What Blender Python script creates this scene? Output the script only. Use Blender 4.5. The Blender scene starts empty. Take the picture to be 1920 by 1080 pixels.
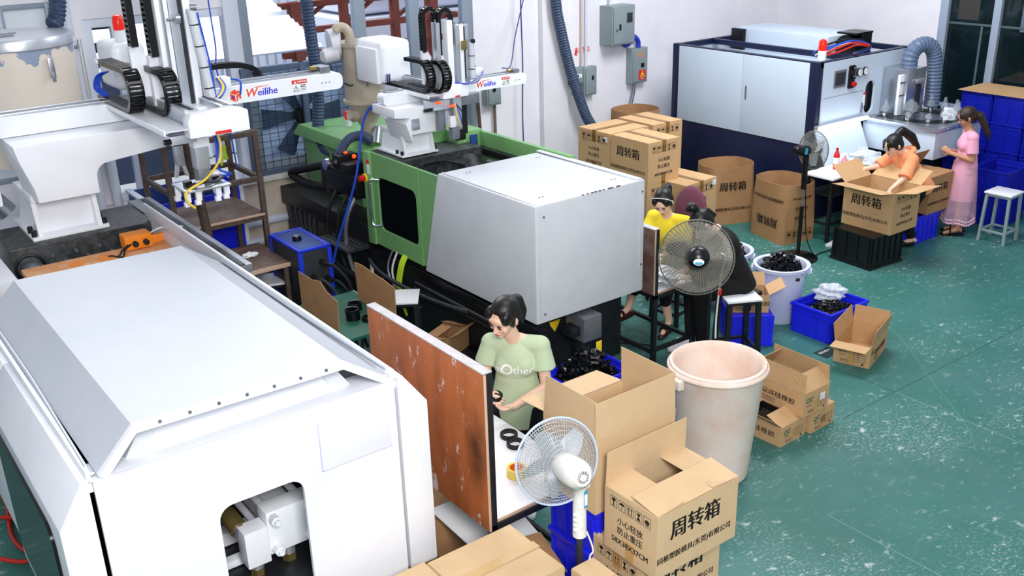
import bpy, bmesh, math, random
from mathutils import Matrix, Vector
import numpy as np
random.seed(7)
C = bpy.context.scene.collection
SC = bpy.context.scene
PI = math.pi

# ---------------------------------------------------------------- camera, light, exposure
def setup_camera():
    th, ya, ro = math.radians(21.814), math.radians(36.375), math.radians(-1.654)
    cy, sy = math.cos(ya), math.sin(ya)
    fw = Vector((sy*math.cos(th), cy*math.cos(th), -math.sin(th)))
    r0 = Vector((cy, -sy, 0)); u0 = r0.cross(fw)
    r = math.cos(ro)*r0 + math.sin(ro)*u0
    u = -math.sin(ro)*r0 + math.cos(ro)*u0
    cd = bpy.data.cameras.new('camera'); cd.sensor_width = 36; cd.lens = 1856.13*36/1920
    cd.clip_start = .05; cd.clip_end = 200
    co = bpy.data.objects.new('camera', cd); C.objects.link(co)
    m = Matrix((r, u, -fw)).transposed().to_4x4(); m.translation = (0, 0, 3.98)
    co.matrix_world = m
    SC.camera = co
setup_camera()
SC.view_settings.view_transform = 'Standard'; SC.view_settings.look = 'None'
SC.view_settings.gamma = 1; SC.view_settings.use_curve_mapping = False
SC.view_settings.exposure = 0.5
W = bpy.data.worlds.new('world'); SC.world = W; W.use_nodes = True
bg = W.node_tree.nodes['Background']; bg.inputs[0].default_value = (.82, .9, 1, 1); bg.inputs[1].default_value = .36
def area(name, loc, size, power, col=(1, 1, 1), aim=None, sy=None):
    l = bpy.data.lights.new(name, 'AREA'); l.energy = power; l.size = size; l.color = col
    if sy: l.shape = 'RECTANGLE'; l.size_y = sy
    o = bpy.data.objects.new(name, l); C.objects.link(o); o.location = loc
    if aim: o.rotation_euler = (Vector(aim)-Vector(loc)).to_track_quat('-Z', 'Y').to_euler()
    return o
area('indoor_light', (.2, -.9, 4.9), 1.6, 325, (1, .985, .97), (3.4, 4.2, .6))  # key light added near the camera as its flash; other two are ceiling lights
area('indoor_light', (3.6, 3.6, 5.8), 2.0, 55, (1, .985, .97), (3.6, 6.0, .5))
area('yard_daylight', (5.5, 14.5, 8.5), 6, 800, (.95, .97, 1), (5.5, 13.5, 0))
area('indoor_light', (8.4, 6.2, 5.6), 2.0, 190, (.93, .96, 1), (9.2, 8.4, .8))

# ---------------------------------------------------------------- materials
def lin(h):
    h = h.lstrip('#'); v = [int(h[i:i+2], 16)/255 for i in (0, 2, 4)]
    return tuple((c/12.92 if c <= .04045 else ((c+.055)/1.055)**2.4) for c in v) + (1,)
MATS = {}
def mat(name, col, rough=.5, metal=0, spots=None, amt=.0, scale=6, bump=0, bscale=60, alpha=None, trans=0, ior=1.45, emit=None, estr=0, coat=0, stretch=None):
    if name in MATS: return MATS[name]
    m = bpy.data.materials.new(name); m.use_nodes = True; nt = m.node_tree; N = nt.nodes; L = nt.links
    b = N['Principled BSDF']
    b.inputs['Base Color'].default_value = lin(col); b.inputs['Roughness'].default_value = rough; b.inputs['Metallic'].default_value = metal
    b.inputs['Transmission Weight'].default_value = trans; b.inputs['IOR'].default_value = ior
    if coat: b.inputs['Coat Weight'].default_value = coat
    if alpha is not None: b.inputs['Alpha'].default_value = alpha
    if emit: b.inputs['Emission Color'].default_value = lin(emit); b.inputs['Emission Strength'].default_value = estr
    if amt or bump:
        tc = N.new('ShaderNodeTexCoord'); mp = N.new('ShaderNodeMapping'); L.new(tc.outputs['Object'], mp.inputs[0])
        if stretch: mp.inputs['Scale'].default_value = stretch
    if amt:
        n = N.new('ShaderNodeTexNoise'); n.inputs['Scale'].default_value = scale; n.inputs['Detail'].default_value = 6; n.inputs['Roughness'].default_value = .65
        L.new(mp.outputs[0], n.inputs[0])
        r = N.new('ShaderNodeValToRGB'); r.color_ramp.elements[0].position = .42; r.color_ramp.elements[1].position = .72
        L.new(n.outputs[0], r.inputs[0])
        x = N.new('ShaderNodeMix'); x.data_type = 'RGBA'
        x.inputs[6].default_value = lin(col); x.inputs[7].default_value = lin(spots or '#000000')
        k = N.new('ShaderNodeMath'); k.operation = 'MULTIPLY'; k.inputs[1].default_value = amt
        L.new(r.outputs[0], k.inputs[0]); L.new(k.outputs[0], x.inputs[0]); L.new(x.outputs[2], b.inputs['Base Color'])
    if bump:
        n2 = N.new('ShaderNodeTexNoise'); n2.inputs['Scale'].default_value = bscale; n2.inputs['Detail'].default_value = 3
        L.new(mp.outputs[0], n2.inputs[0]); bp = N.new('ShaderNodeBump'); bp.inputs['Strength'].default_value = bump; bp.inputs['Distance'].default_value = .01
        L.new(n2.outputs[0], bp.inputs['Height']); L.new(bp.outputs[0], b.inputs['Normal'])
    MATS[name] = m
    return m
mat('white_paint', '#e9ebf2', .38, spots='#d3d7e2', amt=.35, scale=3)
mat('hood_paint', '#c3c7d0', .5, spots='#b8bdc8', amt=.5, scale=2.5)
mat('robot_white', '#eef0f6', .3)
mat('grey_paint', '#cfd2d8', .42, spots='#bfc3cb', amt=.5, scale=4)
mat('green_paint', '#76a86c', .42, spots='#689a5e', amt=.4, scale=8)
mat('black_steel', '#14161a', .45, spots='#2a2c30', amt=.5, scale=14)
mat('black_paint', '#0b0c0f', .4)
mat('black_rubber', '#101114', .6)
mat('oily_black', '#202325', .4, spots='#5a5f62', amt=.55, scale=18)
mat('steel', '#b9bec6', .3, .9)
mat('bright_steel', '#d5d8dd', .22, 1)
mat('dull_steel', '#8b9097', .45, .7, spots='#5e6268', amt=.5, scale=12)
mat('aluminium', '#c9ced6', .35, .75)
mat('silver_tube', '#d9dde4', .25, .25)
mat('brass', '#a08a55', .35, .8)
mat('orange_paint', '#f08a1e', .45, spots='#c8661a', amt=.4, scale=16)
mat('orange_worn', '#dc9558', .5, spots='#eec6a6', amt=.8, scale=7)
mat('red_plastic', '#c01a14', .3)
mat('beacon_red', '#d3200f', .2, emit='#e02010', estr=.25)
mat('beacon_orange', '#ff5a1a', .2, emit='#ff4a10', estr=.6)
mat('navy_paint', '#0c1636', .42, spots='#111d42', amt=.4, scale=3)
mat('blower_panel', '#c3d0df', .42, spots='#b8c6d7', amt=.4, scale=3)
mat('kraft', '#c59f74', .75, spots='#b48d61', amt=.45, scale=9, bump=.05, bscale=220)
mat('kraft_light', '#cdb08a', .75, spots='#bf9f77', amt=.4, scale=9, bump=.05, bscale=220)
mat('kraft_old', '#a98058', .78, spots='#946c47', amt=.5, scale=8, bump=.06, bscale=150)
mat('kraft_inside', '#b28a60', .8, spots='#9f784f', amt=.4, scale=9)
mat('tape', '#c29a62', .25, spots='#b38a52', amt=.4, scale=20)
mat('tape_clear', '#c9aa7c', .25, spots='#bd9c6c', amt=.4, scale=20)
mat('tape_old', '#8d6632', .3)
mat('ink', '#141210', .7)
mat('ink_green', '#1d6a4e', .7)
mat('paper', '#eef0f2', .6)
mat('blue_plastic', '#2028e8', .38, spots='#161dc4', amt=.4, scale=5)
mat('blue_plastic_dark', '#0e1cab', .42, spots='#0a1484', amt=.4, scale=5)
mat('blue_steel', '#1533c8', .4)
mat('blue_worn', '#1c3f8a', .5, spots='#2c3a52', amt=.7, scale=10)
mat('charcoal', '#23262c', .5, spots='#3a3d42', amt=.5, scale=10)
mat('corrugated_hose', '#31415c', .5, spots='#52658a', amt=.5, scale=20)
mat('grey_hose', '#5a6b86', .4)
mat('hopper_beige', '#b5aa98', .38, spots='#8e8474', amt=.6, scale=6)
mat('hopper_cream', '#e6dcd2', .4, spots='#cfd5e0', amt=.5, scale=3)
mat('wall_paint', '#e9e6ec', .8, spots='#d3d4de', amt=.55, scale=1.6)
mat('outside_white', '#e7e8f4', .6)
mat('rust_red', '#8a4434', .7, spots='#6c3226', amt=.5, scale=9)
mat('frame_rust', '#4a3f3a', .6, spots='#7a5f4e', amt=.6, scale=22)
mat('wood_dark', '#5b4036', .65, spots='#8f877f', amt=.45, scale=5)
mat('wood_edge', '#c7a892', .7)
mat('plastic_white', '#e9eaf0', .35)
mat('bin_plastic', '#eadbd0', .5, spots='#e2b69c', amt=.7, scale=3.5)
mat('bucket_lilac', '#cdd2ee', .4, spots='#bcc3e2', amt=.4, scale=6)
mat('black_plastic', '#0a0b0e', .28)
mat('dark_window', '#06090c', .12)
mat('table_white', '#f2f3f8', .4)
mat('table_green', '#1f5a48', .55, spots='#184838', amt=.4, scale=10)
mat('cable_blue', '#1c49c0', .4); mat('cable_yellow', '#e8c53a', .4); mat('cable_black', '#0d0e10', .45); mat('cable_red', '#c8281a', .45)
mat('cable_lime', '#b9d82a', .45); mat('cable_white', '#d8d8d6', .5); mat('cable_navy', '#1d2f7c', .45)
mat('decal_red', '#d8261c', .5); mat('decal_blue', '#2a22d0', .5); mat('decal_orange', '#ee4a1e', .5); mat('decal_yellow', '#f0cf2a', .5)
mat('skin', '#e6bfa6', .5); mat('skin_tan', '#b98668', .5); mat('hair', '#0b0908', .42, spots='#1d1613', amt=.5, scale=40, stretch=(1, 1, .1), bump=.2, bscale=90)
mat('hair_brown', '#241612', .4, spots='#4a2e22', amt=.5, scale=40, bump=.35, bscale=90)
mat('shirt_green', '#b5c6a4', .8, bump=.35, bscale=9); mat('shirt_yellow', '#f2d930', .8, bump=.35, bscale=10); mat('shirt_orange', '#ee9a6c', .8, bump=.3, bscale=9)
mat('cloth_black', '#050507', .85, bump=.2, bscale=9); mat('dress_pink', '#e8a3bb', .8, bump=.3, bscale=12)
mat('tulle_pink', '#efc0d4', .8, alpha=.4); mat('lips', '#b8585a', .4); mat('eye_dark', '#120c0a', .2)
mat('shoe_white', '#e9e9ec', .5); mat('sandal', '#3b1512', .4)
mat('glass', '#ffffff', .03, trans=1, ior=1.12); mat('window_glass', '#dfe8ee', .02, trans=1, ior=1.02)
mat('pet_clear', '#f4f8fb', .08, trans=.9, ior=1.15)
mat('plastic_film', '#e6ecf2', .15, alpha=.55)
mat('seat_maroon', '#6d3a4c', .85)
mat('lamp_white', '#f4f8ff', .3, emit='#eaf4ff', estr=9)

# ---------------------------------------------------------------- mesh helpers
class MB:
    def __init__(s): s.bm = bmesh.new()
    def box(s, x0, x1, y0, y1, z0, z1, bevel=0, M=None, seg=2):
        b = s.bm if not bevel else bmesh.new()
        vs = [b.verts.new((x, y, z)) for z in (z0, z1) for y in (y0, y1) for x in (x0, x1)]
        for f in ((0, 2, 3, 1), (4, 5, 7, 6), (0, 1, 5, 4), (2, 6, 7, 3), (0, 4, 6, 2), (1, 3, 7, 5)): b.faces.new([vs[i] for i in f])
        if bevel:
            bmesh.ops.bevel(b, geom=b.edges[:], offset=bevel, segments=seg, affect='EDGES', profile=.6, clamp_overlap=True)
            s._merge(b, M)
        elif M:
            for v in vs: v.co = M @ v.co
        return s
    def _merge(s, b, M=None):
        mp = {}
        for v in b.verts: mp[v] = s.bm.verts.new(M @ v.co if M else v.co)
        for f in b.faces:
            try: s.bm.faces.new([mp[v] for v in f.verts])
            except ValueError: pass
        b.free()
    def prism(s, poly, a0, a1, plane='xz', bevel=0, M=None):
        b = bmesh.new()
        def P(u, v, a): return {'xz': (u, a, v), 'xy': (u, v, a), 'yz': (a, u, v)}[plane]
        A = [b.verts.new(P(u, v, a0)) for u, v in poly]; B = [b.verts.new(P(u, v, a1)) for u, v in poly]
        b.faces.new(A); b.faces.new(B[::-1]); n = len(poly)
        for i in range(n): b.faces.new((A[i], B[i], B[(i+1) % n], A[(i+1) % n]))
        bmesh.ops.recalc_face_normals(b, faces=b.faces[:])
        if bevel: bmesh.ops.bevel(b, geom=b.edges[:], offset=bevel, segments=2, affect='EDGES', profile=.6, clamp_overlap=True)
        s._merge(b, M); return s
    def face(s, pts, M=None):
        s.bm.faces.new([s.bm.verts.new(M @ Vector(p) if M else p) for p in pts]); return s
    def cyl(s, p0, p1, r0, r1=None, n=14, caps=True):
        p0, p1 = Vector(p0), Vector(p1); r1 = r0 if r1 is None else r1
        q = (p1-p0).to_track_quat('Z', 'Y').to_matrix()
        rings = []
        for p, r in ((p0, r0), (p1, r1)):
            rings.append([s.bm.verts.new(p + q @ Vector((r*math.cos(2*PI*i/n), r*math.sin(2*PI*i/n), 0))) for i in range(n)])
        for i in range(n): s.bm.faces.new((rings[0][i], rings[0][(i+1) % n], rings[1][(i+1) % n], rings[1][i]))
        if caps: s.bm.faces.new(rings[0][::-1]); s.bm.faces.new(rings[1])
        return s
    def tube(s, pts, r, n=8, sub=0, rfn=None, closed=False):
        pts = [Vector(p) for p in pts]
        if sub: pts = spline(pts, sub, closed)
        m = len(pts); prev = None; rings = []
        for i, p in enumerate(pts):
            a = pts[(i-1) % m] if closed or i > 0 else p; c = pts[(i+1) % m] if closed or i < m-1 else p
            t = (c-a).normalized() if (c-a).length > 1e-9 else Vector((0, 0, 1))
            if prev is None:
                up = Vector((0, 0, 1)) if abs(t.z) < .9 else Vector((1, 0, 0)); x = t.cross(up).normalized()
            else:
                x = (prev - t*prev.dot(t)).normalized()
            prev = x; y = t.cross(x)
            rr = rfn(i, m) if rfn else r
            rings.append([s.bm.verts.new(p + (x*math.cos(2*PI*k/n) + y*math.sin(2*PI*k/n))*rr) for k in range(n)])
        for i in range(m if closed else m-1):
            A, B = rings[i], rings[(i+1) % m]
            for k in range(n): s.bm.faces.new((A[k], A[(k+1) % n], B[(k+1) % n], B[k]))
        if not closed: s.bm.faces.new(rings[0][::-1]); s.bm.faces.new(rings[-1])
        return s
    def lathe(s, prof, c=(0, 0, 0), n=24, M=None, sx=1, sy=1):
        c = Vector(c); rings = []
        for r, z in prof:
            if r < 1e-5: rings.append([s.bm.verts.new(c + Vector((0, 0, z)))])
            else: rings.append([s.bm.verts.new(c + Vector((sx*r*math.cos(2*PI*i/n), sy*r*math.sin(2*PI*i/n), z))) for i in range(n)])
        for A, B in zip(rings, rings[1:]):
            for i in range(n):
                j = (i+1) % n
                if len(A) == 1 and len(B) == 1: break
                if len(A) == 1: s.bm.faces.new((A[0], B[j], B[i]))
                elif len(B) == 1: s.bm.faces.new((A[i], A[j], B[0]))
                else: s.bm.faces.new((A[i], A[j], B[j], B[i]))
        if M:
            for R_ in rings:
                for v in R_: v.co = M @ v.co
        return s
    def torus(s, c, R, r, n=24, m=8, M=None, sx=1):
        M = M or Matrix(); c = Vector(c)
        pts = [c + M.to_3x3() @ Vector((sx*R*math.cos(2*PI*i/n), R*math.sin(2*PI*i/n), 0)) for i in range(n)]
        return s.tube(pts, r, m, closed=True)
    def ell(s, c, rx, ry, rz, M=None, u=16, v=10):
        b = bmesh.new(); bmesh.ops.create_uvsphere(b, u_segments=u, v_segments=v, radius=1)
        T = Matrix.Translation(c) @ (M.to_4x4() if M else Matrix()) @ Matrix.Diagonal((rx, ry, rz, 1))
        s._merge(b, T); return s
    def build(s, name, m, parent=None, world=False, smooth=True, ang=38, M=None):
        bm = s.bm
        if M:
            for v in bm.verts: v.co = M @ v.co
        if parent is not None and world:
            inv = wmat(parent).inverted()
            for v in bm.verts: v.co = inv @ v.co
        bmesh.ops.recalc_face_normals(bm, faces=bm.faces[:])
        bm.normal_update()
        if smooth:
            lim = math.radians(ang)
            for f in bm.faces: f.smooth = True
            for e in bm.edges:
                if len(e.link_faces) != 2 or e.calc_face_angle(0) > lim: e.smooth = False
        me = bpy.data.meshes.new(name); bm.to_mesh(me); bm.free()
        me.materials.append(MATS[m] if isinstance(m, str) else m)
        return link(name, me, parent)
def wmat(o):
    m = o.matrix_basis.copy()
    while o.parent: o = o.parent; m = o.matrix_basis @ m
    return m
def link(name, me, parent=None):
    o = bpy.data.objects.new(name, me); C.objects.link(o)
    if parent is not None: o.parent = parent
    return o
def spline(pts, sub, closed=False):
    out = []; m = len(pts)
    rng = range(m if closed else m-1)
    for i in rng:
        if closed: a, b, c, d = pts[i-1], pts[i], pts[(i+1) % m], pts[(i+2) % m]
        else: a, b, c, d = pts[max(i-1, 0)], pts[i], pts[i+1], pts[min(i+2, m-1)]
        for k in range(sub):
            t = k/sub
            out.append(.5*((2*b) + (c-a)*t + (2*a-5*b+4*c-d)*t*t + (3*b-a-3*c+d)*t**3))
    if not closed: out.append(pts[-1])
    return out
def thing(name, label, cat, loc=(0, 0, 0), rz=0, group=None):
    o = bpy.data.objects.new(name, None); C.objects.link(o); o.location = loc; o.rotation_euler = (0, 0, rz); o.empty_display_size = .1
    return tag(o, label, cat, group)
def tag(o, label, cat, group=None):
    o['label'] = label; o['category'] = cat
    if group: o['group'] = group
    return o
def struct(o): o['kind'] = 'structure'; return o
def stuff(o): o['kind'] = 'stuff'; return o
def bx(name, m, parent, x0, x1, y0, y1, z0, z1, bevel=.004, world=True):
    return MB().box(x0, x1, y0, y1, z0, z1, bevel).build(name, m, parent, world)
def copytree(o, parent=None):
    c = o.copy(); C.objects.link(c)
    if parent is not None: c.parent = parent
    for ch in list(o.children): copytree(ch, c)
    return c
_txt = {}
def text_mesh(s):
    if s in _txt: return _txt[s]
    cu = bpy.data.curves.new('t', 'FONT'); cu.body = s; cu.size = 1; cu.align_x = 'CENTER'; cu.align_y = 'CENTER'; cu.resolution_u = 2
    o = bpy.data.objects.new('t', cu); C.objects.link(o)
    dg = bpy.context.evaluated_depsgraph_get(); me = bpy.data.meshes.new_from_object(o.evaluated_get(dg))
    vs = [v.co.copy() for v in me.vertices]; fs = [list(p.vertices) for p in me.polygons]
    bpy.data.objects.remove(o); bpy.data.curves.remove(cu); bpy.data.meshes.remove(me)
    _txt[s] = (vs, fs); return _txt[s]
def put_text(mb, s, size, o, right, up, sx=1, bold=0, shear=0):
    vs, fs = text_mesh(s); o, right, up = Vector(o), Vector(right).normalized(), Vector(up).normalized(); nrm = right.cross(up)
    offs = [0] if not bold else [-bold, 0, bold]
    for k, d in enumerate(offs):
        nv = [mb.bm.verts.new(o + right*((v.x+shear*v.y)*size*sx+d) + up*v.y*size + nrm*(.0012+.0003*k)) for v in vs]
        for f in fs:
            try: mb.bm.faces.new([nv[i] for i in f])
            except ValueError: pass
    return mb
def lettering(parent, s, size, o, right, up, m='ink', name='lettering', **k):
    mb = put_text(MB(), s, size, o, right, up, **k)
    bm = mb.bm
    inv = wmat(parent).inverted()
    for v in bm.verts: v.co = inv @ v.co
    me = bpy.data.meshes.new(name); bm.to_mesh(me); bm.free(); me.materials.append(MATS[m])
    return link(name, me, parent)
def rot(axis, deg): return Matrix.Rotation(math.radians(deg), 4, axis)
def T(*v): return Matrix.Translation(v)

# ---------------------------------------------------------------- setting
def floor_material():
    m = bpy.data.materials.new('floor_epoxy'); m.use_nodes = True; nt = m.node_tree; N, L = nt.nodes, nt.links
    b = N['Principled BSDF']; b.inputs['Roughness'].default_value = .42
    tc = N.new('ShaderNodeTexCoord')
    def noise(scale, det, st=(1, 1, 1), rz=0, rough=.6, dist=0):
        mp = N.new('ShaderNodeMapping'); mp.inputs['Scale'].default_value = st; mp.inputs['Rotation'].default_value = (0, 0, rz)
        L.new(tc.outputs['Object'], mp.inputs[0])
        n = N.new('ShaderNodeTexNoise'); n.inputs['Scale'].default_value = scale; n.inputs['Detail'].default_value = det; n.inputs['Roughness'].default_value = rough; n.inputs['Distortion'].default_value = dist
        L.new(mp.outputs[0], n.inputs[0]); return n.outputs[0]
    def ramp(i, a, c):
        r = N.new('ShaderNodeMapRange'); r.inputs[1].default_value = a; r.inputs[2].default_value = c; L.new(i, r.inputs[0]); return r.outputs[0]
    def mul(a, c, op='MULTIPLY'):
        k = N.new('ShaderNodeMath'); k.operation = op; k.use_clamp = True
        for i, v in enumerate((a, c)):
            if isinstance(v, (int, float)): k.inputs[i].default_value = v
            else: L.new(v, k.inputs[i])
        return k.outputs[0]
    def mix(f, a, c):
        x = N.new('ShaderNodeMix'); x.data_type = 'RGBA'; L.new(f, x.inputs[0])
        for i, v in ((6, a), (7, c)):
            if isinstance(v, str): x.inputs[i].default_value = lin(v)
            else: L.new(v, x.inputs[i])
        return x.outputs[2]
    base = mix(ramp(noise(1.1, 5), .35, .7), '#2a685f', '#38736c')
    base = mix(mul(ramp(noise(.8, 4, rz=.5), .5, .75), .55), base, '#4f7674')
    patch = ramp(noise(.75, 4, rough=.5), .42, .60)
    chips = ramp(noise(11, 9, (1, 1.6, 1), .5, .68, .4), .575, .65)
    chips = mul(chips, mul(mul(patch, .85), .2, 'ADD'))
    fine = mul(mul(ramp(noise(48, 6), .52, .68), .65), mul(patch, patch))
    s1 = ramp(noise(3.2, 7, (1, 22, 1), .95, .7), .62, .70); s2 = ramp(noise(3.0, 7, (1, 26, 1), -.55, .7), .63, .71); s3 = ramp(noise(2.6, 7, (1, 30, 1), .2, .7), .64, .72)
    scr = mul(mul(s1, s2, 'MAXIMUM'), s3, 'MAXIMUM')
    scr = mul(mul(scr, .75), ramp(noise(2.2, 3), .42, .6))
    f = mul(mul(mul(chips, .9), fine, 'MAXIMUM'), scr, 'MAXIMUM')
    col = mix(f, base, '#b7c4c5')
    L.new(col, b.inputs['Base Color'])
    r = N.new('ShaderNodeMapRange'); r.inputs[3].default_value = .34; r.inputs[4].default_value = .62; L.new(noise(4, 4), r.inputs[0]); L.new(r.outputs[0], b.inputs['Roughness'])
    MATS['floor_epoxy'] = m
floor_material()
fl = struct(MB().box(-4, 13.5, -2, 10.7, -.12, 0).build('floor', 'floor_epoxy'))
mat('joint_dark', '#33504c', .8); mat('joint_pale', '#769a95', .8)
def seam(x0, y0, x1, y1, w, m):
    d = Vector((x1-x0, y1-y0, 0)); n = Vector((-d.y, d.x, 0)).normalized()*w/2
    a, c = Vector((x0, y0, .0012)), Vector((x1, y1, .0012))
    mb = MB(); mb.prism([((a+n).x, (a+n).y), ((c+n).x, (c+n).y), ((c-n).x, (c-n).y), ((a-n).x, (a-n).y)], -.004, .0012, 'xy')
    mb.build('floor_joint', m, fl)
seam(6.92, 4.03, 6.92, -1, .006, 'joint_pale'); seam(6.2, 4.03, 9.6, 4.03, .006, 'joint_dark'); seam(6.92, 9, 6.92, 4.03, .006, 'joint_dark')
seam(5.03, 3.3, 5.03, -1, .006, 'joint_pale'); seam(5.0, 2.08, 8.5, 2.08, .009, 'joint_dark')
# curved scratch dragged over the paint
MB().tube([(8.35, 5.3, .001), (7.85, 4.55, .001), (7.3, 3.9, .001), (6.85, 3.35, .001), (6.55, 3.1, .001)], .0018, 5, sub=4).build('floor_scratch', 'joint_pale', fl)

WY = 10.5
def wall(name, segs, m='wall_paint'):
    mb = MB()
    for s in segs: mb.box(*s)
    return struct(mb.build(name, m))
wb = wall('wall_back', [(-4, 1.45, WY, WY+.2, 0, 4.6), (1.45, 2.35, WY, WY+.2, 0, 1.45), (1.45, 2.35, WY, WY+.2, 3.12, 4.6), (2.35, 2.6, WY, WY+.2, 0, 4.6), (2.6, 7.25, WY, WY+.2, 0, 1.02),
                        (2.6, 4.17, WY, WY+.2, 2.93, 4.6), (4.17, 7.25, WY, WY+.2, 3.6, 4.6), (7.25, 13.4, WY, WY+.2, 0, 4.6)])
mat('wall_tan', '#cbbba8', .8, spots='#e4dfda', amt=.6, scale=4)
struct(MB().box(2.6, 6.9, WY-.006, WY-.001, .02, 1.0).build('trim_1', 'wall_tan'))
struct(MB().box(8.29, 8.72, WY-.09, WY, 0, 4.6, .01).build('trim_2', 'wall_paint'))
struct(MB().box(8.72, 9.2, WY-.03, WY-.001, 0, 4.6, .004).build('trim_3', 'wall_paint'))
mat('sill', '#d7d3d2', .7, spots='#a39a94', amt=.5, scale=8)
struct(MB().box(2.45, 7.35, WY-.10, WY+.2, 1.0, 1.06, .008).build('trim_4', 'sill'))
struct(MB().box(-4, 13.2, WY-.014, WY-.001, 0, .12, .004).build('baseboard_back', 'wall_paint'))
# right wall with sliding door
RX = 13.2
wall('wall_right', [(RX, RX+.2, 7.72, WY, 0, 4.6), (RX, RX+.2, -2, 7.72, 3.9, 4.6)])
mat('frame_pale', '#aab8cc', .4, .3); mat('frame_white', '#d3d9e6', .4); mat('frame_grey', '#94a0b0', .4, .4)
mat('dark_glass', '#0c1a1e', .08, spots='#24343a', amt=.6, scale=1.5)
d1 = thing('door_1', 'tall dark glass sliding door with pale aluminium frame behind the blue crates', 'door', (RX, 7, 0)); del d1['label']; del d1['category']; struct(d1)
for y0, y1 in ((7.62, 7.74), (6.88, 6.98), (6.05, 6.15), (5.2, 5.3)): bx('door_post', 'frame_pale', d1, RX-.03, RX+.09, y0, y1, 0, 3.9)
bx('door_rail', 'frame_pale', d1, RX+.0, RX+.06, 5.3, 7.62, 1.0, 1.05); bx('door_rail', 'frame_pale', d1, RX, RX+.06, 5.3, 7.62, 0, .1)
mat('glass_rail', '#4c5c62', .5)
for y0, y1 in ((6.98, 7.62), (6.15, 6.88), (5.3, 6.05)): bx('door_pane', 'dark_glass', d1, RX+.03, RX+.045, y0, y1, .1, 3.9)
bx('door_transom', 'glass_rail', d1, RX+.02, RX+.05, 5.3, 7.62, 2.13, 2.16); bx('door_mullion', 'glass_rail', d1, RX+.02, RX+.05, 7.12, 7.15, .1, 2.13)
mat('grey_panel', '#5c6f80', .7); mat('brown_panel', '#3a3a36', .7)
bx('door_sign', 'brown_panel', d1, RX+.024, RX+.029, 7.2, 7.5, 2.2, 3.2); bx('door_sign', 'grey_panel', d1, RX+.024, RX+.029, 6.3, 6.62, 2.1, 3.4)

# windows
def window(name, x0, x1, z0, z1, muls, fm, w=.07, glass='window_glass', bars=()):
    r = thing(name, 'x', 'x', ((x0+x1)/2, WY, z0)); del r['label']; del r['category']; struct(r)
    for a, c, d, e in ((x0, x1, z1-w, z1), (x0, x1, z0, z0+w)): bx('window_frame', fm, r, a, c, WY+.02, WY+.1, d, e)
    edges = [x0, *muls, x1]
    for x in (x0, x1-w): bx('window_frame', fm, r, x, x+w, WY+.018, WY+.102, z0, z1)
    for x in muls: bx('window_mullion', fm, r, x-w/2, x+w/2, WY+.018, WY+.102, z0, z1)
    for z in bars: bx('window_bar', fm, r, x0, x1, WY+.03, WY+.09, z-.02, z+.02)
    for a, c in zip(edges, edges[1:]): bx('window_pane', glass, r, a+.03, c-.03, WY+.055, WY+.06, z0+.03, z1-.03, 0)
    return r
mat('frosted', '#dfe6ef', .5)
window('window_1', 1.45, 2.35, 1.45, 3.12, (1.9,), 'frame_grey', .05, 'frosted')
window('window_2', 2.6, 4.17, 1.06, 2.93, (2.92,), 'frame_white', .09)
window('window_3', 4.17, 7.25, 1.06, 3.6, (5.67, 6.41), 'frame_grey', .15)
struct(MB().box(4.03, 4.2, WY-.03, WY+.12, 1.0, 4.6, .006).build('trim_5', 'frame_white'))
p = struct(MB().cyl((2.45, WY-.07, .2), (2.45, WY-.07, 4.5), .05).build('trim_6', 'frame_white'))
for z in (1.7, 2.68, 3.4): MB().box(2.37, 2.53, WY-.125, WY-.01, z, z+.03, .004).build('pipe_clip', 'dull_steel', p)

# outside the windows
struct(MB().box(-3, 16, 10.9, 26, -.2, -.02).build('ground', mat('concrete', '#b9b7b4', .9, spots='#96938f', amt=.5, scale=2)))
o = MB()
for k in range(64): o.box(-1+.16*k, -1+.16*k+.10, 16, 16.05, 0, 3.9 + .0)
fac = thing('metal_shed', 'pale corrugated metal shed seen outside through the tall windows', 'shed', (4, 16.2, 0))
o.build('cladding', 'outside_white', fac, True)
bx('shed_wall', 'outside_white', fac, -1.2, 14, 16.06, 16.3, 0, 3.9); 
aw = thing('sheet_awning', 'glossy pale corrugated awning roof sloping outside above the exhaust fan', 'awning', (5, 12, 2.3))
mat('awning', '#cfd2e0', .2, .1, spots='#f2f3fa', amt=.6, scale=2, stretch=(.4, 3, 1))
o = MB()
n = 44
pr = []
for k in range(n+1):
    t = k/n; y = 11.3+2.6*t; z = 2.28+.85*t + (.025 if k % 2 else 0)
    pr.append((y, z))
o.prism(pr + [(y, z-.02) for y, z in pr[::-1]], 2.3, 5.55, 'yz'); o.build('awning_sheet', 'awning', aw, True)
for x in (2.35, 3.5, 4.6, 5.5): MB().prism([(11.3, 2.2), (13.9, 3.06), (13.9, 3.0), (11.3, 2.14)], x-.03, x+.03, 'yz').build('awning_rafter', 'dull_steel', aw, True)
for x in (2.4, 5.5): bx('awning_post', 'dull_steel', aw, x-.03, x+.03, 11.3, 11.36, -.02, 2.2)
bx('awning_board', mat('board_slate', '#56617a', .6, spots='#3c465c', amt=.6, scale=3), aw, 2.3, 3.95, 11.42, 11.46, 1.0, 2.36)
for z0, z1 in ((2.48, 2.58), (2.72, 2.84)): bx('awning_beam', 'charcoal', aw, 2.3, 3.2, 11.43, 11.5, z0, z1)
tr = thing('steel_truss', 'rusty red steel lattice truss standing outside the right hand windows', 'truss', (6.6, 12.6, 0))
for z in (1.98, 2.28, 2.62): bx('truss_chord', 'rust_red', tr, 5.6, 8.4, 12.55, 12.65, z, z+.08)
for x in (5.75, 7.9): bx('truss_post', 'rust_red', tr, x, x+.14, 12.52, 12.68, -.02, 2.7)
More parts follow.
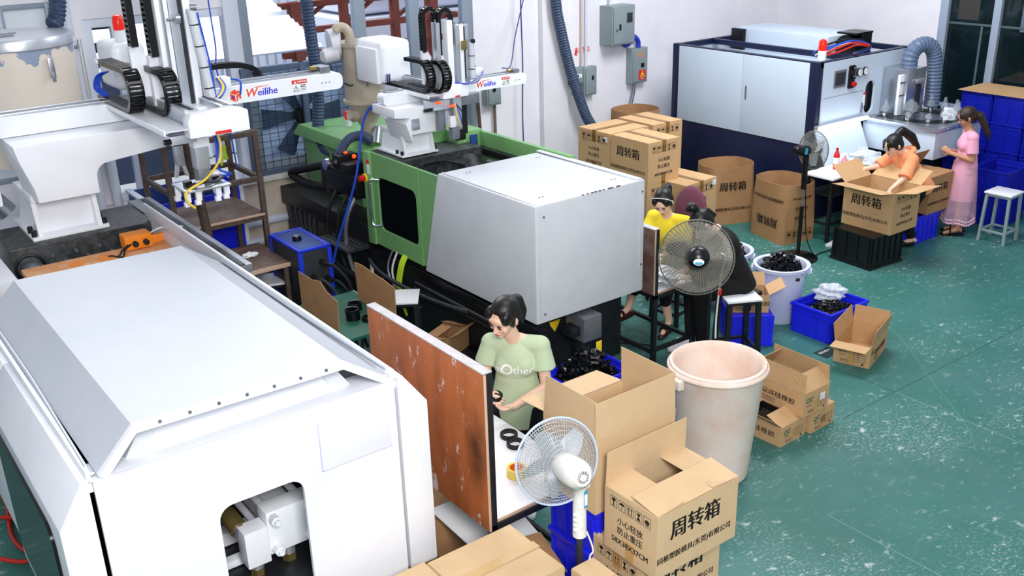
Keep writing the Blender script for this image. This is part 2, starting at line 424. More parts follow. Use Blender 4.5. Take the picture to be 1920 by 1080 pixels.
for x in (6.5, 7.3): bx('truss_post', 'rust_red', tr, x, x+.10, 12.54, 12.66, 2.0, 2.66)
for x in (5.75, 6.5, 7.3): MB().tube([(x, 12.6, 2.32), (x+.55, 12.6, 2.66)], .03, 6).build('truss_brace', 'rust_red', tr, True)
pp = MB().cyl((5.4, 12.3, 2.86), (9.0, 12.3, 2.84), .07).build('white_pipe', 'outside_white')
tag(pp, 'thick white pipe lying across the top of the red truss outside', 'pipe')
van = thing('white_van', 'rounded white van parked outside, cut off by the top of the photo', 'van', (8.3, 14.4, 0))
MB().box(7.2, 9.6, 13.6, 15.2, 2.3, 4.4, .25, seg=4).build('van_body', 'outside_white', van, True)
for x in (7.75, 9.05): MB().cyl((x, 13.5, 3.02), (x, 13.63, 3.02), .13, n=18).build('wheel', 'black_rubber', van, True)
bx('loading_ramp', 'outside_white', van, 7.0, 9.8, 13.5, 15.3, -.02, 2.28)

# exhaust fan set in the window opening
ef = thing('exhaust_fan', 'big steel exhaust fan behind louvred shutter in the window opening', 'fan', (4.85, WY, 1.06))
mat('louver', '#a9b6cf', .4, .1); mat('fan_frame', '#55647e', .45, .3)
for a in ((4.12, 5.6, 2.2, 2.27), (4.12, 5.6, 1.06, 1.12)): bx('frame_rail', 'fan_frame', ef, a[0], a[1], WY-.06, WY+.01, a[2], a[3])
for x in (4.12, 4.82, 5.5): bx('frame_post', 'fan_frame', ef, x, x+.07, WY-.065, WY+.012, 1.06, 2.27)
for k in range(22):
    z = 1.15+k*.048
    MB().prism([(WY+.13, z), (WY+.16, z+.045), (WY+.166, z+.042), (WY+.136, z-.003)], 4.22, 5.5, 'yz').build('louver_slat', 'louver', ef, True)
for k in range(6):
    a = k*PI/3
    MB().prism([(.06*math.cos(a-.5)+0, .06*math.sin(a-.5)), (.5*math.cos(a-.25), .5*math.sin(a-.25)), (.5*math.cos(a+.22), .5*math.sin(a+.22)), (.06*math.cos(a+.6), .06*math.sin(a+.6))], -.01, .01, 'xz', M=T(4.85, WY+.08, 1.66)).build('fan_blade', 'fan_frame', ef, True)
MB().cyl((4.85, WY-.02, 1.66), (4.85, WY+.11, 1.66), .1).build('fan_hub', 'black_paint', ef, True)
o = MB()
for k in range(1, 14): o.tube([(4.19+.05*0, WY-.03, 1.12+k*.08), (5.5, WY-.03, 1.12+k*.08)], .003, 4)
for k in range(1, 14): o.tube([(4.19+k*.1, WY-.03, 1.12), (4.19+k*.1, WY-.03, 2.2)], .003, 4)
o.build('wire_guard', 'black_paint', ef, True)

# ---------------------------------------------------------------- white moulding machine in the foreground
def rounded_rect(x0, x1, z0, z1, r, n=5):
    out = []
    for cx, cz, a in ((x1-r, z0+r, -PI/2), (x1-r, z1-r, 0), (x0+r, z1-r, PI/2), (x0+r, z0+r, PI)):
        for k in range(n+1):
            t = a + k*PI/2/n; out.append((cx+r*math.cos(t), cz+r*math.sin(t)))
    return out
def panel_with_hole(mb, outer, hole, a0, a1, plane='xz'):
    """flat plate with a rounded hole: outer rect (u0,u1,v0,v1)"""
    u0, u1, v0, v1 = outer; n = len(hole)
    cu = sum(h[0] for h in hole)/n; cv = sum(h[1] for h in hole)/n
    def edge(p):
        d = (p[0]-cu, p[1]-cv); s = 1e9
        if d[0] > 1e-9: s = min(s, (u1-cu)/d[0])
        if d[0] < -1e-9: s = min(s, (u0-cu)/d[0])
        if d[1] > 1e-9: s = min(s, (v1-cv)/d[1])
        if d[1] < -1e-9: s = min(s, (v0-cv)/d[1])
        return (cu+d[0]*s, cv+d[1]*s)
    pts = list(hole)
    for cpt in ((u0, v0), (u1, v0), (u1, v1), (u0, v1)):
        # insert a hole vertex in the direction of each corner
        ang = math.atan2(cpt[1]-cv, cpt[0]-cu)
        best = min(range(len(pts)), key=lambda i: abs((math.atan2(pts[i][1]-cv, pts[i][0]-cu)-ang+PI) % (2*PI)-PI))
        pts[best] = (pts[best][0], pts[best][1], cpt)
    out = [p[2] if len(p) == 3 else edge(p) for p in pts]; pts = [p[:2] for p in pts]
    def P(u, v, a): return {'xz': (u, a, v), 'xy': (u, v, a), 'yz': (a, u, v)}[plane]
    bm = mb.bm; V = lambda L_, a: [bm.verts.new(P(u, v, a)) for u, v in L_]
    H0, H1, O0, O1 = V(pts, a0), V(pts, a1), V(out, a0), V(out, a1)
    for i in range(n):
        j = (i+1) % n
        for q in ((H0[i], H0[j], O0[j], O0[i]), (H1[j], H1[i], O1[i], O1[j]), (H0[j], H0[i], H1[i], H1[j]), (O0[i], O0[j], O1[j], O1[i])):
            try: bm.faces.new(q)
            except ValueError: pass
    return mb
m1 = thing('injection_moulding_machine', 'big white moulding machine with a sloping lid and a rounded hatch in its front', 'machine', (1.4, 6.4, 0))
bx('machine_base', 'black_steel', m1, .62, 2.18, 4.0, 10.2, .04, .75, .02)
for x in (.8, 2.0):
    for y in (4.3, 7, 9.9): MB().cyl((x, y, 0), (x, y, .05), .08).build('levelling_foot', 'black_rubber', m1, True)
# front sheet with its hatch
hole = rounded_rect(1.165, 1.585, .72, 1.41, .07, 5)
o = MB(); panel_with_hole(o, (.675, 2.115, .61, 1.755), hole, 3.88, 3.90); o.build('front_panel', 'white_paint', m1, True)
bx('front_ledge', 'white_paint', m1, .68, 2.115, 3.90, 4.06, 1.735, 1.752, .004)
o = MB(); o.prism([(3.97, 1.752), (3.985, 1.752), (4.16, 1.90), (4.145, 1.90)], .9, 1.9, 'yz'); o.build('inner_panel', 'white_paint', m1, True)
for x, m_ in ((.84, 1), (1.93, -1)): MB().prism([(x, 1.752), (x+.09*m_, 1.752), (x+.17*m_, 1.9), (x+.07*m_, 1.86)], 3.99, 4.15).build('inner_gusset', 'grey_paint', m1, True)
# corner slabs (bevelled posts) left and right with side doors
for sgn, xi, xo, nm in ((1, 2.135, 2.30, 'r'), (-1, .655, .51, 'l')):
    y0, y1 = 3.88, 7.7
    pl = [(xi, .61), (xo, .61), (xo, 1.58), (xi+.03*sgn, 1.765), (xi, 1.765)]
    MB().prism(pl, y0, 5.35, 'xz', .006).build('side_guard', 'white_paint', m1, True)
    MB().prism([(a, max(v, .75)) for a, v in pl], 5.36, y1, 'xz', .006).build('side_guard', 'white_paint', m1, True)
    bx('guard_rail', 'white_paint', m1, min(xi, xi-.02*sgn), max(xi, xi-.02*sgn)+.0, 3.9, 7.7, 1.70, 1.80, .004)
# dark window let in the left door
o = MB(); o.prism(rounded_rect(4.05, 5.2, .75, 1.5, .1), .495, .508, 'yz'); o.build('side_window', 'dark_window', m1, True)
# lid
lid = [(.70, 1.775), (.87, 1.952), (1.86, 1.935), (2.10, 1.765), (2.08, 1.755), (1.85, 1.915), (.88, 1.93), (.73, 1.765)]
o = MB(); o.prism(lid, 3.895, 6.08); ld = o.build('lid', 'hood_paint', m1, True, ang=25)
MB().prism([(u, v+.002) for u, v in lid[:4]] + [(u, v-.014) for u, v in lid[4:]], 3.875, 3.905).build('lid_rim', 'white_paint', ld, False, M=T(-1.4, -6.4, 0))
for k in range(7):
    x = .98+.13*k; MB().cyl((x, 3.868, 1.938-.0017*k*1), (x, 3.877, 1.938-.0017*k), .008, n=8).build('rivet', 'dull_steel', m1, True)
for x in (.67, 2.12): MB().tube([(x, 3.95, 1.79), (x+.02*(1 if x < 1 else -1), 5, 1.79), (x+.02*(1 if x < 1 else -1), 6.05, 1.79)], .012, 8).build('guide_rail', 'aluminium', m1, True)
for x in (.66, 2.06):
    bx('latch_plate', 'grey_paint', m1, x, x+.1, 3.885, 3.97, 1.752, 1.764, .003)
    for dx in (.025, .075): MB().cyl((x+dx, 3.92, 1.763), (x+dx, 3.92, 1.775), .012, n=8).build('bolt', 'steel', m1, True)
# pocket for papers on the front sheet
mat('pocket_film', '#e4e4f2', .15)
pk = bx('document_pocket', 'pocket_film', m1, 1.685, 2.075, 3.872, 3.879, 1.405, 1.67, .003)
mat('pocket_edge', '#c7c6e6', .2)
bx('pocket_edge', 'pocket_edge', m1, 1.685, 2.075, 3.869, 3.8715, 1.405, 1.409, .0005); bx('pocket_edge', 'pocket_edge', m1, 1.685, 1.69, 3.869, 3.8715, 1.405, 1.67, .0005)
# injection cylinder in the hatch
cy = [(1.33, 1.56)]
bx('cylinder_flange', 'white_paint', m1, 1.40, 1.66, 4.15, 4.27, .92, 1.17, .008)
for x in (1.435, 1.625):
    for z in (.955, 1.135):
        MB().cyl((x, 4.10, z), (x, 4.15, z), .028, n=6).cyl((x, 4.08, z), (x, 4.12, z), .016, n=10).build('hex_nut', 'white_paint', m1, True)
        MB().cyl((x, 4.27, z), (x, 5.3, z), .022, n=10).build('tie_rod', 'white_paint', m1, True)
MB().cyl((1.53, 4.27, 1.045), (1.53, 5.3, 1.045), .10, n=24).build('cylinder_barrel', 'grey_paint', m1, True)
bx('port_block', 'white_paint', m1, 1.27, 1.395, 4.13, 4.24, .90, 1.11, .006)
for x, y in ((1.335, 4.19), (1.52, 4.21)):
    MB().cyl((x, y, .92), (x, y, .86), .035, n=12).build('hose_collar', 'aluminium', m1, True)
    MB().cyl((x, y, .86), (x, y, .78), .038, n=6).cyl((x, y, .78), (x, y, .765), .045, n=14).build('hose_fitting', 'brass', m1, True)
    MB().cyl((x, y, .765), (x, y+.02, .3), .036, n=12).build('hydraulic_hose', 'black_rubber', m1, True)
MB().tube([(1.29, 4.22, 1.07), (1.27, 4.36, 1.12), (1.2, 4.6, 1.22), (1.16, 5.0, 1.25)], .04, 10, 6).build('hydraulic_hose', 'dull_steel', m1, True)
MB().cyl((1.285, 4.24, 1.08), (1.27, 4.35, 1.12), .048, n=12).build('hose_fitting', 'brass', m1, True)
for o_ in list(m1.children):
    if o_.name.split('.')[0] in ('cylinder_flange', 'hex_nut', 'tie_rod', 'cylinder_barrel', 'port_block', 'hose_collar', 'hose_fitting', 'hydraulic_hose'): o_.location = (.075, 0, -.065)
bx('inner_rail', 'white_paint', m1, 1.2, 2.05, 4.5, 4.58, .76, .84, .005); bx('inner_rail', 'white_paint', m1, 1.2, 2.05, 4.3, 4.36, .76, .80, .005)
bx('inner_back', 'black_paint', m1, .70, 2.1, 5.3, 5.34, .75, 1.74, .004)
# fixed platen, tie bars, orange bridge
pl = bx('platen', 'oily_black', m1, 1.1, 2.16, 7.64, 8.25, .75, 1.66, .02)
bx('moving_platen', 'oily_black', m1, 1.0, 2.1, 6.45, 6.75, .75, 1.5, .02)
for x in (1.22, 2.02):
    for z in (1.05, 1.5): MB().cyl((x, 6.2, z), (x, 7.64, z), .07, n=18).build('tie_bar', 'steel', m1, True)
    MB().torus((x, 7.63, 1.5), .1, .014, 20, 6, rot('X', 90)).build('bar_collar', 'black_paint', m1, True)
for k in range(8):
    x = 1.3+.085*k
    MB().cyl((x, 7.62, 1.50+.06*(k % 2)), (x, 7.645, 1.50+.06*(k % 2)), .014, n=8).build('platen_bolt', 'steel', m1, True)
br = bx('bridge_plate', 'orange_worn', m1, 1.12, 2.13, 7.08, 7.42, 1.53, 1.57, .006)
bx('bridge_lip', 'wood_edge', m1, 1.12, 2.13, 7.07, 7.085, 1.50, 1.575, .003)
for x in (1.47, 1.68): MB().cyl((x, 7.28, 1.571), (x, 7.28, 1.574), .06, n=20).build('access_hole', 'orange_paint', m1, True)
jb = bx('junction_box', 'orange_paint', m1, 1.83, 2.03, 7.3, 7.44, 1.575, 1.68, .008)
for x in (1.9, 1.98): MB().cyl((x, 7.27, 1.62), (x, 7.30, 1.62), .022, n=12).build('socket', 'black_rubber', m1, True)
bx('side_bracket', 'orange_paint', m1, 2.03, 2.3, 7.38, 7.42, 1.57, 1.63, .005)
for a in ((1.85, -.06), (1.87, -.1)): MB().tube([(a[0], 7.3, 1.62), (a[0]-.06, 7.26, 1.6), (a[0]-.1, 7.29+a[1], 1.575), (a[0]-.16, 7.28, 1.575)], .007, 6, 5).build('wire', 'cable_black', m1, True)
MB().tube([(2.02, 7.36, 1.65), (2.1, 7.3, 1.7), (2.25, 7.3, 1.68), (2.3, 7.36, 1.64)], .007, 6, 5).build('wire', 'cable_white', m1, True)
bx('switch_plate', 'white_paint', m1, 2.17, 2.29, 7.48, 7.5, 1.4, 1.62, .004)
for x in (2.20, 2.26): MB().cyl((x, 7.47, 1.57), (x, 7.48, 1.57), .012, n=8).build('bolt', 'steel', m1, True)
bx('door_track', 'dull_steel', m1, 2.17, 2.36, 6.2, 8.35, 1.60, 1.66, .006); bx('track_groove', 'charcoal', m1, 2.27, 2.31, 6.2, 8.3, 1.661, 1.668, .001)
bx('left_post', 'white_paint', m1, .86, 1.04, 7.1, 7.72, .9, 1.62, .006)
bx('left_track', 'dull_steel', m1, .72, .86, 6.1, 8.3, 1.58, 1.64, .006)
# rear injection unit
bx('injection_carriage', 'grey_paint', m1, 1.0, 1.85, 8.6, 10.1, .75, 1.25, .03)
bx('injection_cover', 'white_paint', m1, .72, 1.16, 8.35, 9.3, 1.15, 1.5, .03)
bx('cover_strip', 'blue_worn', m1, .72, 1.16, 8.27, 8.345, 1.15, 1.3, .004)
MB().cyl((1.05, 8.5, 2.05), (1.28, 8.45, 1.72), .08, n=16).build('feed_pipe', 'dull_steel', m1, True)
mat('hatch_dark', '#0a0b0d', .6)

# ---------------------------------------------------------------- green and grey moulding machine
m2 = thing('injection_moulding_machine', 'green and grey moulding machine with a glazed safety door in the middle', 'machine', (5.0, 8, 0))
bx('machine_base', 'black_steel', m2, 4.46, 5.54, 5.9, 10.42, .1, .72, .015)
bx('bed_top', 'black_steel', m2, 4.42, 5.58, 8.4, 10.44, .72, .92, .015)
bx('bed_rail', 'black_paint', m2, 4.415, 4.46, 5.72, 10.3, .66, .74, .006)
for k in range(2): MB().tube([(4.40, 5.8, .60-.05*k), (4.40, 7.5, .6-.05*k)], .018, 8).build('pipe', 'black_steel', m2, True)
for x in (4.6, 5.4):
    for y in (6.1, 8, 10.2): MB().cyl((x, y, 0), (x, y, .11), .07).build('levelling_foot', 'black_rubber', m2, True)
tr_ = bx('tread_plate', 'charcoal', m2, 4.16, 4.44, 8.38, 9.0, .70, .73, .004)
o = MB()
for i in range(5):
    for j in range(9): o.box(4.19+i*.055, 4.205+i*.055, 8.41+j*.065, 8.44+j*.065, .73, .734)
stuff(o.build('tread_studs', 'steel', tr_, False, M=T(-5, -8, 0)))
# grey hood: side profile leans back at the bottom
o = MB(); o.prism([(5.68, .77), (7.34, .76), (7.04, 1.745), (5.68, 1.755)], 4.42, 5.58, 'yz', .02); hd = o.build('hood', 'grey_paint', m2, True, ang=30)
for z0, x in ((.78, 4.455), (.97, 5.52)): bx('hood_seam', 'grey_paint', m2, x, x+.012, 5.672, 5.68, z0, 1.72, .002)
MB().box(4.44, 4.452, 5.70, 7.0, 1.7545, 1.759, .001).build('hood_fold', 'grey_paint', m2, True); MB().box(5.5, 5.56, 5.70, 7.03, 1.7545, 1.764, .001).build('hood_fold', 'grey_paint', m2, True)
for x, y in ((4.6, 5.85), (5.36, 5.85), (4.6, 6.85), (5.36, 6.85)):
    for d in (0, .035): MB().cyl((x+d, y, 1.755), (x+d, y, 1.759), .007, n=8).build('screw', 'dull_steel', m2, True)
for x, z in ((4.5, .85), (4.5, 1.66), (5.54, 1.02), (5.54, 1.66)): MB().cyl((x, 5.665, z), (x, 5.678, z), .008, n=8).build('screw', 'dull_steel', m2, True)
o = MB()
for k in range(9):
    x = 4.9+.045*k+random.uniform(-.01, .01); o.box(x, x+random.uniform(.01, .04), 5.676, 5.690, 1.7525, 1.7565)
o.build('paint_chips', 'charcoal', m2, True)
# green safety door
hole = rounded_rect(7.42, 8.12, .97, 1.5, .08, 5)
o = MB(); panel_with_hole(o, (7.36, 8.21, .80, 1.715), hole, 4.42, 4.45, 'yz'); dr = o.build('safety_door', 'green_paint', m2, True)
o = MB(); o.prism([(8.21, .79), (8.35, .78), (8.34, 1.715), (8.21, 1.715)], 4.40, 4.46, 'yz', .008); o.build('door_edge', 'green_paint', m2, True)
MB().prism([(7.05, 1.715), (7.36, .8), (7.37, .8), (7.37, 1.715)], 4.425, 4.45, 'yz').build('door_wedge', 'green_paint', m2, True)
MB().prism(rounded_rect(7.43, 8.11, .98, 1.49, .07), 4.436, 4.441, 'yz').build('door_pane', mat('tinted', '#20282c', .06, trans=.75, ior=1.05), m2, True)
hd_ = MB(); hd_.tube([(4.42, 8.09, 1.47), (4.36, 8.13, 1.47), (4.35, 8.15, 1.40), (4.35, 8.15, 1.1), (4.36, 8.13, 1.02), (4.42, 8.08, 1.02)], .012, 8, 4); hd_.build('door_handle', 'bright_steel', m2, True)
bx('warning_label', 'paper', m2, 4.397, 4.3995, 8.215, 8.265, 1.5, 1.64, .0005); bx('warning_label', 'decal_red', m2, 4.396, 4.3985, 8.214, 8.266, 1.6, 1.642, .0005)
MB().cyl((4.40, 8.31, 1.45), (4.33, 8.31, 1.45), .03, n=14).build('stop_button', 'red_plastic', m2, True); MB().cyl((4.40, 8.31, 1.45), (4.385, 8.31, 1.45), .042, n=14).build('stop_collar', 'decal_yellow', m2, True)
bx('inner_guard', 'green_paint', m2, 4.47, 4.9, 8.12, 8.14, .8, 1.68, .004)
for i in range(4):
    for j in range(2): MB().cyl((4.53+.09*j, 8.105, 1.42-.09*i), (4.53+.09*j, 8.12, 1.42-.09*i), .027, n=12).build('guard_hole', 'black_paint', m2, True)
# black platens, tie bars, motor
bx('platen', 'oily_black', m2, 4.5, 5.42, 7.78, 8.36, .72, 1.69, .015)
bx('moving_platen', 'black_steel', m2, 4.55, 5.4, 7.12, 7.4, .72, 1.5, .015)
for x in (4.66, 5.3):
    for z in (1.0, 1.45): MB().cyl((x, 6.9, z), (x, 7.8, z), .05, n=14).build('tie_bar', 'steel', m2, True)
MB().cyl((4.9, 7.2, 1.58), (5.15, 7.62, 1.58), .11, n=20).build('mould_motor', 'black_paint', m2, True)
MB().cyl((5.25, 7.1, 1.55), (5.22, 7.4, 1.58), .085, n=20).build('mould_motor', 'black_paint', m2, True)
for k in range(4): MB().tube([(4.7+.05*k, 7.7, 1.64), (4.8+.05*k, 7.5, 1.70), (4.95+.04*k, 7.35, 1.66), (5.0+.05*k, 7.2, 1.60)], .012, 6, 4).build('mould_hose', 'cable_black', m2, True)
# far side green guard
bx('rear_guard_post', 'green_paint', m2, 5.28, 5.58, 8.0, 8.42, .75, 1.80, .012)
bx('rear_guard_post', 'green_paint', m2, 5.1, 5.28, 8.2, 8.42, 1.5, 1.80, .012)
bx('far_guard', 'green_paint', m2, 5.55, 5.6, 6.6, 8.0, 1.42, 1.78, .006)
bx('far_guard', 'green_paint', m2, 5.55, 5.6, 7.4, 8.0, .75, 1.42, .006)
bx('guard_track', 'black_steel', m2, 5.48, 5.545, 6.6, 7.98, 1.58, 1.64, .004); bx('guard_shim', 'blue_worn', m2, 5.42, 5.5, 7.97, 7.99, 1.1, 1.76, .003)
MB().cyl((5.44, 7.9, 1.48), (5.48, 7.9, 1.48), .04, n=14).build('guard_roller', 'black_rubber', m2, True)
# injection unit at the back
o = MB(); o.prism([(9.0, .92), (10.3, .92), (10.3, 1.5), (9.2, 1.5)], 4.72, 5.5, 'yz', .01); o.build('injection_cover', 'green_paint', m2, True)
o = MB(); o.prism([(9.05, 1.5), (10.38, 1.5), (10.2, 1.64), (9.2, 1.64)], 4.62, 5.5, 'yz', .01); o.build('unit_lid', 'green_paint', m2, True)
bx('oil_plate', 'decal_yellow', m2, 4.67, 4.72, 9.2, 9.28, 1.4, 1.56, .002)
va = MB().box(4.38, 4.75, 8.5, 9.25, 1.18, 1.42, .02); va.box(4.36, 4.6, 8.6, 8.75, 1.42, 1.52, .01); va.box(4.4, 4.62, 8.85, 9.0, 1.42, 1.56, .01); va.box(4.4, 4.6, 9.05, 9.2, 1.1, 1.3, .01); va.build('valve_block', 'black_paint', m2, True)
for y in (8.62, 8.8): MB().ell((4.52, y+.12, 1.56), .022, .022, .022).build('indicator_lamp', 'beacon_orange', m2, True)
MB().cyl((4.34, 9.05, 1.45), (4.38, 9.05, 1.45), .06, n=18).build('pressure_gauge', 'bright_steel', m2, True)
MB().tube([(4.45, 9.15, 1.42), (4.36, 9.5, 1.32), (4.3, 9.8, 1.22), (4.34, 9.55, 1.15), (4.45, 9.2, 1.15)], .045, 10, 6).build('bent_hose', 'black_rubber', m2, True)
for k, y in enumerate((8.55, 8.72, 8.95)): MB().tube([(4.4, y, 1.2), (4.3, y+.03, 1.0), (4.28, y+.05, .7), (4.3, y-.1, .35), (4.35, y-.4, .2)], .022, 8, 6).build('hydraulic_hose', 'black_rubber' if k else 'dull_steel', m2, True)
for k in range(6): MB().tube([(4.38, 10.1-.12*k, .75), (4.25, 9.7-.1*k, .6), (4.2, 9.2-.15*k, .38+.02*k), (4.22, 8.6-.2*k, .3+.05*k), (4.3, 8.0-.15*k, .28+.03*k)], .022+.004*(k % 3), 8, 6).build('hydraulic_hose', 'black_rubber', m2, True)
MB().tube([(4.36, 8.3, .62), (4.3, 7.9, .58), (4.33, 7.2, .56), (4.38, 6.6, .6)], .02, 8, 6).build('cable_loom', 'charcoal', m2, True)
for k in range(3): MB().tube([(4.43, 7.72-.03*k, .82), (4.38, 7.74-.03*k, .7), (4.36, 7.78-.03*k, .45), (4.4, 7.7, .2)], .012, 6, 6).build('earth_cable', 'cable_lime', m2, True)
for k in range(2): MB().tube([(4.43, 7.92-.08*k, .82), (4.37, 7.95-.08*k, .6), (4.42, 7.8, .3)], .01, 6, 6).build('cable', 'cable_white' if k else 'dull_steel', m2, True)
MB().cyl((4.2, 8.1, .42), (4.36, 8.05, .42), .075, n=20).build('oil_filter', 'dull_steel', m2, True)
bx('oil_gauge', 'plastic_white', m2, 4.34, 4.36, 8.22, 8.26, .5, .62, .003)
yb = MB().lathe([(0, 0), (.13, 0), (.16, .28), (.165, .29), (.15, .29), (.12, .02), (0, .02)], (4.78, 6.05, .35), 20).build('oil_tub', 'decal_yellow', m2, True)
tag_m = bx('pump_motor', 'dull_steel', m2, 4.86, 5.06, 5.62, 5.86, .5, .72, .015)
bx('motor_bracket', 'black_steel', m2, 4.9, 5.0, 5.7, 5.84, .3, .5, .01); MB().cyl((5.06, 5.7, .63), (5.09, 5.7, .63), .02).build('stop_button', 'red_plastic', m2, True)
bx('motor_label', 'decal_yellow', m2, 4.99, 5.05, 5.612, 5.616, .36, .48, .0005); bx('motor_cable_box', 'black_steel', m2, 4.76, 4.86, 5.66, 5.8, .56, .64, .01)

# ---------------------------------------------------------------- take-out robots on both machines
_link = {}
def drag_chain(parent, path, w, axis, pitch=.032, th=.03):
    """path: 3-D polyline; links laid along it; axis: width direction"""
    pts = spline([Vector(p) for p in path], 10); axis = Vector(axis).normalized()
    key = (round(w, 3), round(th, 3), round(pitch, 3))
    if key not in _link:
        b = MB(); p2 = pitch*.5
        b.box(-p2*.96, p2*1.1, -w/2, -w/2+.012, -th/2, th/2).box(-p2*.96, p2*1.1, w/2-.012, w/2, -th/2, th/2).box(-p2*.55, p2*.45, -w/2, w/2, th/2-.006, th/2).box(-p2*.55, p2*.45, -w/2, w/2, -th/2, -th/2+.006)
        o = b.build('chain_link', 'black_plastic', None, smooth=False); me = o.data; bpy.data.objects.remove(o); _link[key] = me
    d = 0; last = None; inv = wmat(parent).inverted()
    acc = 0
    for a, c in zip(pts, pts[1:]):
        L = (c-a).length; 
        while acc <= L:
            p = a + (c-a)*(acc/L); t = (c-a).normalized(); n = t.cross(axis).normalized()
            M = Matrix((t, axis, n)).transposed().to_4x4(); M.translation = p
            o = link('chain_link', _link[key], parent); o.matrix_basis = inv @ M
            acc += pitch
        acc -= L
def loop_path(x, yb, yf, yt, z0, r):
    P = [(x, yb, z0), (x, (yb+yf)/2, z0), (x, yf, z0)]
    for k in range(1, 8): a = k*PI/8; P.append((x, yf - r*math.sin(a), z0 + r - r*math.cos(a)))
    P += [(x, yf, z0+2*r), (x, (yf+yt)/2, z0+2*r), (x, yt, z0+2*r)]
    return P
def u_path(x0, x1, y, zl, zr, zt):
    r = (x1-x0)/2; P = [(x0, y, zl), (x0, y, (zl+zt)/2), (x0, y, zt-r)]
    for k in range(1, 6): a = k*PI/6; P.append((x0+r-r*math.cos(a), y, zt-r+r*math.sin(a)))
    P += [(x1, y, zt-r), (x1, y, (zr+zt)/2), (x1, y, zr)]
    return P
def robot(label, s, B, beam, plate, brk):
    r = thing('take_out_robot', label, 'robot', B)
    x, y, z = B
    # flared foot
    bx('base_flange', 'robot_white', r, x-.20*s, x+.20*s, y-.24*s, y+.24*s, z, z+.02*s)
    o = MB(); o.prism([(x-.17*s, z+.02*s), (x+.17*s, z+.02*s), (x+.14*s, z+.2*s), (x-.14*s, z+.2*s)], y-.16*s, y+.2*s); o.build('base_block', 'robot_white', r, True)
    for sx in (-1, 1):
        o = MB(); a = x+sx*.155*s; o.prism([(y-.235*s, z+.02*s), (y-.16*s, z+.02*s), (y-.16*s, z+.2*s), (y-.19*s, z+.2*s)], a-.012*s, a+.012*s, 'yz'); o.build('base_rib', 'robot_white', r, True)
        for yy in (y-.21*s, y-.12*s): MB().cyl((x+sx*.185*s, yy, z+.02*s), (x+sx*.185*s, yy, z+.055*s), .014*s, n=10).build('base_bolt', 'black_steel', r, True)
    bx('collar', 'robot_white', r, x-.165*s, x+.165*s, y-.2*s, y+.22*s, z+.2*s, z+.235*s)
    # column and bracket with a rounded armpit
    bl, br_, bz0, bz1, by0, by1 = brk
    c0, c1 = x-.155*s, x+.155*s; fr = .07*s
    pr = [(c0, z+.235*s), (c1, z+.235*s), (c1, bz0-fr)]
    for k in range(1, 6): a = k*PI/10; pr.append((c1+fr-fr*math.cos(a), bz0-fr+fr*math.sin(a)))
    pr += [(br_-.02*s, bz0+.03*s), (br_, bz0+.05*s), (br_, bz1), (bl, bz1)]
    pr += [(bl, bz0+.05*s), (c0-.02*s, bz0+.03*s), (c0-.06*s, bz0-.02*s), (c0, bz0-.2*s)] if s < 1.2 else [(bl+.02, bz0+.1), (c0-.01, bz0-.12)]
    MB().prism(pr, by0, by1, 'xz', .006).build('column', 'robot_white', r, True)
    # travel beam
    x0, x1, y0, y1, z0, z1 = beam
    MB().prism(rounded_rect(x0, x1, z0, z1, (z1-z0)*.36, 4), y0, y1-.06*s, 'xz').build('beam_cover', 'robot_white', r, True)
    bx('beam_profile', 'aluminium', r, x0+.05, x1-.06, y1-.06*s, y1, z0+.01, z1-.01)
    for yy in (y0+.045*s, y1-.03*s): bx('beam_rail', 'steel', r, x0+.05, x1-.12*s, yy, yy+.018*s, z1-.002, z1+.012*s)
    bx('beam_belt', 'black_rubber', r, x0+.05, x1-.12*s, y0+.07*s, y0+.095*s, z1-.002, z1+.006)
    bx('belt_tensioner', 'dull_steel', r, x1-.13*s, x1-.06*s, y0+.04*s, y1-.02*s, z1, z1+.04*s); MB().cyl((x1-.14*s, y0+.08*s, z1+.03*s), (x1-.18*s, y0+.08*s, z1+.03*s), .016*s).build('tension_knob', 'brass', r, True)
    # kick carriage
    px0, px1, pm, py0, py1, pz = plate
    bx('carriage_tray', 'wood_edge' if 0 else 'grey_paint', r, px0, pm, py0, py1, pz-.012, pz, .003)
    bx('tray_edge', 'robot_white', r, px0-.012, px0, py0, py1, pz-.03, pz+.006, .002)
    bx('kick_profile', 'aluminium', r, pm+.01, pm+.075*s, py0+.07*s, py1, pz-.02, pz+.075*s); bx('profile_slot', 'charcoal', r, pm+.03*s, pm+.055*s, py0+.07*s, py1-.02, pz+.075*s-.001, pz+.077*s, .0005)
    bx('kick_profile', 'aluminium', r, px1-.10*s, px1-.03*s, py0+.12*s, py1-.25*s, pz-.02, pz+.065*s); bx('profile_slot', 'charcoal', r, px1-.08*s, px1-.05*s, py0+.12*s, py1-.27*s, pz+.065*s-.001, pz+.067*s, .0005)
    MB().prism([(pm-.01, pz-.055*s), (px1, pz-.055*s), (px1, pz+.05*s), (px1-.05*s, pz+.065*s), (pm+.02, pz+.065*s), (pm-.01, pz+.03*s)], py0, py0+.085*s, 'xz', .012).build('carriage_cap', 'robot_white', r, True)
    bx('cap_mark', 'decal_red', r, pm+.12*s, px1-.1*s, py0-.003, py0-.001, pz-.05*s, pz-.035*s, .0003)
    bx('carriage_plate', 'robot_white', r, pm+.07*s, px1-.08*s, py0+.3*s, py0+.52*s, pz-.02, pz+.035*s, .004)
    return r
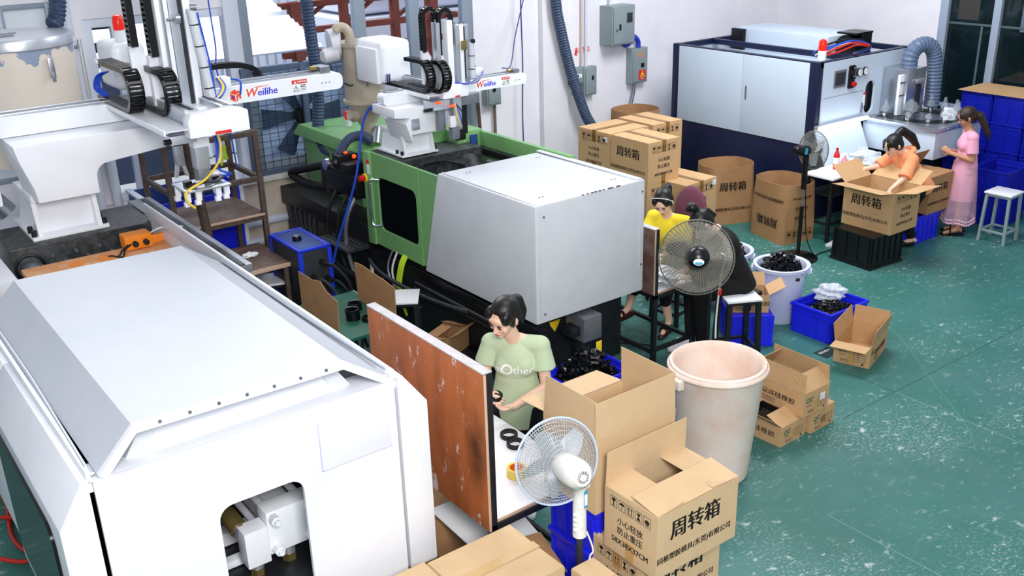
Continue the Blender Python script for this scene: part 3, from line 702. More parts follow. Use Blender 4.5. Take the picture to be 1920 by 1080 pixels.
def weilihe(r, x, y, z, h, logo):
    o = MB(); put_text(o, 'W', h*1.15, (x-h*1.35, y, z+.04*h), (1, 0, 0), (0, 0, 1), bold=h*.022, shear=.25)
    inv = wmat(r).inverted()
    for v in o.bm.verts: v.co = inv @ v.co
    o.build('lettering', 'decal_orange', r, smooth=False)
    lettering(r, 'eilihe', h, (x+h*.32, y, z), (1, 0, 0), (0, 0, 1), 'decal_blue', bold=h*.02, shear=.1)
    MB().prism([(x-h*1.1, z+h*.5), (x+h*.6, z+h*.56), (x+h*.3, z+h*.6), (x-h*.9, z+h*.58)], y-.0018, y-.001).build('logo_swoosh', 'decal_orange', r, True)
    if logo:
        cx, q = x-h*3.0, h*.62; w3 = q*.866
        MB().prism([(cx-w3, z+q*.45), (cx-w3*.1, z-.0), (cx-w3*.1, z-q*.95), (cx-w3, z-q*.5)], y-.002, y-.001).build('logo_side', 'decal_orange', r, True)
        MB().prism([(cx-w3*.62, z+q*.1), (cx-w3*.3, z-.1*q), (cx-w3*.3, z-q*.5), (cx-w3*.62, z-q*.35)], y-.003, y-.002).build('logo_window', 'decal_blue', r, True)
        MB().prism([(cx+w3, z+q*.45), (cx+w3*.1, z), (cx+w3*.1, z-q*.95), (cx+w3*.35, z-q*.8), (cx+w3*.35, z-q*.3), (cx+w3*.65, z-q*.15), (cx+w3*.65, z-q*.65), (cx+w3, z-q*.5)], y-.002, y-.001).build('logo_side', 'decal_orange', r, True)
        MB().prism([(cx-w3, z+q*.55), (cx, z+q*.1), (cx+w3, z+q*.55), (cx+w3*.5, z+q*.8), (cx+w3*.2, z+q*.6), (cx, z+q), (cx-w3*.5, z+q*.8)], y-.002, y-.001).build('logo_top', 'decal_orange', r, True)
def danger(r, x, y, z, w, h):
    bx('danger_label', 'paper', r, x, x+w, y-.0015, y-.0005, z, z+h, .0003); bx('danger_band', 'decal_red', r, x, x+w, y-.0025, y-.0012, z+h*.68, z+h, .0003)
    lettering(r, 'DANGER', h*.2, (x+w*.66, y-.0018, z+h*.84), (1, 0, 0), (0, 0, 1), 'paper', bold=.0008)
    def tri(cx, cz, q, m, d): MB().prism([(cx-q, cz-q*.85), (cx+q, cz-q*.85), (cx, cz+q*.9)], y-d, y-d+.001).build('warning_triangle', m, r, True)
    tri(x+w*.2, z+h*.84, h*.12, 'paper', .0035); tri(x+w*.25, z+h*.33, h*.27, 'ink', .003); tri(x+w*.25, z+h*.315, h*.2, 'paper', .004)
    MB().prism([(x+w*.235, z+h*.25), (x+w*.265, z+h*.25), (x+w*.27, z+h*.42), (x+w*.23, z+h*.42)], y-.0055, y-.0045).build('warning_mark', 'ink', r, True)
    for k in range(4):
        for i in range(3 if k > 1 else 1):
            x_ = x+w*(.55+.12*i); 
            bx('label_line', 'ink', r, x_, x_+w*(.09 if k > 1 else .38), y-.0025, y-.0012, z+h*(.12+.13*k), z+h*(.15+.13*k)+(.004 if k > 1 else 0), .0002)

r1 = robot('larger white take-out robot with orange cube logo on its beam and tall masts', 1.38, (1.57, 8.05, 1.66), (.5, 4.03, 7.88, 8.12, 2.42, 2.56), (2.03, 2.62, 2.2, 6.58, 7.88, 2.56), (1.26, 2.35, 2.2, 2.415, 7.55, 8.1))
weilihe(r1, 3.30, 7.88, 2.487, .085, True); danger(r1, 3.55, 7.88, 2.44, .14, .105)
for k in range(3): MB().cyl((3.83+.035*k, 7.872, 2.49), (3.83+.035*k, 7.88, 2.49), .005, n=8).build('screw', 'dull_steel', r1, True)
for i, (x, yb, yf) in enumerate(((2.075, 8.05, 7.52), (2.16, 7.98, 7.24))):
    pass
drag_chain(r1, loop_path(2.085, 8.1, 7.42, 7.95, 2.58, .145), .11, (1, 0, 0), .036, .04)
drag_chain(r1, loop_path(2.245, 7.75, 7.12, 7.68, 2.58, .145), .11, (1, 0, 0), .036, .04)
for x, y in ((2.085, 7.96), (2.245, 7.68)): bx('chain_bracket', 'robot_white', r1, x-.07, x+.08, y-.03, y+.02, 2.86, 2.885, .003)
for k in range(5): MB().tube([(2.07+.012*k, 8.02, 2.78), (2.03+.01*k, 8.08, 2.74), (2.0+.012*k, 8.05, 2.66), (2.04+.01*k, 7.98, 2.605)], .006, 5, 5).build('cable', 'cable_blue', r1, True)
for k, m in enumerate(('cable_blue', 'cable_yellow', 'cable_yellow', 'cable_blue')):
    MB().tube([(2.3+.01*k, 7.75, 2.84), (2.36, 7.5, 2.72), (2.45, 7.25, 2.66), (2.56+.01*k, 7.12, 2.62), (2.68+.01*k, 7.2, 2.68), (2.70+.008*k, 7.32, 2.74)], .009, 6, 6).build('cable', m, r1, True)
bx('valve_pack', 'plastic_white', r1, 2.72, 2.8, 7.3, 7.42, 2.66, 2.74); MB().tube([(2.8, 7.35, 2.72), (2.87, 7.3, 2.7), (2.86, 7.3, 2.6)], .008, 6, 5).build('cable', 'cable_blue', r1, True)
# masts
bx('mast', 'robot_white', r1, 2.27, 2.36, 7.16, 7.30, 2.6, 4.0); bx('mast', 'aluminium', r1, 2.365, 2.43, 7.16, 7.28, 2.6, 4.0); bx('mast_rail', 'steel', r1, 2.305, 2.325, 7.145, 7.16, 2.62, 4.0, .002)
bx('mast_belt', 'charcoal', r1, 2.435, 2.462, 7.17, 7.26, 2.6, 4.0, .002); bx('mast', 'robot_white', r1, 2.467, 2.52, 7.16, 7.28, 2.6, 3.95)
bx('mast_rail', 'cable_yellow' if 0 else 'grey_paint', r1, 2.53, 2.542, 7.16, 7.2, 2.6, 3.3, .002)
MB().cyl((2.56, 7.1, 2.65), (2.50, 7.1, 3.28), .034, n=18).build('air_cylinder', 'silver_tube', r1, True)
for k in range(4): MB().torus((2.555-.014*k, 7.1, 2.72+.15*k), .034, .005, 16, 6, rot('Y', -5)).build('cylinder_band', 'black_plastic', r1, True)
MB().tube([(2.59, 7.09, 2.64), (2.575, 7.08, 2.9), (2.535, 7.08, 3.25)], .007, 6, 5).build('cable', 'cable_blue', r1, True)
MB().cyl((2.49, 7.08, 3.29), (2.53, 7.07, 3.29), .025, n=10).build('elbow', 'dull_steel', r1, True)
MB().cyl((2.38, 7.1, 3.22), (2.41, 7.1, 3.22), .035, n=12).cyl((2.32, 7.09, 3.22), (2.38, 7.1, 3.22), .01).build('adjuster', 'steel', r1, True)
drag_chain(r1, [(2.14, 7.35, 3.05), (2.14, 7.35, 3.3), (2.14, 7.35, 4.0)], .09, (0, 1, 0), .036, .05)
drag_chain(r1, [(2.24, 7.25, 2.98), (2.24, 7.25, 3.3), (2.24, 7.25, 4.0)], .09, (0, 1, 0), .036, .05)
for x, y, z in ((2.16, 7.36, 3.03), (2.255, 7.26, 2.97)): MB().prism([(x-.05, z), (x+.02, z), (x+.06, z-.07), (x+.06, z-.36), (x-.05, z-.36)], y, y+.05).build('chain_holder', 'robot_white', r1, True)
MB().box(2.16, 2.42, 8.0, 8.45, 2.62, 2.98, .06, seg=3).build('motor_cover', 'robot_white', r1, True)
# long X-axis chain lying behind
drag_chain(r1, [(2.6, 8.35, 2.66), (2.9, 8.35, 2.67), (3.25, 8.35, 2.66), (3.42, 8.35, 2.60), (3.44, 8.35, 2.5), (3.3, 8.35, 2.42)], .1, (0, 1, 0), .036, .045)
# gripper arm
MB().prism([(2.345, 2.16), (2.445, 2.16), (2.445, 2.48), (2.345, 2.48)], 6.98, 7.1, 'xz', .01).build('gripper_arm', 'aluminium', r1, True)
bx('arm_cover', 'robot_white', r1, 2.33, 2.45, 6.96, 7.06, 2.33, 2.5); bx('arm_label', 'decal_red', r1, 2.36, 2.42, 6.955, 6.96, 2.40, 2.425, .0004)
bx('wrist', 'dull_steel', r1, 2.35, 2.44, 6.99, 7.09, 2.06, 2.16)
gp = bx('gripper_plate', 'aluminium', r1, 2.20, 2.54, 6.88, 7.18, 2.035, 2.05, .003)
for k, (x, y) in enumerate(((2.22, 6.92), (2.22, 7.12), (2.3, 6.92), (2.38, 7.12), (2.45, 6.92), (2.52, 6.94), (2.52, 7.13))):
    bx('gripper_finger', 'plastic_white', r1, x-.02, x+.02, y-.015, y+.015, 1.96, 2.035, .004); bx('finger_tip', 'plastic_white', r1, x-.03, x+.01, y-.02, y+.02, 1.93, 1.965, .004)
for k, (x, y) in enumerate(((2.26, 7.0), (2.33, 6.95), (2.47, 7.02), (2.5, 7.1))): bx('sensor_block', 'plastic_white' if k % 2 else 'black_plastic', r1, x-.03, x+.03, y-.02, y+.02, 2.05, 2.095, .004)
for k in range(3): MB().tube([(2.25, 6.93+.03*k, 2.06), (2.35, 6.9+.02*k, 2.09), (2.45, 6.95, 2.07), (2.53, 7.0+.03*k, 2.08)], .009, 6, 6).build('air_hose', 'cable_black', r1, True)
MB().tube([(2.5, 6.98, 2.46), (2.52, 6.94, 2.35), (2.49, 6.93, 2.22), (2.36, 6.88, 2.12), (2.2, 6.85, 2.06), (2.19, 6.84, 1.99), (2.24, 6.85, 1.93)], .009, 8, 8).build('air_hose', 'cable_yellow', r1, True)
for k in range(2): MB().tube([(2.50+.015*k, 7.0, 2.48), (2.51+.015*k, 7.0, 2.3), (2.5, 7.0, 2.15), (2.6, 7.02+.03*k, 2.08), (2.5, 7.1, 2.07)], .008, 8, 8).build('air_hose', 'cable_blue', r1, True)
bx('nipper_mount', 'aluminium', r1, 2.1, 2.28, 6.72, 6.82, 2.43, 2.49); bx('nipper_body', 'dull_steel', r1, 2.12, 2.18, 6.73, 6.78, 2.28, 2.42)
for d in (-1, 1): MB().prism([(2.15+d*.005, 2.29), (2.15+d*.03, 2.29), (2.15+d*.05, 2.2), (2.15+d*.03, 2.2)], 6.74, 6.77).build('nipper_jaw', 'steel', r1, True)
MB().ell((2.24, 6.72, 2.5), .035, .02, .012).build('indicator_lamp', 'beacon_orange', r1, True)
MB().cyl((2.05, 6.72, 2.46), (2.1, 6.72, 2.46), .02).build('knob', 'black_plastic', r1, True)
bx('end_block', 'robot_white', r1, .98, 1.12, 7.5, 7.55, 2.02, 2.2, .02)

r2 = robot('smaller white take-out robot with two black chain arches, on the green machine', 1.0, (4.76, 8.09, 1.70), (4.45, 6.1, 7.93, 8.11, 2.19, 2.295), (4.71, 5.14, 4.87, 7.56, 8.42, 2.30), (4.43, 5.05, 2.06, 2.19, 7.72, 8.12))
weilihe(r2, 5.62, 7.93, 2.243, .07, False); danger(r2, 5.79, 7.93, 2.205, .10, .08)
for k in range(3): MB().cyl((5.95+.03*k, 7.924, 2.24), (5.95+.03*k, 7.93, 2.24), .004, n=8).build('screw', 'dull_steel', r2, True)
drag_chain(r2, loop_path(4.755, 8.35, 7.72, 7.98, 2.315, .135), .085, (1, 0, 0), .03, .034)
drag_chain(r2, loop_path(4.865, 8.1, 7.62, 7.88, 2.315, .13), .085, (1, 0, 0), .03, .034)
MB().box(4.66, 5.0, 8.3, 8.78, 2.31, 2.71, .07, seg=4).build('motor_cover', 'robot_white', r2, True)
bx('side_panel', 'robot_white', r2, 4.63, 4.68, 8.34, 8.74, 2.31, 2.64, .015)
drag_chain(r2, u_path(4.765, 4.895, 7.70, 2.68, 2.62, 3.04), .06, (0, 1, 0), .03, .036)
drag_chain(r2, u_path(4.915, 5.045, 7.68, 2.64, 2.72, 3.02), .06, (0, 1, 0), .03, .036)
for x, z in ((4.775, 2.68), (4.92, 2.64)): MB().prism([(x-.03, z), (x+.02, z), (x+.06, z-.06), (x+.06, z-.3), (x-.03, z-.3)], 7.69, 7.73).build('chain_holder', 'robot_white', r2, True)
for x0, x1, z0, z1, m in ((4.845, 4.885, 2.36, 2.92, 'aluminium'), (4.96, 5.02, 2.36, 2.93, 'robot_white'), (5.05, 5.09, 2.36, 2.88, 'aluminium'), (5.095, 5.135, 2.36, 2.88, 'robot_white'), (5.15, 5.19, 2.36, 2.88, 'aluminium')):
    bx('mast', m, r2, x0, x1, 7.6, 7.68, z0, z1)
    MB().cyl(((x0+x1)/2, 7.64, z1), ((x0+x1)/2, 7.64, z1+.025), .008, n=8).build('mast_stop', 'dull_steel', r2, True)
bx('mast_belt', 'charcoal', r2, 5.136, 5.149, 7.6, 7.66, 2.4, 2.86, .001); bx('mast_clamp', 'brass', r2, 5.1, 5.15, 7.575, 7.6, 2.66, 2.74)
MB().cyl((5.205, 7.58, 2.4), (5.20, 7.58, 2.72), .024, n=16).build('air_cylinder', 'silver_tube', r2, True); MB().cyl((5.19, 7.57, 2.73), (5.225, 7.56, 2.73), .02, n=10).build('elbow', 'black_plastic', r2, True)
for z in (2.48, 2.6): MB().torus((5.203, 7.58, z), .026, .004, 14, 6).build('cylinder_band', 'black_plastic', r2, True)
drag_chain(r2, [(5.25, 8.22, 2.43), (5.4, 8.22, 2.44), (5.55, 8.22, 2.43), (5.64, 8.22, 2.38), (5.66, 8.22, 2.30)], .07, (0, 1, 0), .03, .036)
for k, m in enumerate(('cable_blue', 'cable_yellow', 'cable_blue')): MB().tube([(4.88, 7.8, 2.5), (4.98+.01*k, 7.65, 2.40), (5.1, 7.55, 2.36), (5.25, 7.56, 2.37+.01*k), (5.33, 7.6, 2.43), (5.4, 7.7, 2.40+.01*k)], .008, 6, 6).build('cable', m, r2, True)
bx('valve_pack', 'plastic_white', r2, 5.30, 5.38, 7.66, 7.74, 2.40, 2.46)
for k in range(5): MB().tube([(4.70+.01*k, 8.3, 2.36), (4.66+.01*k, 8.22, 2.42), (4.70+.012*k, 8.3, 2.33)], .006, 5, 5).build('cable', 'cable_blue' if k % 2 else 'cable_white', r2, True)
bx('gripper_arm', 'aluminium', r2, 4.99, 5.08, 7.6, 7.68, 1.93, 2.24); bx('gripper_arm', 'dull_steel', r2, 4.84, 4.91, 7.62, 7.68, 1.95, 2.22)
bx('gripper_hand', 'dull_steel', r2, 4.94, 5.02, 7.56, 7.62, 1.86, 1.98); bx('gripper_hand', 'black_plastic', r2, 5.0, 5.1, 7.58, 7.64, 1.84, 1.94)
bx('gripper_valve', 'plastic_white', r2, 4.92, 4.98, 7.55, 7.6, 1.98, 2.08); bx('under_bracket', 'dull_steel', r2, 4.95, 5.3, 7.62, 7.72, 2.15, 2.24); bx('under_bracket', 'aluminium', r2, 4.74, 4.92, 7.55, 7.72, 2.16, 2.24)
for x in (4.78, 4.93): MB().ell((x, 7.52, 2.235-.05*(x > 4.8)), .035, .018, .012).build('indicator_lamp', 'beacon_orange', r2, True)
MB().cyl((4.66, 7.58, 2.17), (4.74, 7.58, 2.17), .016).build('knob', 'black_plastic', r2, True)
MB().box(5.08, 5.2, 7.68, 7.78, 1.86, 2.18, .02).build('cable_bag', 'black_rubber', r2, True)
for k, m in enumerate(('cable_yellow', 'cable_blue', 'cable_black')): MB().tube([(4.98, 7.55, 2.2), (4.97+.04*k, 7.52, 2.08), (5.03, 7.53, 1.98)], .006, 5, 5).build('air_hose', m, r2, True)
bx('regulator', 'dull_steel', r2, 4.5, 4.6, 8.0, 8.1, 2.2, 2.25); 
MB().box(4.60, 4.68, 7.70, 7.74, 1.98, 2.08, .008).build('name_plate', 'steel', r2, True)

# ---------------------------------------------------------------- hopper dryers
def hopper2():
    h = thing('hopper_dryer', 'beige hopper dryer with cone bottom and side blower behind the smaller robot', 'hopper', (4.9, 9.1, 1.65))
    c = (4.9, 9.1, 0)
    MB().lathe([(.0, 2.62), (.235, 2.62), (.235, 2.585), (.21, 2.58), (.21, 2.04), (.235, 2.035), (.235, 2.01), (.205, 2.0), (.07, 1.74), (.07, 1.66), (0, 1.66)], c, 32).build('hopper_body', 'hopper_beige', h, True)
    MB().lathe([(0, 2.65), (.10, 2.65), (.115, 2.635), (.115, 2.622), (0, 2.622)], (4.98, 9.05, 0), 24).build('filler_lid', 'dull_steel', h, True)
    MB().tube([(4.78, 9.12, 2.62), (4.78, 9.12, 2.70), (4.74, 9.13, 2.76), (4.68, 9.14, 2.77), (4.64, 9.15, 2.74)], .048, 14, 5).build('air_elbow', 'hopper_beige', h, True)
    MB().cyl((4.52, 9.2, 2.5), (4.66, 9.16, 2.52), .075, n=20).build('blower_motor', 'grey_paint', h, True)
    MB().cyl((4.5, 9.2, 2.5), (4.52, 9.2, 2.5), .05, .07, n=16).build('motor_cap', 'grey_paint', h, True)
    MB().cyl((4.62, 9.26, 2.60), (4.70, 9.24, 2.61), .15, n=24).build('blower_case', 'grey_paint', h, True)
    MB().tube([(4.56, 9.16, 2.42), (4.57, 9.1, 2.3), (4.66, 9.0, 2.22), (4.7, 8.97, 2.22)], .008, 6, 6).build('blower_cable', 'cable_black', h, True)
    for k in range(5): MB().ell((4.9+.205*math.sin(-2.6+k*.5)*0+4.0*0+.0, 9.1-.212, 2.52-.0*k), .001, .001, .001) if 0 else None
    bx('latch', 'dull_steel', h, 4.82, 4.835, 8.895, 8.905, 2.2, 2.26, .002); bx('name_strip', 'ink', h, 4.92, 4.98, 8.885, 8.892, 2.215, 2.222, .0005)
    MB().cyl((4.72, 9.1, 1.92), (4.78, 9.1, 1.88), .08, n=16).build('drain_door', 'hopper_beige', h, True)
    bx('hopper_throat', 'dull_steel', h, 4.82, 4.98, 9.02, 9.18, 1.58, 1.66, .006)
    MB().cyl((4.98, 9.02, 1.70), (5.16, 8.98, 1.74), .012).build('slide_lever', 'steel', h, True); MB().cyl((5.16, 8.98, 1.74), (5.22, 8.97, 1.755), .02).build('lever_grip', 'black_plastic', h, True)
    MB().cyl((4.86, 8.9, 1.6), (4.94, 8.98, 1.74), .055, n=16).build('suction_box', 'bright_steel', h, True)
    return h
hopper2()
h1 = thing('hopper_dryer', 'large cream hopper dryer with flaking paint and flat lid, cut off by the photo edge', 'hopper', (1.72, 9.25, 1.3))
mat('flaking', '#e8ddd2', .4, spots='#8d9bb4', amt=.0, scale=3)
def flake_mat():
    m = MATS['flaking']; N, L = m.node_tree.nodes, m.node_tree.links; b = N['Principled BSDF']
    tc = N.new('ShaderNodeTexCoord'); n = N.new('ShaderNodeTexNoise'); n.inputs['Scale'].default_value = 5; n.inputs['Detail'].default_value = 8; L.new(tc.outputs['Object'], n.inputs[0])
    s = N.new('ShaderNodeSeparateXYZ'); L.new(tc.outputs['Object'], s.inputs[0])
    r = N.new('ShaderNodeMapRange'); r.inputs[1].default_value = 1.38; r.inputs[2].default_value = 1.6; r.inputs[3].default_value = -.14; r.inputs[4].default_value = .17; L.new(s.outputs[2], r.inputs[0])
    a = N.new('ShaderNodeMath'); L.new(n.outputs[0], a.inputs[0]); L.new(r.outputs[0], a.inputs[1])
    k = N.new('ShaderNodeMapRange'); k.inputs[1].default_value = .585; k.inputs[2].default_value = .60; L.new(a.outputs[0], k.inputs[0])
    x = N.new('ShaderNodeMix'); x.data_type = 'RGBA'; x.inputs[6].default_value = lin('#e8dccf'); x.inputs[7].default_value = lin('#93a1b8'); L.new(k.outputs[0], x.inputs[0]); L.new(x.outputs[2], b.inputs['Base Color'])
flake_mat()
MB().lathe([(0, 1.95), (.2, 1.6), (.2, 1.3), (0, 1.3)], (1.72, 9.25, 0), 20).build('hopper_cone', 'grey_paint', h1, True)
MB().lathe([(0, 1.9), (.44, 1.95), (.46, 2.0), (.46, 2.9), (0, 2.9)], (1.72, 9.25, 0), 40).build('hopper_body', 'flaking', h1, True)
MB().lathe([(0, 3.0), (.47, 2.99), (.48, 2.97), (.48, 2.905), (.47, 2.895), (0, 2.895)], (1.72, 9.25, 0), 40).build('hopper_lid', 'aluminium', h1, True)
MB().cyl((2.195, 9.05, 1.95), (2.195, 9.05, 2.92), .018, n=10).build('cable_pipe', 'aluminium', h1, True)
bx('lid_hinge', 'dull_steel', h1, 1.5, 1.75, 9.2, 9.22, 2.995, 3.01, .003); bx('lid_hinge', 'dull_steel', h1, 1.5, 1.7, 9.05, 9.07, 2.995, 3.01, .003)
bx('latch', 'steel', h1, 1.86, 1.905, 8.77, 8.80, 2.67, 2.83, .006); bx('latch_hook', 'dull_steel', h1, 1.87, 1.895, 8.755, 8.775, 2.64, 2.72, .003)
bx('hopper_stand', 'grey_paint', h1, 1.5, 1.94, 9.05, 9.45, 1.25, 1.3, .006)

# ---------------------------------------------------------------- hoses, beacons, hanging cables
def hose(name, label, pts, r, m, pitch=.035, depth=.14, sub=14):
    P = spline([Vector(p) for p in pts], sub); Q = [P[0]]; acc = 0
    out = []; step = pitch/2; d = 0; k = 0
    for a, c in zip(P, P[1:]):
        L = (c-a).length
        while d <= L: out.append(a+(c-a)*(d/L)); d += step
        d -= L
    return tag(MB().tube(out, r, 14, rfn=lambda i, n: r*(1-depth*(i % 2))).build(name, m, smooth=False), label, 'hose')
hose('suction_hose', 'dark ribbed suction hose hanging in front of the exhaust fan', [(4.73, 9.95, 4.4), (4.74, 9.95, 3.2), (4.76, 9.95, 2.6), (4.78, 9.95, 2.2), (4.77, 9.95, 1.9), (4.74, 9.95, 1.6), (4.76, 9.9, 1.42), (4.78, 9.7, 1.36)], .07, 'corrugated_hose')
hose('suction_hose', 'dark ribbed suction hose dropping to the big cream hopper dryer', [(2.35, 9.55, 4.2), (2.25, 9.55, 3.5), (2.17, 9.52, 3.1), (2.10, 9.48, 3.0)], .075, 'corrugated_hose')
hose('suction_hose', 'long dark ribbed hose slanting down the white wall to the carton stack', [(8.28, 10.3, 4.2), (8.42, 10.3, 2.7), (8.5, 10.3, 2.3), (8.68, 10.3, 1.7), (8.92, 10.3, 1.12), (9.06, 10.3, .9), (9.2, 10.3, .6), (9.3, 10.3, .12)], .075, 'corrugated_hose')
hose('suction_hose', 'short bent ribbed hose joining the beige hopper to the green machine', [(4.44, 9.0, 1.45), (4.5, 8.98, 1.58), (4.6, 8.96, 1.69), (4.74, 8.95, 1.70), (4.84, 8.95, 1.63)], .05, 'corrugated_hose', .02)
def beacon(label, x, y, z, s=1, m='beacon_red', base='plastic_white'):
    b = thing('beacon_lamp', label, 'lamp', (x, y, z))
    MB().lathe([(0, 0), (.045*s, 0), (.045*s, .09*s), (.04*s, .095*s), (0, .095*s)], (x, y, z), 18).build('lamp_base', base, b, True)
    MB().lathe([(.042*s, .095*s), (.044*s, .11*s), (.042*s, .18*s), (.03*s, .205*s), (0, .215*s)], (x, y, z), 18).build('lamp_dome', m, b, True)
    return b
bcn = beacon('red domed beacon lamp behind the masts of the larger robot', 2.3, 8.2, 2.965, 1.0, 'beacon_red')
beacon('dark red beacon lamp on the green machine beside the beige hopper', 4.98, 9.7, 1.642, .8)
def cable(label, pts, r, m, sub=10, name='hanging_cable'): return tag(MB().tube(pts, r, 8, sub).build(name, m), label, 'cable')
cable('bright blue air hose hanging from the small robot bracket past the green door', [(4.72, 8.35, 2.12), (4.62, 8.4, 2.12), (4.53, 8.5, 1.95), (4.36, 8.45, 1.4), (4.14, 8.6, .65), (4.08, 8.6, .3), (4.1, 8.5, .02)], .012, 'cable_blue', 10, 'air_hose')
cable('thin blue wire hanging down in front of the first window', [(3.33, 9.0, 4.3), (3.34, 9.0, 3.15), (3.35, 9.0, 2.75), (3.33, 9.0, 2.55), (3.36, 9.0, 2.3), (3.4, 9.0, 1.6)], .007, 'cable_blue')
cable('thin blue wire hanging straight down the white wall past the beam end', [(7.9, 10.35, 4.4), (7.89, 10.35, 2.7), (7.9, 10.35, 1.9), (7.88, 10.35, 1.2), (7.9, 10.35, .4)], .008, 'cable_navy')
cable('thin blue wire running diagonally from above to the small robot beam', [(7.9, 10.3, 2.72), (7.6, 10.1, 2.3), (7.0, 9.4, 2.1), (6.0, 8.2, 2.32)], .007, 'cable_navy', 8)

# ---------------------------------------------------------------- cartons
def print_icons(root, o, right, up, s, n=5):
    right, up = Vector(right), Vector(up); nr = right.cross(up); o = Vector(o)
    def P(u, v): return o + right*u + up*v + nr*.0012
    def poly(pts): MBs[-1].bm.faces.new([MBs[-1].bm.verts.new(P(*p)) for p in pts])
    MBs = []
    g = s*1.22
    for k in range(n):
        MBs.append(MB()); c = (k-(n-1)/2)*g; w, h, t = s/2, s*.62, s*.05
        poly([(c-w, -h), (c+w, -h), (c+w, -h+t), (c-w, -h+t)]); poly([(c-w, h-t), (c+w, h-t), (c+w, h), (c-w, h)])
        poly([(c-w, -h+t), (c-w+t, -h+t), (c-w+t, h-t), (c-w, h-t)]); poly([(c+w-t, -h+t), (c+w, -h+t), (c+w, h-t), (c+w-t, h-t)])
        a = s*.36
        if k == 0: poly([(c-a*.8, a*1.2), (c-a*.7, a*.3), (c, -a*.1), (c+a*.7, a*.3), (c+a*.8, a*1.2)]); poly([(c-.06*s, -a*.1), (c-.06*s, -a*1.1), (c+.06*s, -a*1.1), (c+.06*s, -a*.1)]); poly([(c-a*.6, -a*1.1), (c-a*.6, -a*1.3), (c+a*.6, -a*1.3), (c+a*.6, -a*1.1)])
        elif k == 1: poly([(c+a*1.05*math.cos(t_), a*.2+a*.9*math.sin(t_)) for t_ in [i*PI/8 for i in range(9)]]); poly([(c-.035*s, a*.2), (c-.035*s, -a*1.2), (c+.035*s, -a*1.2), (c+.035*s, a*.2)]); poly([(c-.2*s, -a*1.2), (c-.2*s, -a*1.05), (c-.035*s, -a*1.05), (c-.035*s, -a*1.2)])
        elif k == 2:
            for d in (-.2, .2): poly([(c+d*s-.05*s, -a*.8), (c+d*s+.05*s, -a*.8), (c+d*s+.05*s, a*.6), (c+d*s-.05*s, a*.6)]); poly([(c+d*s-.15*s, a*.55), (c+d*s+.15*s, a*.55), (c+d*s, a*1.25)])
            poly([(c-a*.9, -a*1.2), (c+a*.9, -a*1.2), (c+a*.9, -a*1.0), (c-a*.9, -a*1.0)])
        elif k == 3: poly([(c-a*.8, a*1.2), (c+a*.8, a*1.2), (c+a*.15, 0), (c-a*.15, 0)]); poly([(c-a*.15, 0), (c+a*.15, 0), (c+a*.8, -a*1.2), (c-a*.8, -a*1.2)])
        else: poly([(c+a*.95*math.cos(t_), a*.75*math.sin(t_)) for t_ in [i*PI/7 for i in range(14)]]); poly([(c-a*.8, -a*.9), (c+a*.8, -a*.9), (c+a*.5, -a*1.2), (c-a*.5, -a*1.2)])
    for b in MBs: b.build('handling_symbol', 'ink', root, smooth=False)
FACE = {'-y': ((0, -1, 0), (1, 0, 0)), '+y': ((0, 1, 0), (-1, 0, 0)), '-x': ((-1, 0, 0), (0, -1, 0)), '+x': ((1, 0, 0), (0, 1, 0))}
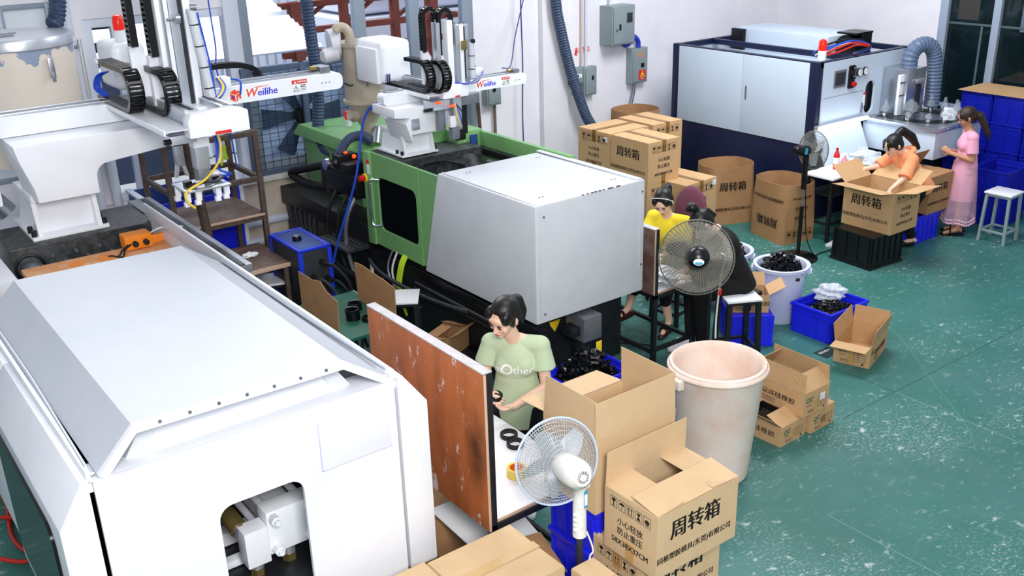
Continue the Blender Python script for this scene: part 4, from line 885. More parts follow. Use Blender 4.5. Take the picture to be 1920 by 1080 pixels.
def carton(label, L, Wd, H, loc, rz=0, flaps=None, m='kraft', size='60X49X47CM', faces=('-y', '-x'), style='turnover', group=None, flap_len=None, upside=False, tape=True, inside='kraft_inside', tapem='tape', belly=0, sticker=None):
    """L along local x, Wd along local y; loc = centre of the base"""
    r = thing('carton', label, 'carton', loc, rz, group); t = .004; a, b = L/2, Wd/2
    fl = {'-y': 0, '+y': 0, '-x': 0, '+x': 0}
    if flaps: fl.update(flaps)
    o = MB()
    if belly:
        n = 40; ring = []
        for i in range(n):
            th = 2*PI*i/n; c_, s_ = math.cos(th), math.sin(th); k = 1/max(abs(c_)/a, abs(s_)/b); e = 1/math.sqrt((c_/(a*1.2))**2+(s_/(b*1.2))**2); ring.append((c_, s_, k, e))
        def Rg(z, f, off): return [o.bm.verts.new((c_*(k*(1-f)+e*f-off), s_*(k*(1-f)+e*f-off), z)) for c_, s_, k, e in ring]
        lv = [(0, 0), (H*.33, .05), (H*.66, .3), (H, .75)]
        R0 = [Rg(z, f*belly, 0) for z, f in lv] + [Rg(z, f*belly, .006) for z, f in lv[::-1]]
        for A_, B_ in zip(R0, R0[1:]):
            for i in range(n): o.bm.faces.new((A_[i], A_[(i+1) % n], B_[(i+1) % n], B_[i]))
        o.bm.faces.new(R0[-1]); o.bm.faces.new(R0[0][::-1])
    else:
        V = [[o.bm.verts.new((x, y, z)) for x, y in ((-i, -j), (i, -j), (i, j), (-i, j))] for i, j, z in ((a, b, 0), (a, b, H), (a-t, b-t, H), (a-t, b-t, t))]
        for A_, B_ in zip(V, V[1:]):
            for i in range(4): o.bm.faces.new((A_[i], A_[(i+1) % 4], B_[(i+1) % 4], B_[i]))
        o.bm.faces.new(V[0][::-1]); o.bm.faces.new(V[-1])
    body = o.build('carton_body', m, r)
    FL = flap_len or Wd/2
    closed = not belly and all(fl[k] == 0 for k in fl)
    for k in (() if belly else ('-x', '+x', '-y', '+y')):
        ang = fl[k]
        if ang is None: continue
        n_, rt = FACE[k]; n_, rt = Vector(n_), Vector(rt); half = a if k in ('-y', '+y') else b; dist = b if k in ('-y', '+y') else a
        length = min(FL, b-.001) if k in ('-y', '+y') else min(FL, a*.92)
        an = math.radians(ang); d = -n_*math.cos(an) + Vector((0, 0, 1))*math.sin(an)
        dz = (.002 if k in ('-x', '+x') else .0065)
        hinge = n_*(dist-(.002 if ang < 45 else .0015)) + Vector((0, 0, H+dz*(1 if ang < 60 else .4)))
        nn = d.cross(rt).normalized(); w2 = half-.0025
        mb = MB(); vs = [mb.bm.verts.new(hinge + rt*u*w2*(1-.012*(v > 0)) + d*length*v + nn*q*.0035) for q in (0, 1) for u, v in ((-1, 0), (1, 0), (1, 1), (-1, 1))]
        for f in ((0, 1, 2, 3), (7, 6, 5, 4), (0, 4, 5, 1), (1, 5, 6, 2), (2, 6, 7, 3), (3, 7, 4, 0)): mb.bm.faces.new([vs[i] for i in f])
        mb.build('carton_flap', m if m != 'kraft' or ang < 10 else 'kraft', r)
    if tape:
        if closed:
            MB().box(-a-.001, a+.001, -.03, .03, H+.0105, H+.012).build('packing_tape', tapem, r)
            for s_ in (-1, 1): MB().box(s_*a-.0012, s_*a+.0012, -.03, .03, H-.12, H+.011).build('packing_tape', tapem, r)
        if not belly:
            for s_ in (-1, 1): MB().box(s_*a-.0012, s_*a+.0012, -.03, .03, 0, .11).build('packing_tape', tapem, r)
    if sticker: 
        k, u, v = sticker; n_, rt = Vector(FACE[k][0]), Vector(FACE[k][1]); dist = b if k[1] == 'y' else a
        c_ = n_*(dist+.001)+rt*u+Vector((0, 0, v)); mb = MB(); mb.face([c_-rt*.03-Vector((0, 0, .03)), c_+rt*.03-Vector((0, 0, .03)), c_+rt*.03+Vector((0, 0, .03)), c_-rt*.03+Vector((0, 0, .03))]); mb.build('paper_sticker', 'paper', r)
    up0 = Vector((0, 0, -1 if upside else 1)); zc = lambda f: H*(1-f) if upside else H*f
    for k in faces:
        n_, rt = Vector(FACE[k][0]), Vector(FACE[k][1]); 
        if upside: rt = -rt
        dist = (b if k[1] == 'y' else a) + (.012 if belly else 0); half = a if k[1] == 'y' else b; long_ = k[1] == 'y'
        base = lambda u, f: n_*dist + rt*u + Vector((0, 0, zc(f)))
        def ln(*A, **K): put_text(MB_(), *A, **K)
        made = []
        def MB_(): made.append(MB()); return made[-1]
        if style == 'turnover':
            if long_:
                ln('周转箱', .122*(L/.59), base(-.02, .66), rt, up0, bold=.0036); ln('同裕塑胶模具(东莞)有限公司', .043*(L/.59), base(-.02, .27), rt, up0, bold=.0012)
            else:
                print_icons(r, base(0, .83), rt, up0, .052*(Wd/.38)*.95)
                ln('小心轻放', .047, base(0, .56), rt, up0, bold=.001); ln('防止重压', .047, base(0, .40), rt, up0, bold=.001); ln(size, .046, base(0, .22), rt, up0, bold=.0016)
        else:
            if long_:
                ln('混炼硅橡胶', .052, base(.03, .5), rt, up0, bold=.0008, sx=1.25)
                for i in range(4): ln('·通用型混炼硅橡胶·出口级' if i % 2 else '东莞市有机硅材料有限公司', .011, base(-.06, .3-.06*i), rt, up0)
            else:
                for i in range(5): (lambda q_: q_.bm.faces.new([q_.bm.verts.new(base(.02+x_, .62-.1*i) + n_*.0013 + up0*y_) for x_, y_ in ((0, 0), (.1, 0), (.1, .0022), (0, .0022))]))(MB_())
                for x_ in (.02, .06, .12): (lambda q_: q_.bm.faces.new([q_.bm.verts.new(base(x_, .22) + n_*.0013 + rt*u + up0*v*.08) for u, v in ((0, 0), (.0022, 0), (.0022, 1), (0, 1))]))(MB_())
                ln('有机硅橡', .014, base(-.085, .42), rt, up0); print_icons(r, base(-.06, .16), rt, up0, .022, 3)
                ln('▲', .03, base(.1, .13), rt, up0)
        for q_ in made:
            if belly:
                for v in q_.bm.verts:
                    x_, y_ = v.co.x, v.co.y; th = math.atan2(y_, x_); c_, s_ = math.cos(th), math.sin(th); k_ = 1/max(abs(c_)/a, abs(s_)/b); e_ = 1/math.sqrt((c_/(a*1.2))**2+(s_/(b*1.2))**2)
                    zz = v.co.z/H; f_ = belly*(np.interp(zz, (0, .33, .66, 1), (0, .05, .3, .75))); R_ = k_*(1-f_)+e_*f_+.006; v.co.x, v.co.y = c_*R_, s_*R_
            q_.build('printed_lettering', 'ink', r, smooth=False)
        if style != 'turnover' and not long_ or (style != 'turnover' and long_):
            mg = MB(); put_text(mg, 'QZ', .058, base(-.085 if not long_ else -half+.07, .66), rt, up0, bold=.0018, shear=.2); mg.build('printed_logo', 'ink_green', r, smooth=False)
    return r
GA = 'printed turnover cartons'
carton('open carton sized 58X38X37CM with flaps half folded in, next to the white bin', .59, .385, .37, (3.255, 3.065, .744), 0, {'-x': 5, '+x': 4, '-y': 7, '+y': 88}, 'kraft_light', '58X38X37CM', group=GA)
carton('brown carton printed 58X38X37CM under the half open carton, cut off by the photo edge', .59, .385, .37, (3.275, 3.18, .372), 0, None, 'kraft_light', '58X38X37CM', group=GA)
carton('plain carton at the foot of the printed stack beside the blue crates', .59, .385, .37, (3.27, 3.13, 0), 0, None, 'kraft_light', '58X38X37CM', group=GA)
carton('wide open unprinted carton with flaps standing up on blue crates behind the white fan', .583, .432, .442, (3.250, 3.545, .888), 0, {'-x': 86, '+x': 88, '-y': 88, '+y': 185}, 'kraft_light', faces=(), tape=False, flap_len=.221)
carton('closed taped carton under the white machine front, light lid with a tape strip', .54, .47, .37, (2.405, 3.48, .372), 0, None, 'kraft_light', faces=('-y',), tapem='tape_clear')
carton('lower closed carton under the light taped lid near the white machine', .54, .47, .37, (2.405, 3.48, 0), 0, None, 'kraft_light', faces=('-y',))
carton('closed carton lid cut off by the photo edge beside the white machine front', .54, .47, .37, (1.86, 3.50, .372), 0, None, 'kraft_light', faces=())
carton('base carton below the cut off lid beside the white machine front', .54, .47, .37, (1.86, 3.50, 0), 0, None, 'kraft_light', faces=())
carton('small light carton corner between the white fan pole and the tall printed stack', .16*2, .40, .37, (2.87, 3.02-.0, .37), 0, None, 'kraft_light', faces=(), tape=False) if 0 else None
c_ = carton('carton lid corner poking in beside the white fan pole, cut off by the photo edge', .15, .36, .37, (2.765, 3.03, .372), 0, None, 'kraft_light', faces=(), tape=False)
carton('carton below the lid corner beside the white fan pole', .15, .27, .37, (2.765, 2.985, 0), 0, None, 'kraft_light', faces=(), tape=False)
carton('brown carton lying half under the work table behind the white machine corner', .5, .42, .33, (2.72, 4.66, 0), math.radians(10), None, 'kraft_old', faces=(), tape=False)
# wall stack
GS = 'turnover cartons stacked by the wall'
H3 = .468
for k, nm in enumerate(('bottom', 'middle', 'top')):
    carton(f'{nm} one of three printed cartons stacked behind the yellow shirted woman', .60, .48, H3, (7.68, 7.84, k*.47), PI/2*3, None, 'kraft', faces=('-y', '+x') if k else (), group=GS, tapem='tape_old')
    carton(f'{nm} carton of the stack by the ribbed hose, end face printed with symbols', .60, .55, H3, (7.74, 8.43, k*.47), 0, None, 'kraft', faces=('-x',) if k else (), group=GS, tapem='tape_old', sticker=('-x', .2, .4) if k == 2 else None)
    carton(f'{nm} carton of the stack nearest the dark blue cabinet, behind the tall printed stack', .60, .48, H3, (8.35, 8.45, k*.47), PI/2*3, None, 'kraft', faces=('+x',) if k else (), group=GS, tapem='tape_old')
for k, nm in enumerate(('lower', 'upper')):
    carton(f'{nm} printed carton behind the maroon chair, in a stack of two', .60, .54, .465, (8.0, 7.28+.30, k*.468), math.radians(274), None, 'kraft', faces=('+x',), group=GS, tapem='tape_old', sticker=('+x', .22, .42) if k else None)
carton('tall open carton with bulging round mouth standing by the blue cabinet, symbols upright', .60, .50, .74, (9.42, 8.16, 0), math.radians(-22), None, 'kraft_old', faces=('-y', '-x'), belly=1, tapem='tape_old', size='60X49X47CM')
carton('tall open carton printed upside down with bulging mouth beside the black stand fan', .61, .50, .72, (9.43, 7.24, 0), math.radians(-101+0), None, 'kraft_old', faces=('-y', '+x'), belly=1, upside=True, tapem='tape_old')
carton('round topped open carton standing far back between the wall and blue cabinet', .55, .5, 1.2, (9.35, 9.75, 0), 0, None, 'kraft_old', faces=(), belly=1)
carton('open printed carton with flaps folded out, resting on the black crate', .63, .50, .47, (9.66, 6.09, .372), math.radians(-90), {'-y': 172, '+x': 168, '-x': 140, '+y': 150}, 'kraft', faces=('-y', '+x'), size='60X49X36.5CM', tape=False, flap_len=.25)
carton('brown printed carton with half raised flap behind the orange shirted woman', .5, .46, .44, (10.68, 6.2, .345), 0, {'-y': 0, '+y': 60}, 'kraft_old', faces=('-y', '-x'), tape=False)
# QZ cartons
GQ = 'small rubber cartons on the floor'
carton('small open carton printed QZ alone on the floor by the open blue crate', .52, .32, .20, (7.32, 4.65, 0), math.radians(18), {'-y': 100, '+y': 100, '-x': 178, '+x': 96}, 'kraft', faces=('-x', '-y'), style='qz', group=GQ, flap_len=.16)
cA = carton('open small carton with a dark packet inside, beside the white bin, bottom front', .50, .31, .165, (5.62, 4.315, 0), PI/2+math.radians(3), {'-y': 60, '+y': 140, '-x': 20, '+x': 10}, 'kraft', faces=('-x', '+y'), style='qz', group=GQ, flap_len=.155)
carton('closed small carton printed QZ on the floor under the open QZ carton', .50, .30, .17, (5.96, 4.30, 0), PI/2+math.radians(3), None, 'kraft', faces=('-x',), style='qz', group=GQ)
carton('open small carton with large printed characters, on top of two others', .54, .31, .20, (5.85, 4.31, .183), PI/2, {'-y': 84, '+y': 84, '-x': 45, '+x': 60}, 'kraft', faces=('-x', '+y'), style='qz', group=GQ, flap_len=.155, sticker=('-x', .075, .12))
carton('small open carton with raised flap on the upturned blue crate behind the stool', .36, .26, .17, (6.83, 5.57, .302), math.radians(-41), {'-y': None, '+y': 120, '-x': 30, '+x': 150}, 'kraft', faces=('-x', '-y'), style='qz', flap_len=.22)
carton('small brown carton with torn drooping flap under the green machine', .34, .22, .2, (4.25, 6.74, .22), math.radians(25), {'-x': 160, '+x': 20, '-y': 150}, 'kraft_old', faces=(), tape=False)
bx('support_board', 'black_steel', None, 4.08, 4.41, 6.5, 6.98, 0, .22); tag(bpy.data.objects['support_board'], 'black block under the torn brown carton beside the green machine', 'block')
def packet(name, label, x0, x1, y0, y1, z0, z1, m, rz=0):
    o = MB(); o.box(x0, x1, y0, y1, z0, z1, .02, seg=3); ob = o.build(name, m); return tag(ob, label, 'packet')
mat('dark_film', '#15171b', .15, bump=.6, bscale=25)
packet('film_packet', 'black film wrapped packet inside the open QZ carton', 5.72, 5.98, 4.08, 4.54, .2, .36, 'dark_film')
packet('film_packet', 'black film wrapped packet in the lower open carton by the white bin', 5.5, 5.74, 4.1, 4.53, .02, .15, 'dark_film')
packet('film_packet', 'shiny dark film bag in the small carton on the upturned blue crate', 6.72, 6.92, 5.46, 5.64, .31, .48, 'dark_film')
# loose cardboard
def sheet(name, label, pts, th, m, cat='cardboard'):
    """flat board standing or lying: pts = outline corners (world), extruded by th along its normal"""
    v = [Vector(p) for p in pts]; n = (v[1]-v[0]).cross(v[2]-v[0]).normalized()
    mb = MB(); A_ = [mb.bm.verts.new(p) for p in v]; B_ = [mb.bm.verts.new(p+n*th) for p in v]
    mb.bm.faces.new(A_[::-1]); mb.bm.faces.new(B_)
    for i in range(len(v)): j = (i+1) % len(v); mb.bm.faces.new((A_[i], A_[j], B_[j], B_[i]))
    return tag(mb.build(name, m), label, cat)
ca = sheet('cardboard_screen', 'brown cardboard screen with water stains standing on the green table, wavy top', [(3.15, 7.26, .772), (3.15, 6.60, .772), (3.15, 6.58, 1.04), (3.15, 6.76, 1.07), (3.15, 6.86, 1.13), (3.15, 7.0, 1.10), (3.15, 7.26, 1.10)], .006, 'kraft_old')
mat('stain', '#6b482c', .8)
for y, z, a_, b_ in ((6.98, .93, .045, .03), (6.86, .84, .03, .05), (7.2, 1.0, .02, .05), (7.1, .85, .03, .03)):
    MB().prism([(y+a_*math.cos(t_*PI/8)*(1+.15*math.sin(3*t_)), z+b_*math.sin(t_*PI/8)) for t_ in range(16)], 3.1485, 3.1495, 'yz').build('water_stain', 'stain', ca)
cb = sheet('cardboard_screen', 'creased cardboard screen standing on the green table near the white stool', [(3.6, 7.10, .775), (3.6, 6.47, .775), (3.6, 6.46, 1.07), (3.6, 6.6, 1.09), (3.6, 7.0, 1.12), (3.6, 7.12, 1.11)], .006, 'kraft_old')
for y in (6.64, 6.79, 6.94): bx('crease', 'kraft', cb, 3.598, 3.6, y, y+.008, .775, 1.1, .0005)
sheet('cardboard_sheet', 'loose tan cardboard flap leaning under the white table by the white fan', [(2.84, 3.86, .50), (3.0, 3.86, .47), (2.93, 3.53, .42), (2.76, 3.56, .46)], .005, 'kraft_old')
sheet('lower_shelf_sheet', 'white paper covered board lying low under the white work table', [(2.66, 4.55, .40), (2.64, 3.90, .40), (3.02, 3.90, .42), (3.14, 4.5, .42)], .008, 'paper', 'board')

# ---------------------------------------------------------------- plastic crates
def crate(label, L, Wd, H, loc, rz=0, m='blue_plastic', inverted=False, group=None, ribs=6, lipm=None):
    r = thing('plastic_crate', label, 'crate', loc, rz, group); t = .006; a, b = L/2, Wd/2; k = .94
    f = (lambda z: H-z) if inverted else (lambda z: z)
    o = MB(); lv = [(k*a, k*b, 0), (a-.012, b-.012, H), (a-.012-t, b-.012-t, H), (k*a-t, k*b-t, .008)]
    V = [[o.bm.verts.new((x, y, f(z))) for x, y in ((-i, -j), (i, -j), (i, j), (-i, j))] for i, j, z in lv]
    for A_, B_ in zip(V, V[1:]):
        for i in range(4): o.bm.faces.new((A_[i], A_[(i+1) % 4], B_[(i+1) % 4], B_[i]))
    o.bm.faces.new(V[0]); o.bm.faces.new(V[-1]); o.build('crate_body', m, r)
    rim = MB()
    for z0, z1, g in ((H-.03, H-.002, 0), (H-.075, H-.06, .008)):
        A_ = sorted((f(z0), f(z1)))
        for x0, x1, y0, y1 in ((-a+g, a-g, -b+g, -b+.02+g), (-a+g, a-g, b-.02-g, b-g), (-a+g, -a+.02+g, -b+.02+g, b-.02-g), (a-.02-g, a-g, -b+.02+g, b-.02-g)):
            rb = MB(); rb.box(x0, x1, y0, y1, A_[0], A_[1], .003); rb.build('crate_rim', m, r)
    for s_ in (-1, 1):
        for i in range(ribs):
            u = -a*.86+1.72*a*i/(ribs-1); z0, z1 = sorted((f(.015), f(H-.06)))
            MB().prism([(s_*(b*k-.002), f(.012)), (s_*(b*k+.012), f(.012)), (s_*(b-.004), f(H-.06)), (s_*(b-.02), f(H-.06))], u-.006, u+.006, 'yz').build('crate_rib', m, r)
        for i in range(ribs-2):
            u = -b*.82+1.64*b*i/(ribs-3); MB().prism([(s_*(a*k-.002), f(.012)), (s_*(a*k+.012), f(.012)), (s_*(a-.004), f(H-.06)), (s_*(a-.02), f(H-.06))], u-.006, u+.006, 'xz').build('crate_rib', m, r)
    return r
def scraps(name, label, fn, n, size, seed, m='black_plastic', cat='scrap'):
    """a heap of black moulding sprues: short sticks and lugs"""
    rnd = random.Random(seed); o = MB()
    for _ in range(n):
        p = Vector(fn(rnd)); L_ = rnd.uniform(.6, 1.5)*size; w = rnd.uniform(.09, .16)*size
        M_ = T(*p) @ Matrix.Rotation(rnd.uniform(0, 6.28), 4, 'Z') @ Matrix.Rotation(rnd.uniform(-1.1, 1.1), 4, 'Y')
        o.box(-L_/2, L_/2, -w, w, -w, w, M=M_)
        if rnd.random() < .5: o.box(L_/2-w*2.5, L_/2, -w*3, w*3, -w, w, M=M_)
    ob = o.build(name, m, smooth=False); tag(ob, label, cat); return stuff(ob)
def heap(cx, cy, rx, ry, z0, z1):
    def fn(r):
        a, q = r.uniform(0, 6.28), math.sqrt(r.random()); return (cx+rx*q*math.cos(a), cy+ry*q*math.sin(a), z0+(z1-z0)*(1-q*q)*r.uniform(.75, 1))
    return fn
def heapbox(cx, cy, rx, ry, z0, z1):
    def fn(r):
        u, v = r.uniform(-1, 1), r.uniform(-1, 1); return (cx+rx*u, cy+ry*v, z0+(z1-z0)*(1-max(abs(u), abs(v))**2)*r.uniform(.7, 1))
    return fn
crate('open blue crate filled with fine black parts and a clear bag, on the green floor', .58, .46, .30, (7.55, 5.17, 0))
scraps('black_parts', 'fine black parts filling the open blue crate with the clear bag', heapbox(7.52, 5.15, .23, .16, .21, .29), 700, .04, 1)
crate('upturned blue crate behind the black legged stool, small carton on it', .52, .42, .30, (6.85, 5.59, 0), math.radians(53), inverted=True)
crate('black crate upside down under the open printed carton', .56, .56, .37, (9.47, 6.08, 0), math.radians(-4), 'black_paint', True, ribs=6)
GB = 'blue crates under the open carton'
for k, nm in enumerate(('lowest', 'middle', 'top')): crate(f'{nm} blue crate under the wide open carton behind the white fan', .575, .42, .294, (3.26, 3.545, k*.2955), group=GB)
crate('blue crate heaped with black runners behind the green shirted woman', .62, .44, .42, (4.68, 5.36, 0))
scraps('black_runners', 'glossy black runners heaped in the blue crate behind the green shirt', heapbox(4.66, 5.36, .22, .15, .28, .60), 420, .09, 2)
GW = 'blue crates stacked by the glass door'
rows = (6.69, 6.25, 5.81, 5.37)
for j, y in enumerate(rows):
    for k in range(4):
        crate(f'blue crate, {["bottom", "second", "third", "top"][k]} of its stack, {["first", "second", "third", "fourth"][j]} stack from the white wall by the glass door', .62, .43, .35, (12.82, y, k*.352), m='blue_plastic_dark', group=GW, ribs=5)
sheet('cardboard_sheet', 'tan cardboard sheet lying on the tall blue crate stack by the glass door', [(12.48, 5.2, 1.41), (13.14, 5.2, 1.41), (13.14, 6.93, 1.41), (12.47, 6.93, 1.41)], .008, 'kraft')
for j, (x, y) in enumerate(((11.85, 5.88), (11.95, 6.35))):
    for k in range(2): crate(f'{["lower", "upper"][k]} blue crate in the low stack {["behind the small white stool", "behind the pink dress"][j]}', .60, .44, .35, (x, y, k*.352), math.radians(3), 'blue_plastic_dark', group='low blue crate stack')
crate('blue crate alone on the floor at the photo edge behind the small white stool', .55, .4, .34, (12.15, 5.02, 0), m='blue_plastic_dark')
crate('blue crate on the floor under the brown carton, between the white table legs', .56, .42, .34, (10.5, 6.2, 0), m='blue_plastic')
GT = 'blue crates under the second work table'
crate('blue crate on the floor behind sandalled feet under the second table', .58, .42, .32, (6.05, 7.0, 0), group=GT); 
crate('blue crate on the floor beyond the second table next to the machine hood', .58, .42, .32, (6.05, 7.5, 0), group=GT)
# clear bag on the crate
def bag(name, label, c, rx, ry, rz, seed, m='plastic_film'):
    o = MB(); o.ell(c, rx, ry, rz, u=36, v=22); rnd = random.Random(seed); ph = [rnd.uniform(0, 6) for _ in range(6)]
    for v in o.bm.verts:
        d = v.co-Vector(c); s_ = 1+.16*math.sin(31*d.x/rx*.3+ph[0]+5*d.y/ry)+.14*math.sin(7*d.z/rz+9*d.x/rx*.6+ph[1])+rnd.uniform(-.08, .08); v.co = Vector(c)+d*s_
        v.co.z = max(v.co.z, c[2]-rz*.55)
    return tag(o.build(name, m, ang=8), label, 'bag')
bag('clear_bag', 'crumpled clear plastic bag on the black parts in the open blue crate', (7.68, 5.27, .32), .17, .12, .07, 3)
mat('flyer_dark', '#0f2724', .6)
fy = bx('floor_flyer', 'flyer_dark', None, 7.02, 7.22, 4.78, 4.93, .0005, .002, 0); tag(fy, 'dark printed flyer lying flat on the floor by the QZ carton', 'paper')
lettering(fy, '材料色卡', .04, (7.12, 4.88, .002), (1, 0, 0), (0, 1, 0), 'paper')

# ---------------------------------------------------------------- blow moulding machine (white and navy cabinet)
bm_ = thing('bottle_blowing_machine', 'long white and dark navy cabinet machine with round gauges and open top', 'machine', (11, 8.5, 0))
X0, X1, Y0, Y1, ZT = 10.0, 11.85, 7.32, 9.7, 2.0
bx('skirt_side', 'navy_paint', bm_, X0, X0+.04, Y0, Y1, .02, .985); bx('skirt_front', 'navy_paint', bm_, X0+.04, X1-.04, Y0, Y0+.04, .02, 1.22)
bx('skirt_side', 'navy_paint', bm_, X1-.04, X1, Y0, Y1, .02, .985); bx('back_panel', 'blower_panel', bm_, X0+.04, X1-.04, Y1-.04, Y1, .02, 1.98)
for x0, x1, y0, y1 in ((X0, X0+.10, Y0, Y0+.03), (X0-.012, X0+.03, Y0-.012, Y0+.12), (X1-.10, X1, Y0-.005, Y0+.1), (X0-.005, X0+.1, Y1-.12, Y1+.005), (X1-.1, X1+.005, Y1-.1, Y1)):
    bx('corner_post', 'navy_paint', bm_, x0, x1, y0, y1, .02, ZT+.005, .01)
ym = 8.46
for y0, y1 in ((Y0+.12, ym-.003), (ym+.003, Y1-.12)): 
    d = bx('cabinet_door', 'blower_panel', bm_, X0-.012, X0+.02, y0, y1, .99, 1.985, .004)
MB().prism(rounded_rect(ym-.07-.012, ym-.07+.012, 1.42, 1.60, .011), X0-.016, X0-.012, 'yz').build('recessed_handle', 'dull_steel', bm_, True)
o = MB(); hole = rounded_rect(11.0, 11.25, 1.2601, 1.62, .12, 6)
panel_with_hole(o, (X0+.10, X1-.1, 1.2, 1.985), rounded_rect(10.97, 11.17, 1.25, 1.66, .095, 6), Y0-.012, Y0+.02); o.build('front_panel', 'blower_panel', bm_, True)
bx('hatch_dark', 'black_paint', bm_, 10.92, 11.22, Y0+.05, Y0+.07, 1.22, 1.72)
bx('panel_seam', 'frame_grey', bm_, X0+.12, 10.92, Y0-.0145, Y0-.0125, 1.555, 1.56, .0003)
for x0, x1, y0, y1 in ((X0, X1, Y0, Y0+.07), (X0, X1, Y1-.07, Y1), (X0, X0+.07, Y0, Y1), (X1-.07, X1, Y0, Y1), (10.7, 10.77, Y0, Y1)): bx('top_rail', 'navy_paint', bm_, x0, x1, y0, y1, ZT-.07, ZT, .004)
bx('inner_shelf', 'blower_panel', bm_, X0+.07, X1-.07, Y0+.07, Y1-.07, 1.83, 1.85)
bx('top_cabinet', 'blower_panel', bm_, 11.0, 11.7, 7.95, 9.5, 1.85, 2.14, .008); bx('cabinet_trim', 'black_paint', bm_, 10.95, 11.05, 9.3, 9.52, 1.85, 2.13, .004)
bx('touch_screen', 'dull_steel', bm_, 10.30, 10.53, Y0-.022, Y0-.012, 1.66, 1.87, .004); bx('screen_glass', 'charcoal', bm_, 10.325, 10.505, Y0-.026, Y0-.021, 1.69, 1.84, .001)
MB().prism(rounded_rect(10.58, 10.70, 1.62, 1.90, .02), Y0-.03, Y0-.012).build('switch_plate', 'black_plastic', bm_, True)
for z in (1.86, 1.76): MB().cyl((10.66, Y0-.03, z), (10.68, Y0-.06, z), .022, n=12).build('selector_knob', 'black_plastic', bm_, True)
MB().cyl((10.67, Y0-.03, 1.67), (10.67, Y0-.065, 1.67), .03, n=16).build('stop_button', 'red_plastic', bm_, True)
for x in (10.785, 10.905):
    MB().cyl((x, Y0-.012, 1.80), (x, Y0-.04, 1.80), .052, n=24).build('gauge_case', 'charcoal', bm_, True); MB().cyl((x, Y0-.04, 1.80), (x, Y0-.043, 1.80), .043, n=24).build('gauge_dial', 'paper', bm_, True)
    MB().prism([(x-.004, 1.79), (x+.004, 1.79), (x+.02, 1.83), (x+.015, 1.832)], Y0-.0455, Y0-.0442).build('gauge_needle', 'ink', bm_, True)
bx('warning_label', 'paper', bm_, 10.93, 10.98, Y0-.0145, Y0-.013, 1.36, 1.53, .0003); bx('warning_band', 'decal_red', bm_, 10.93, 10.98, Y0-.0155, Y0-.0142, 1.50, 1.53, .0003)
bx('door_handle', 'dull_steel', bm_, 10.90, 10.925, Y0-.03, Y0-.012, 1.28, 1.40, .004)
MB().prism([(7.1, .78), (7.3, 1.20), (7.32, 1.20), (7.12, .78)], 10.0, 10.9, 'yz').build('slanted_apron', 'blower_panel', bm_, True)
lt = MB().cyl((9.98, 7.22, 1.225), (10.95, 7.22, 1.225), .02, n=12).build('tube_lamp', 'lamp_white', bm_, True)
bx('lamp_rail', 'aluminium', bm_, 9.98, 10.95, 7.24, 7.3, 1.21, 1.25, .003)
# conveyor table
bx('conveyor_body', 'blower_panel', bm_, 10.98, 12.0, 6.30, 7.30, .84, 1.17, .006); bx('conveyor_top', 'steel', bm_, 10.95, 12.03, 6.27, 7.31, 1.17, 1.225, .006)
for k in range(6): MB().cyl((11.0+.19*k, 6.262, 1.197), (11.0+.19*k, 6.27, 1.197), .008, n=8).build('rivet', 'bright_steel', bm_, True)
o = MB(); mat('belt', '#141618', .35)
pts = [(11.08, 7.2), (11.08, 6.62)] + [(11.48-.4*math.cos(a), 6.72-.36*math.sin(a)) for a in [i*PI/12 for i in range(1, 12)]] + [(11.88, 6.62), (11.88, 7.2)]
pin = [(11.24, 7.2), (11.24, 6.7)] + [(11.48-.24*math.cos(a), 6.74-.22*math.sin(a)) for a in [i*PI/12 for i in range(1, 12)]] + [(11.72, 6.7), (11.72, 7.2)]
for i in range(len(pts)-1): o.prism([pts[i], pts[i+1], pin[i+1], pin[i]], 1.226, 1.232, 'xy')
o.build('conveyor_belt', 'belt', bm_, True, M=None)
bx('conveyor_stand', 'black_steel', bm_, 11.15, 11.9, 6.62, 7.2, .02, .84, .01)
du = bx('heater_duct', 'steel', bm_, 11.31, 11.70, 6.95, 7.30, 1.235, 1.80, .006); bx('duct_side', 'navy_paint', bm_, 11.70, 11.715, 6.96, 7.29, 1.26, 1.79, .003)
bx('duct_strip', 'plastic_white', bm_, 11.23, 11.31, 7.0, 7.04, 1.24, 1.74, .003); bx('duct_handle', 'aluminium', bm_, 11.46, 11.64, 6.91, 6.945, 1.63, 1.67, .004); bx('duct_slot', 'charcoal', bm_, 11.50, 11.60, 6.935, 6.949, 1.28, 1.60, .002)
for z in (1.48, 1.64): bx('strip_clip', 'black_plastic', bm_, 11.225, 11.315, 6.99, 7.0, z, z+.012, .001)
for k in range(9): bx('duct_vent', 'plastic_white', bm_, 11.716, 11.719, 7.1, 7.11, 1.30+.04*k, 1.315+.04*k, .0005)
hh = hose('exhaust_hose', 'thick blue grey ribbed hose looping from the steel duct down behind the conveyor', [(11.55, 7.1, 1.80), (11.55, 7.1, 1.92), (11.62, 7.08, 2.03), (11.76, 7.04, 2.06), (11.88, 7.0, 1.97), (11.93, 6.98, 1.75), (11.94, 6.97, 1.5), (11.94, 6.97, 1.24)], .10, 'grey_hose', .045, .1)
beacon('red beacon lamp on the front corner of the white and navy cabinet', 10.22, 7.45, 2.0, 1.15)
vf = thing('black_blower', 'black double box blower on top of the white and navy cabinet', 'blower', (11.3, 7.75, 1.85))
MB().cyl((11.05, 7.72, 2.03), (11.27, 7.72, 2.03), .15, n=24).build('blower_drum', 'black_plastic', vf, True); MB().box(11.25, 11.47, 7.62, 7.86, 1.85, 2.20, .02).build('blower_box', 'black_plastic', vf, True)
for x in (11.08, 11.25): MB().box(x, x+.2, 7.6, 7.88, 2.185, 2.21, .004).build('blower_flange', 'black_plastic', vf, True)
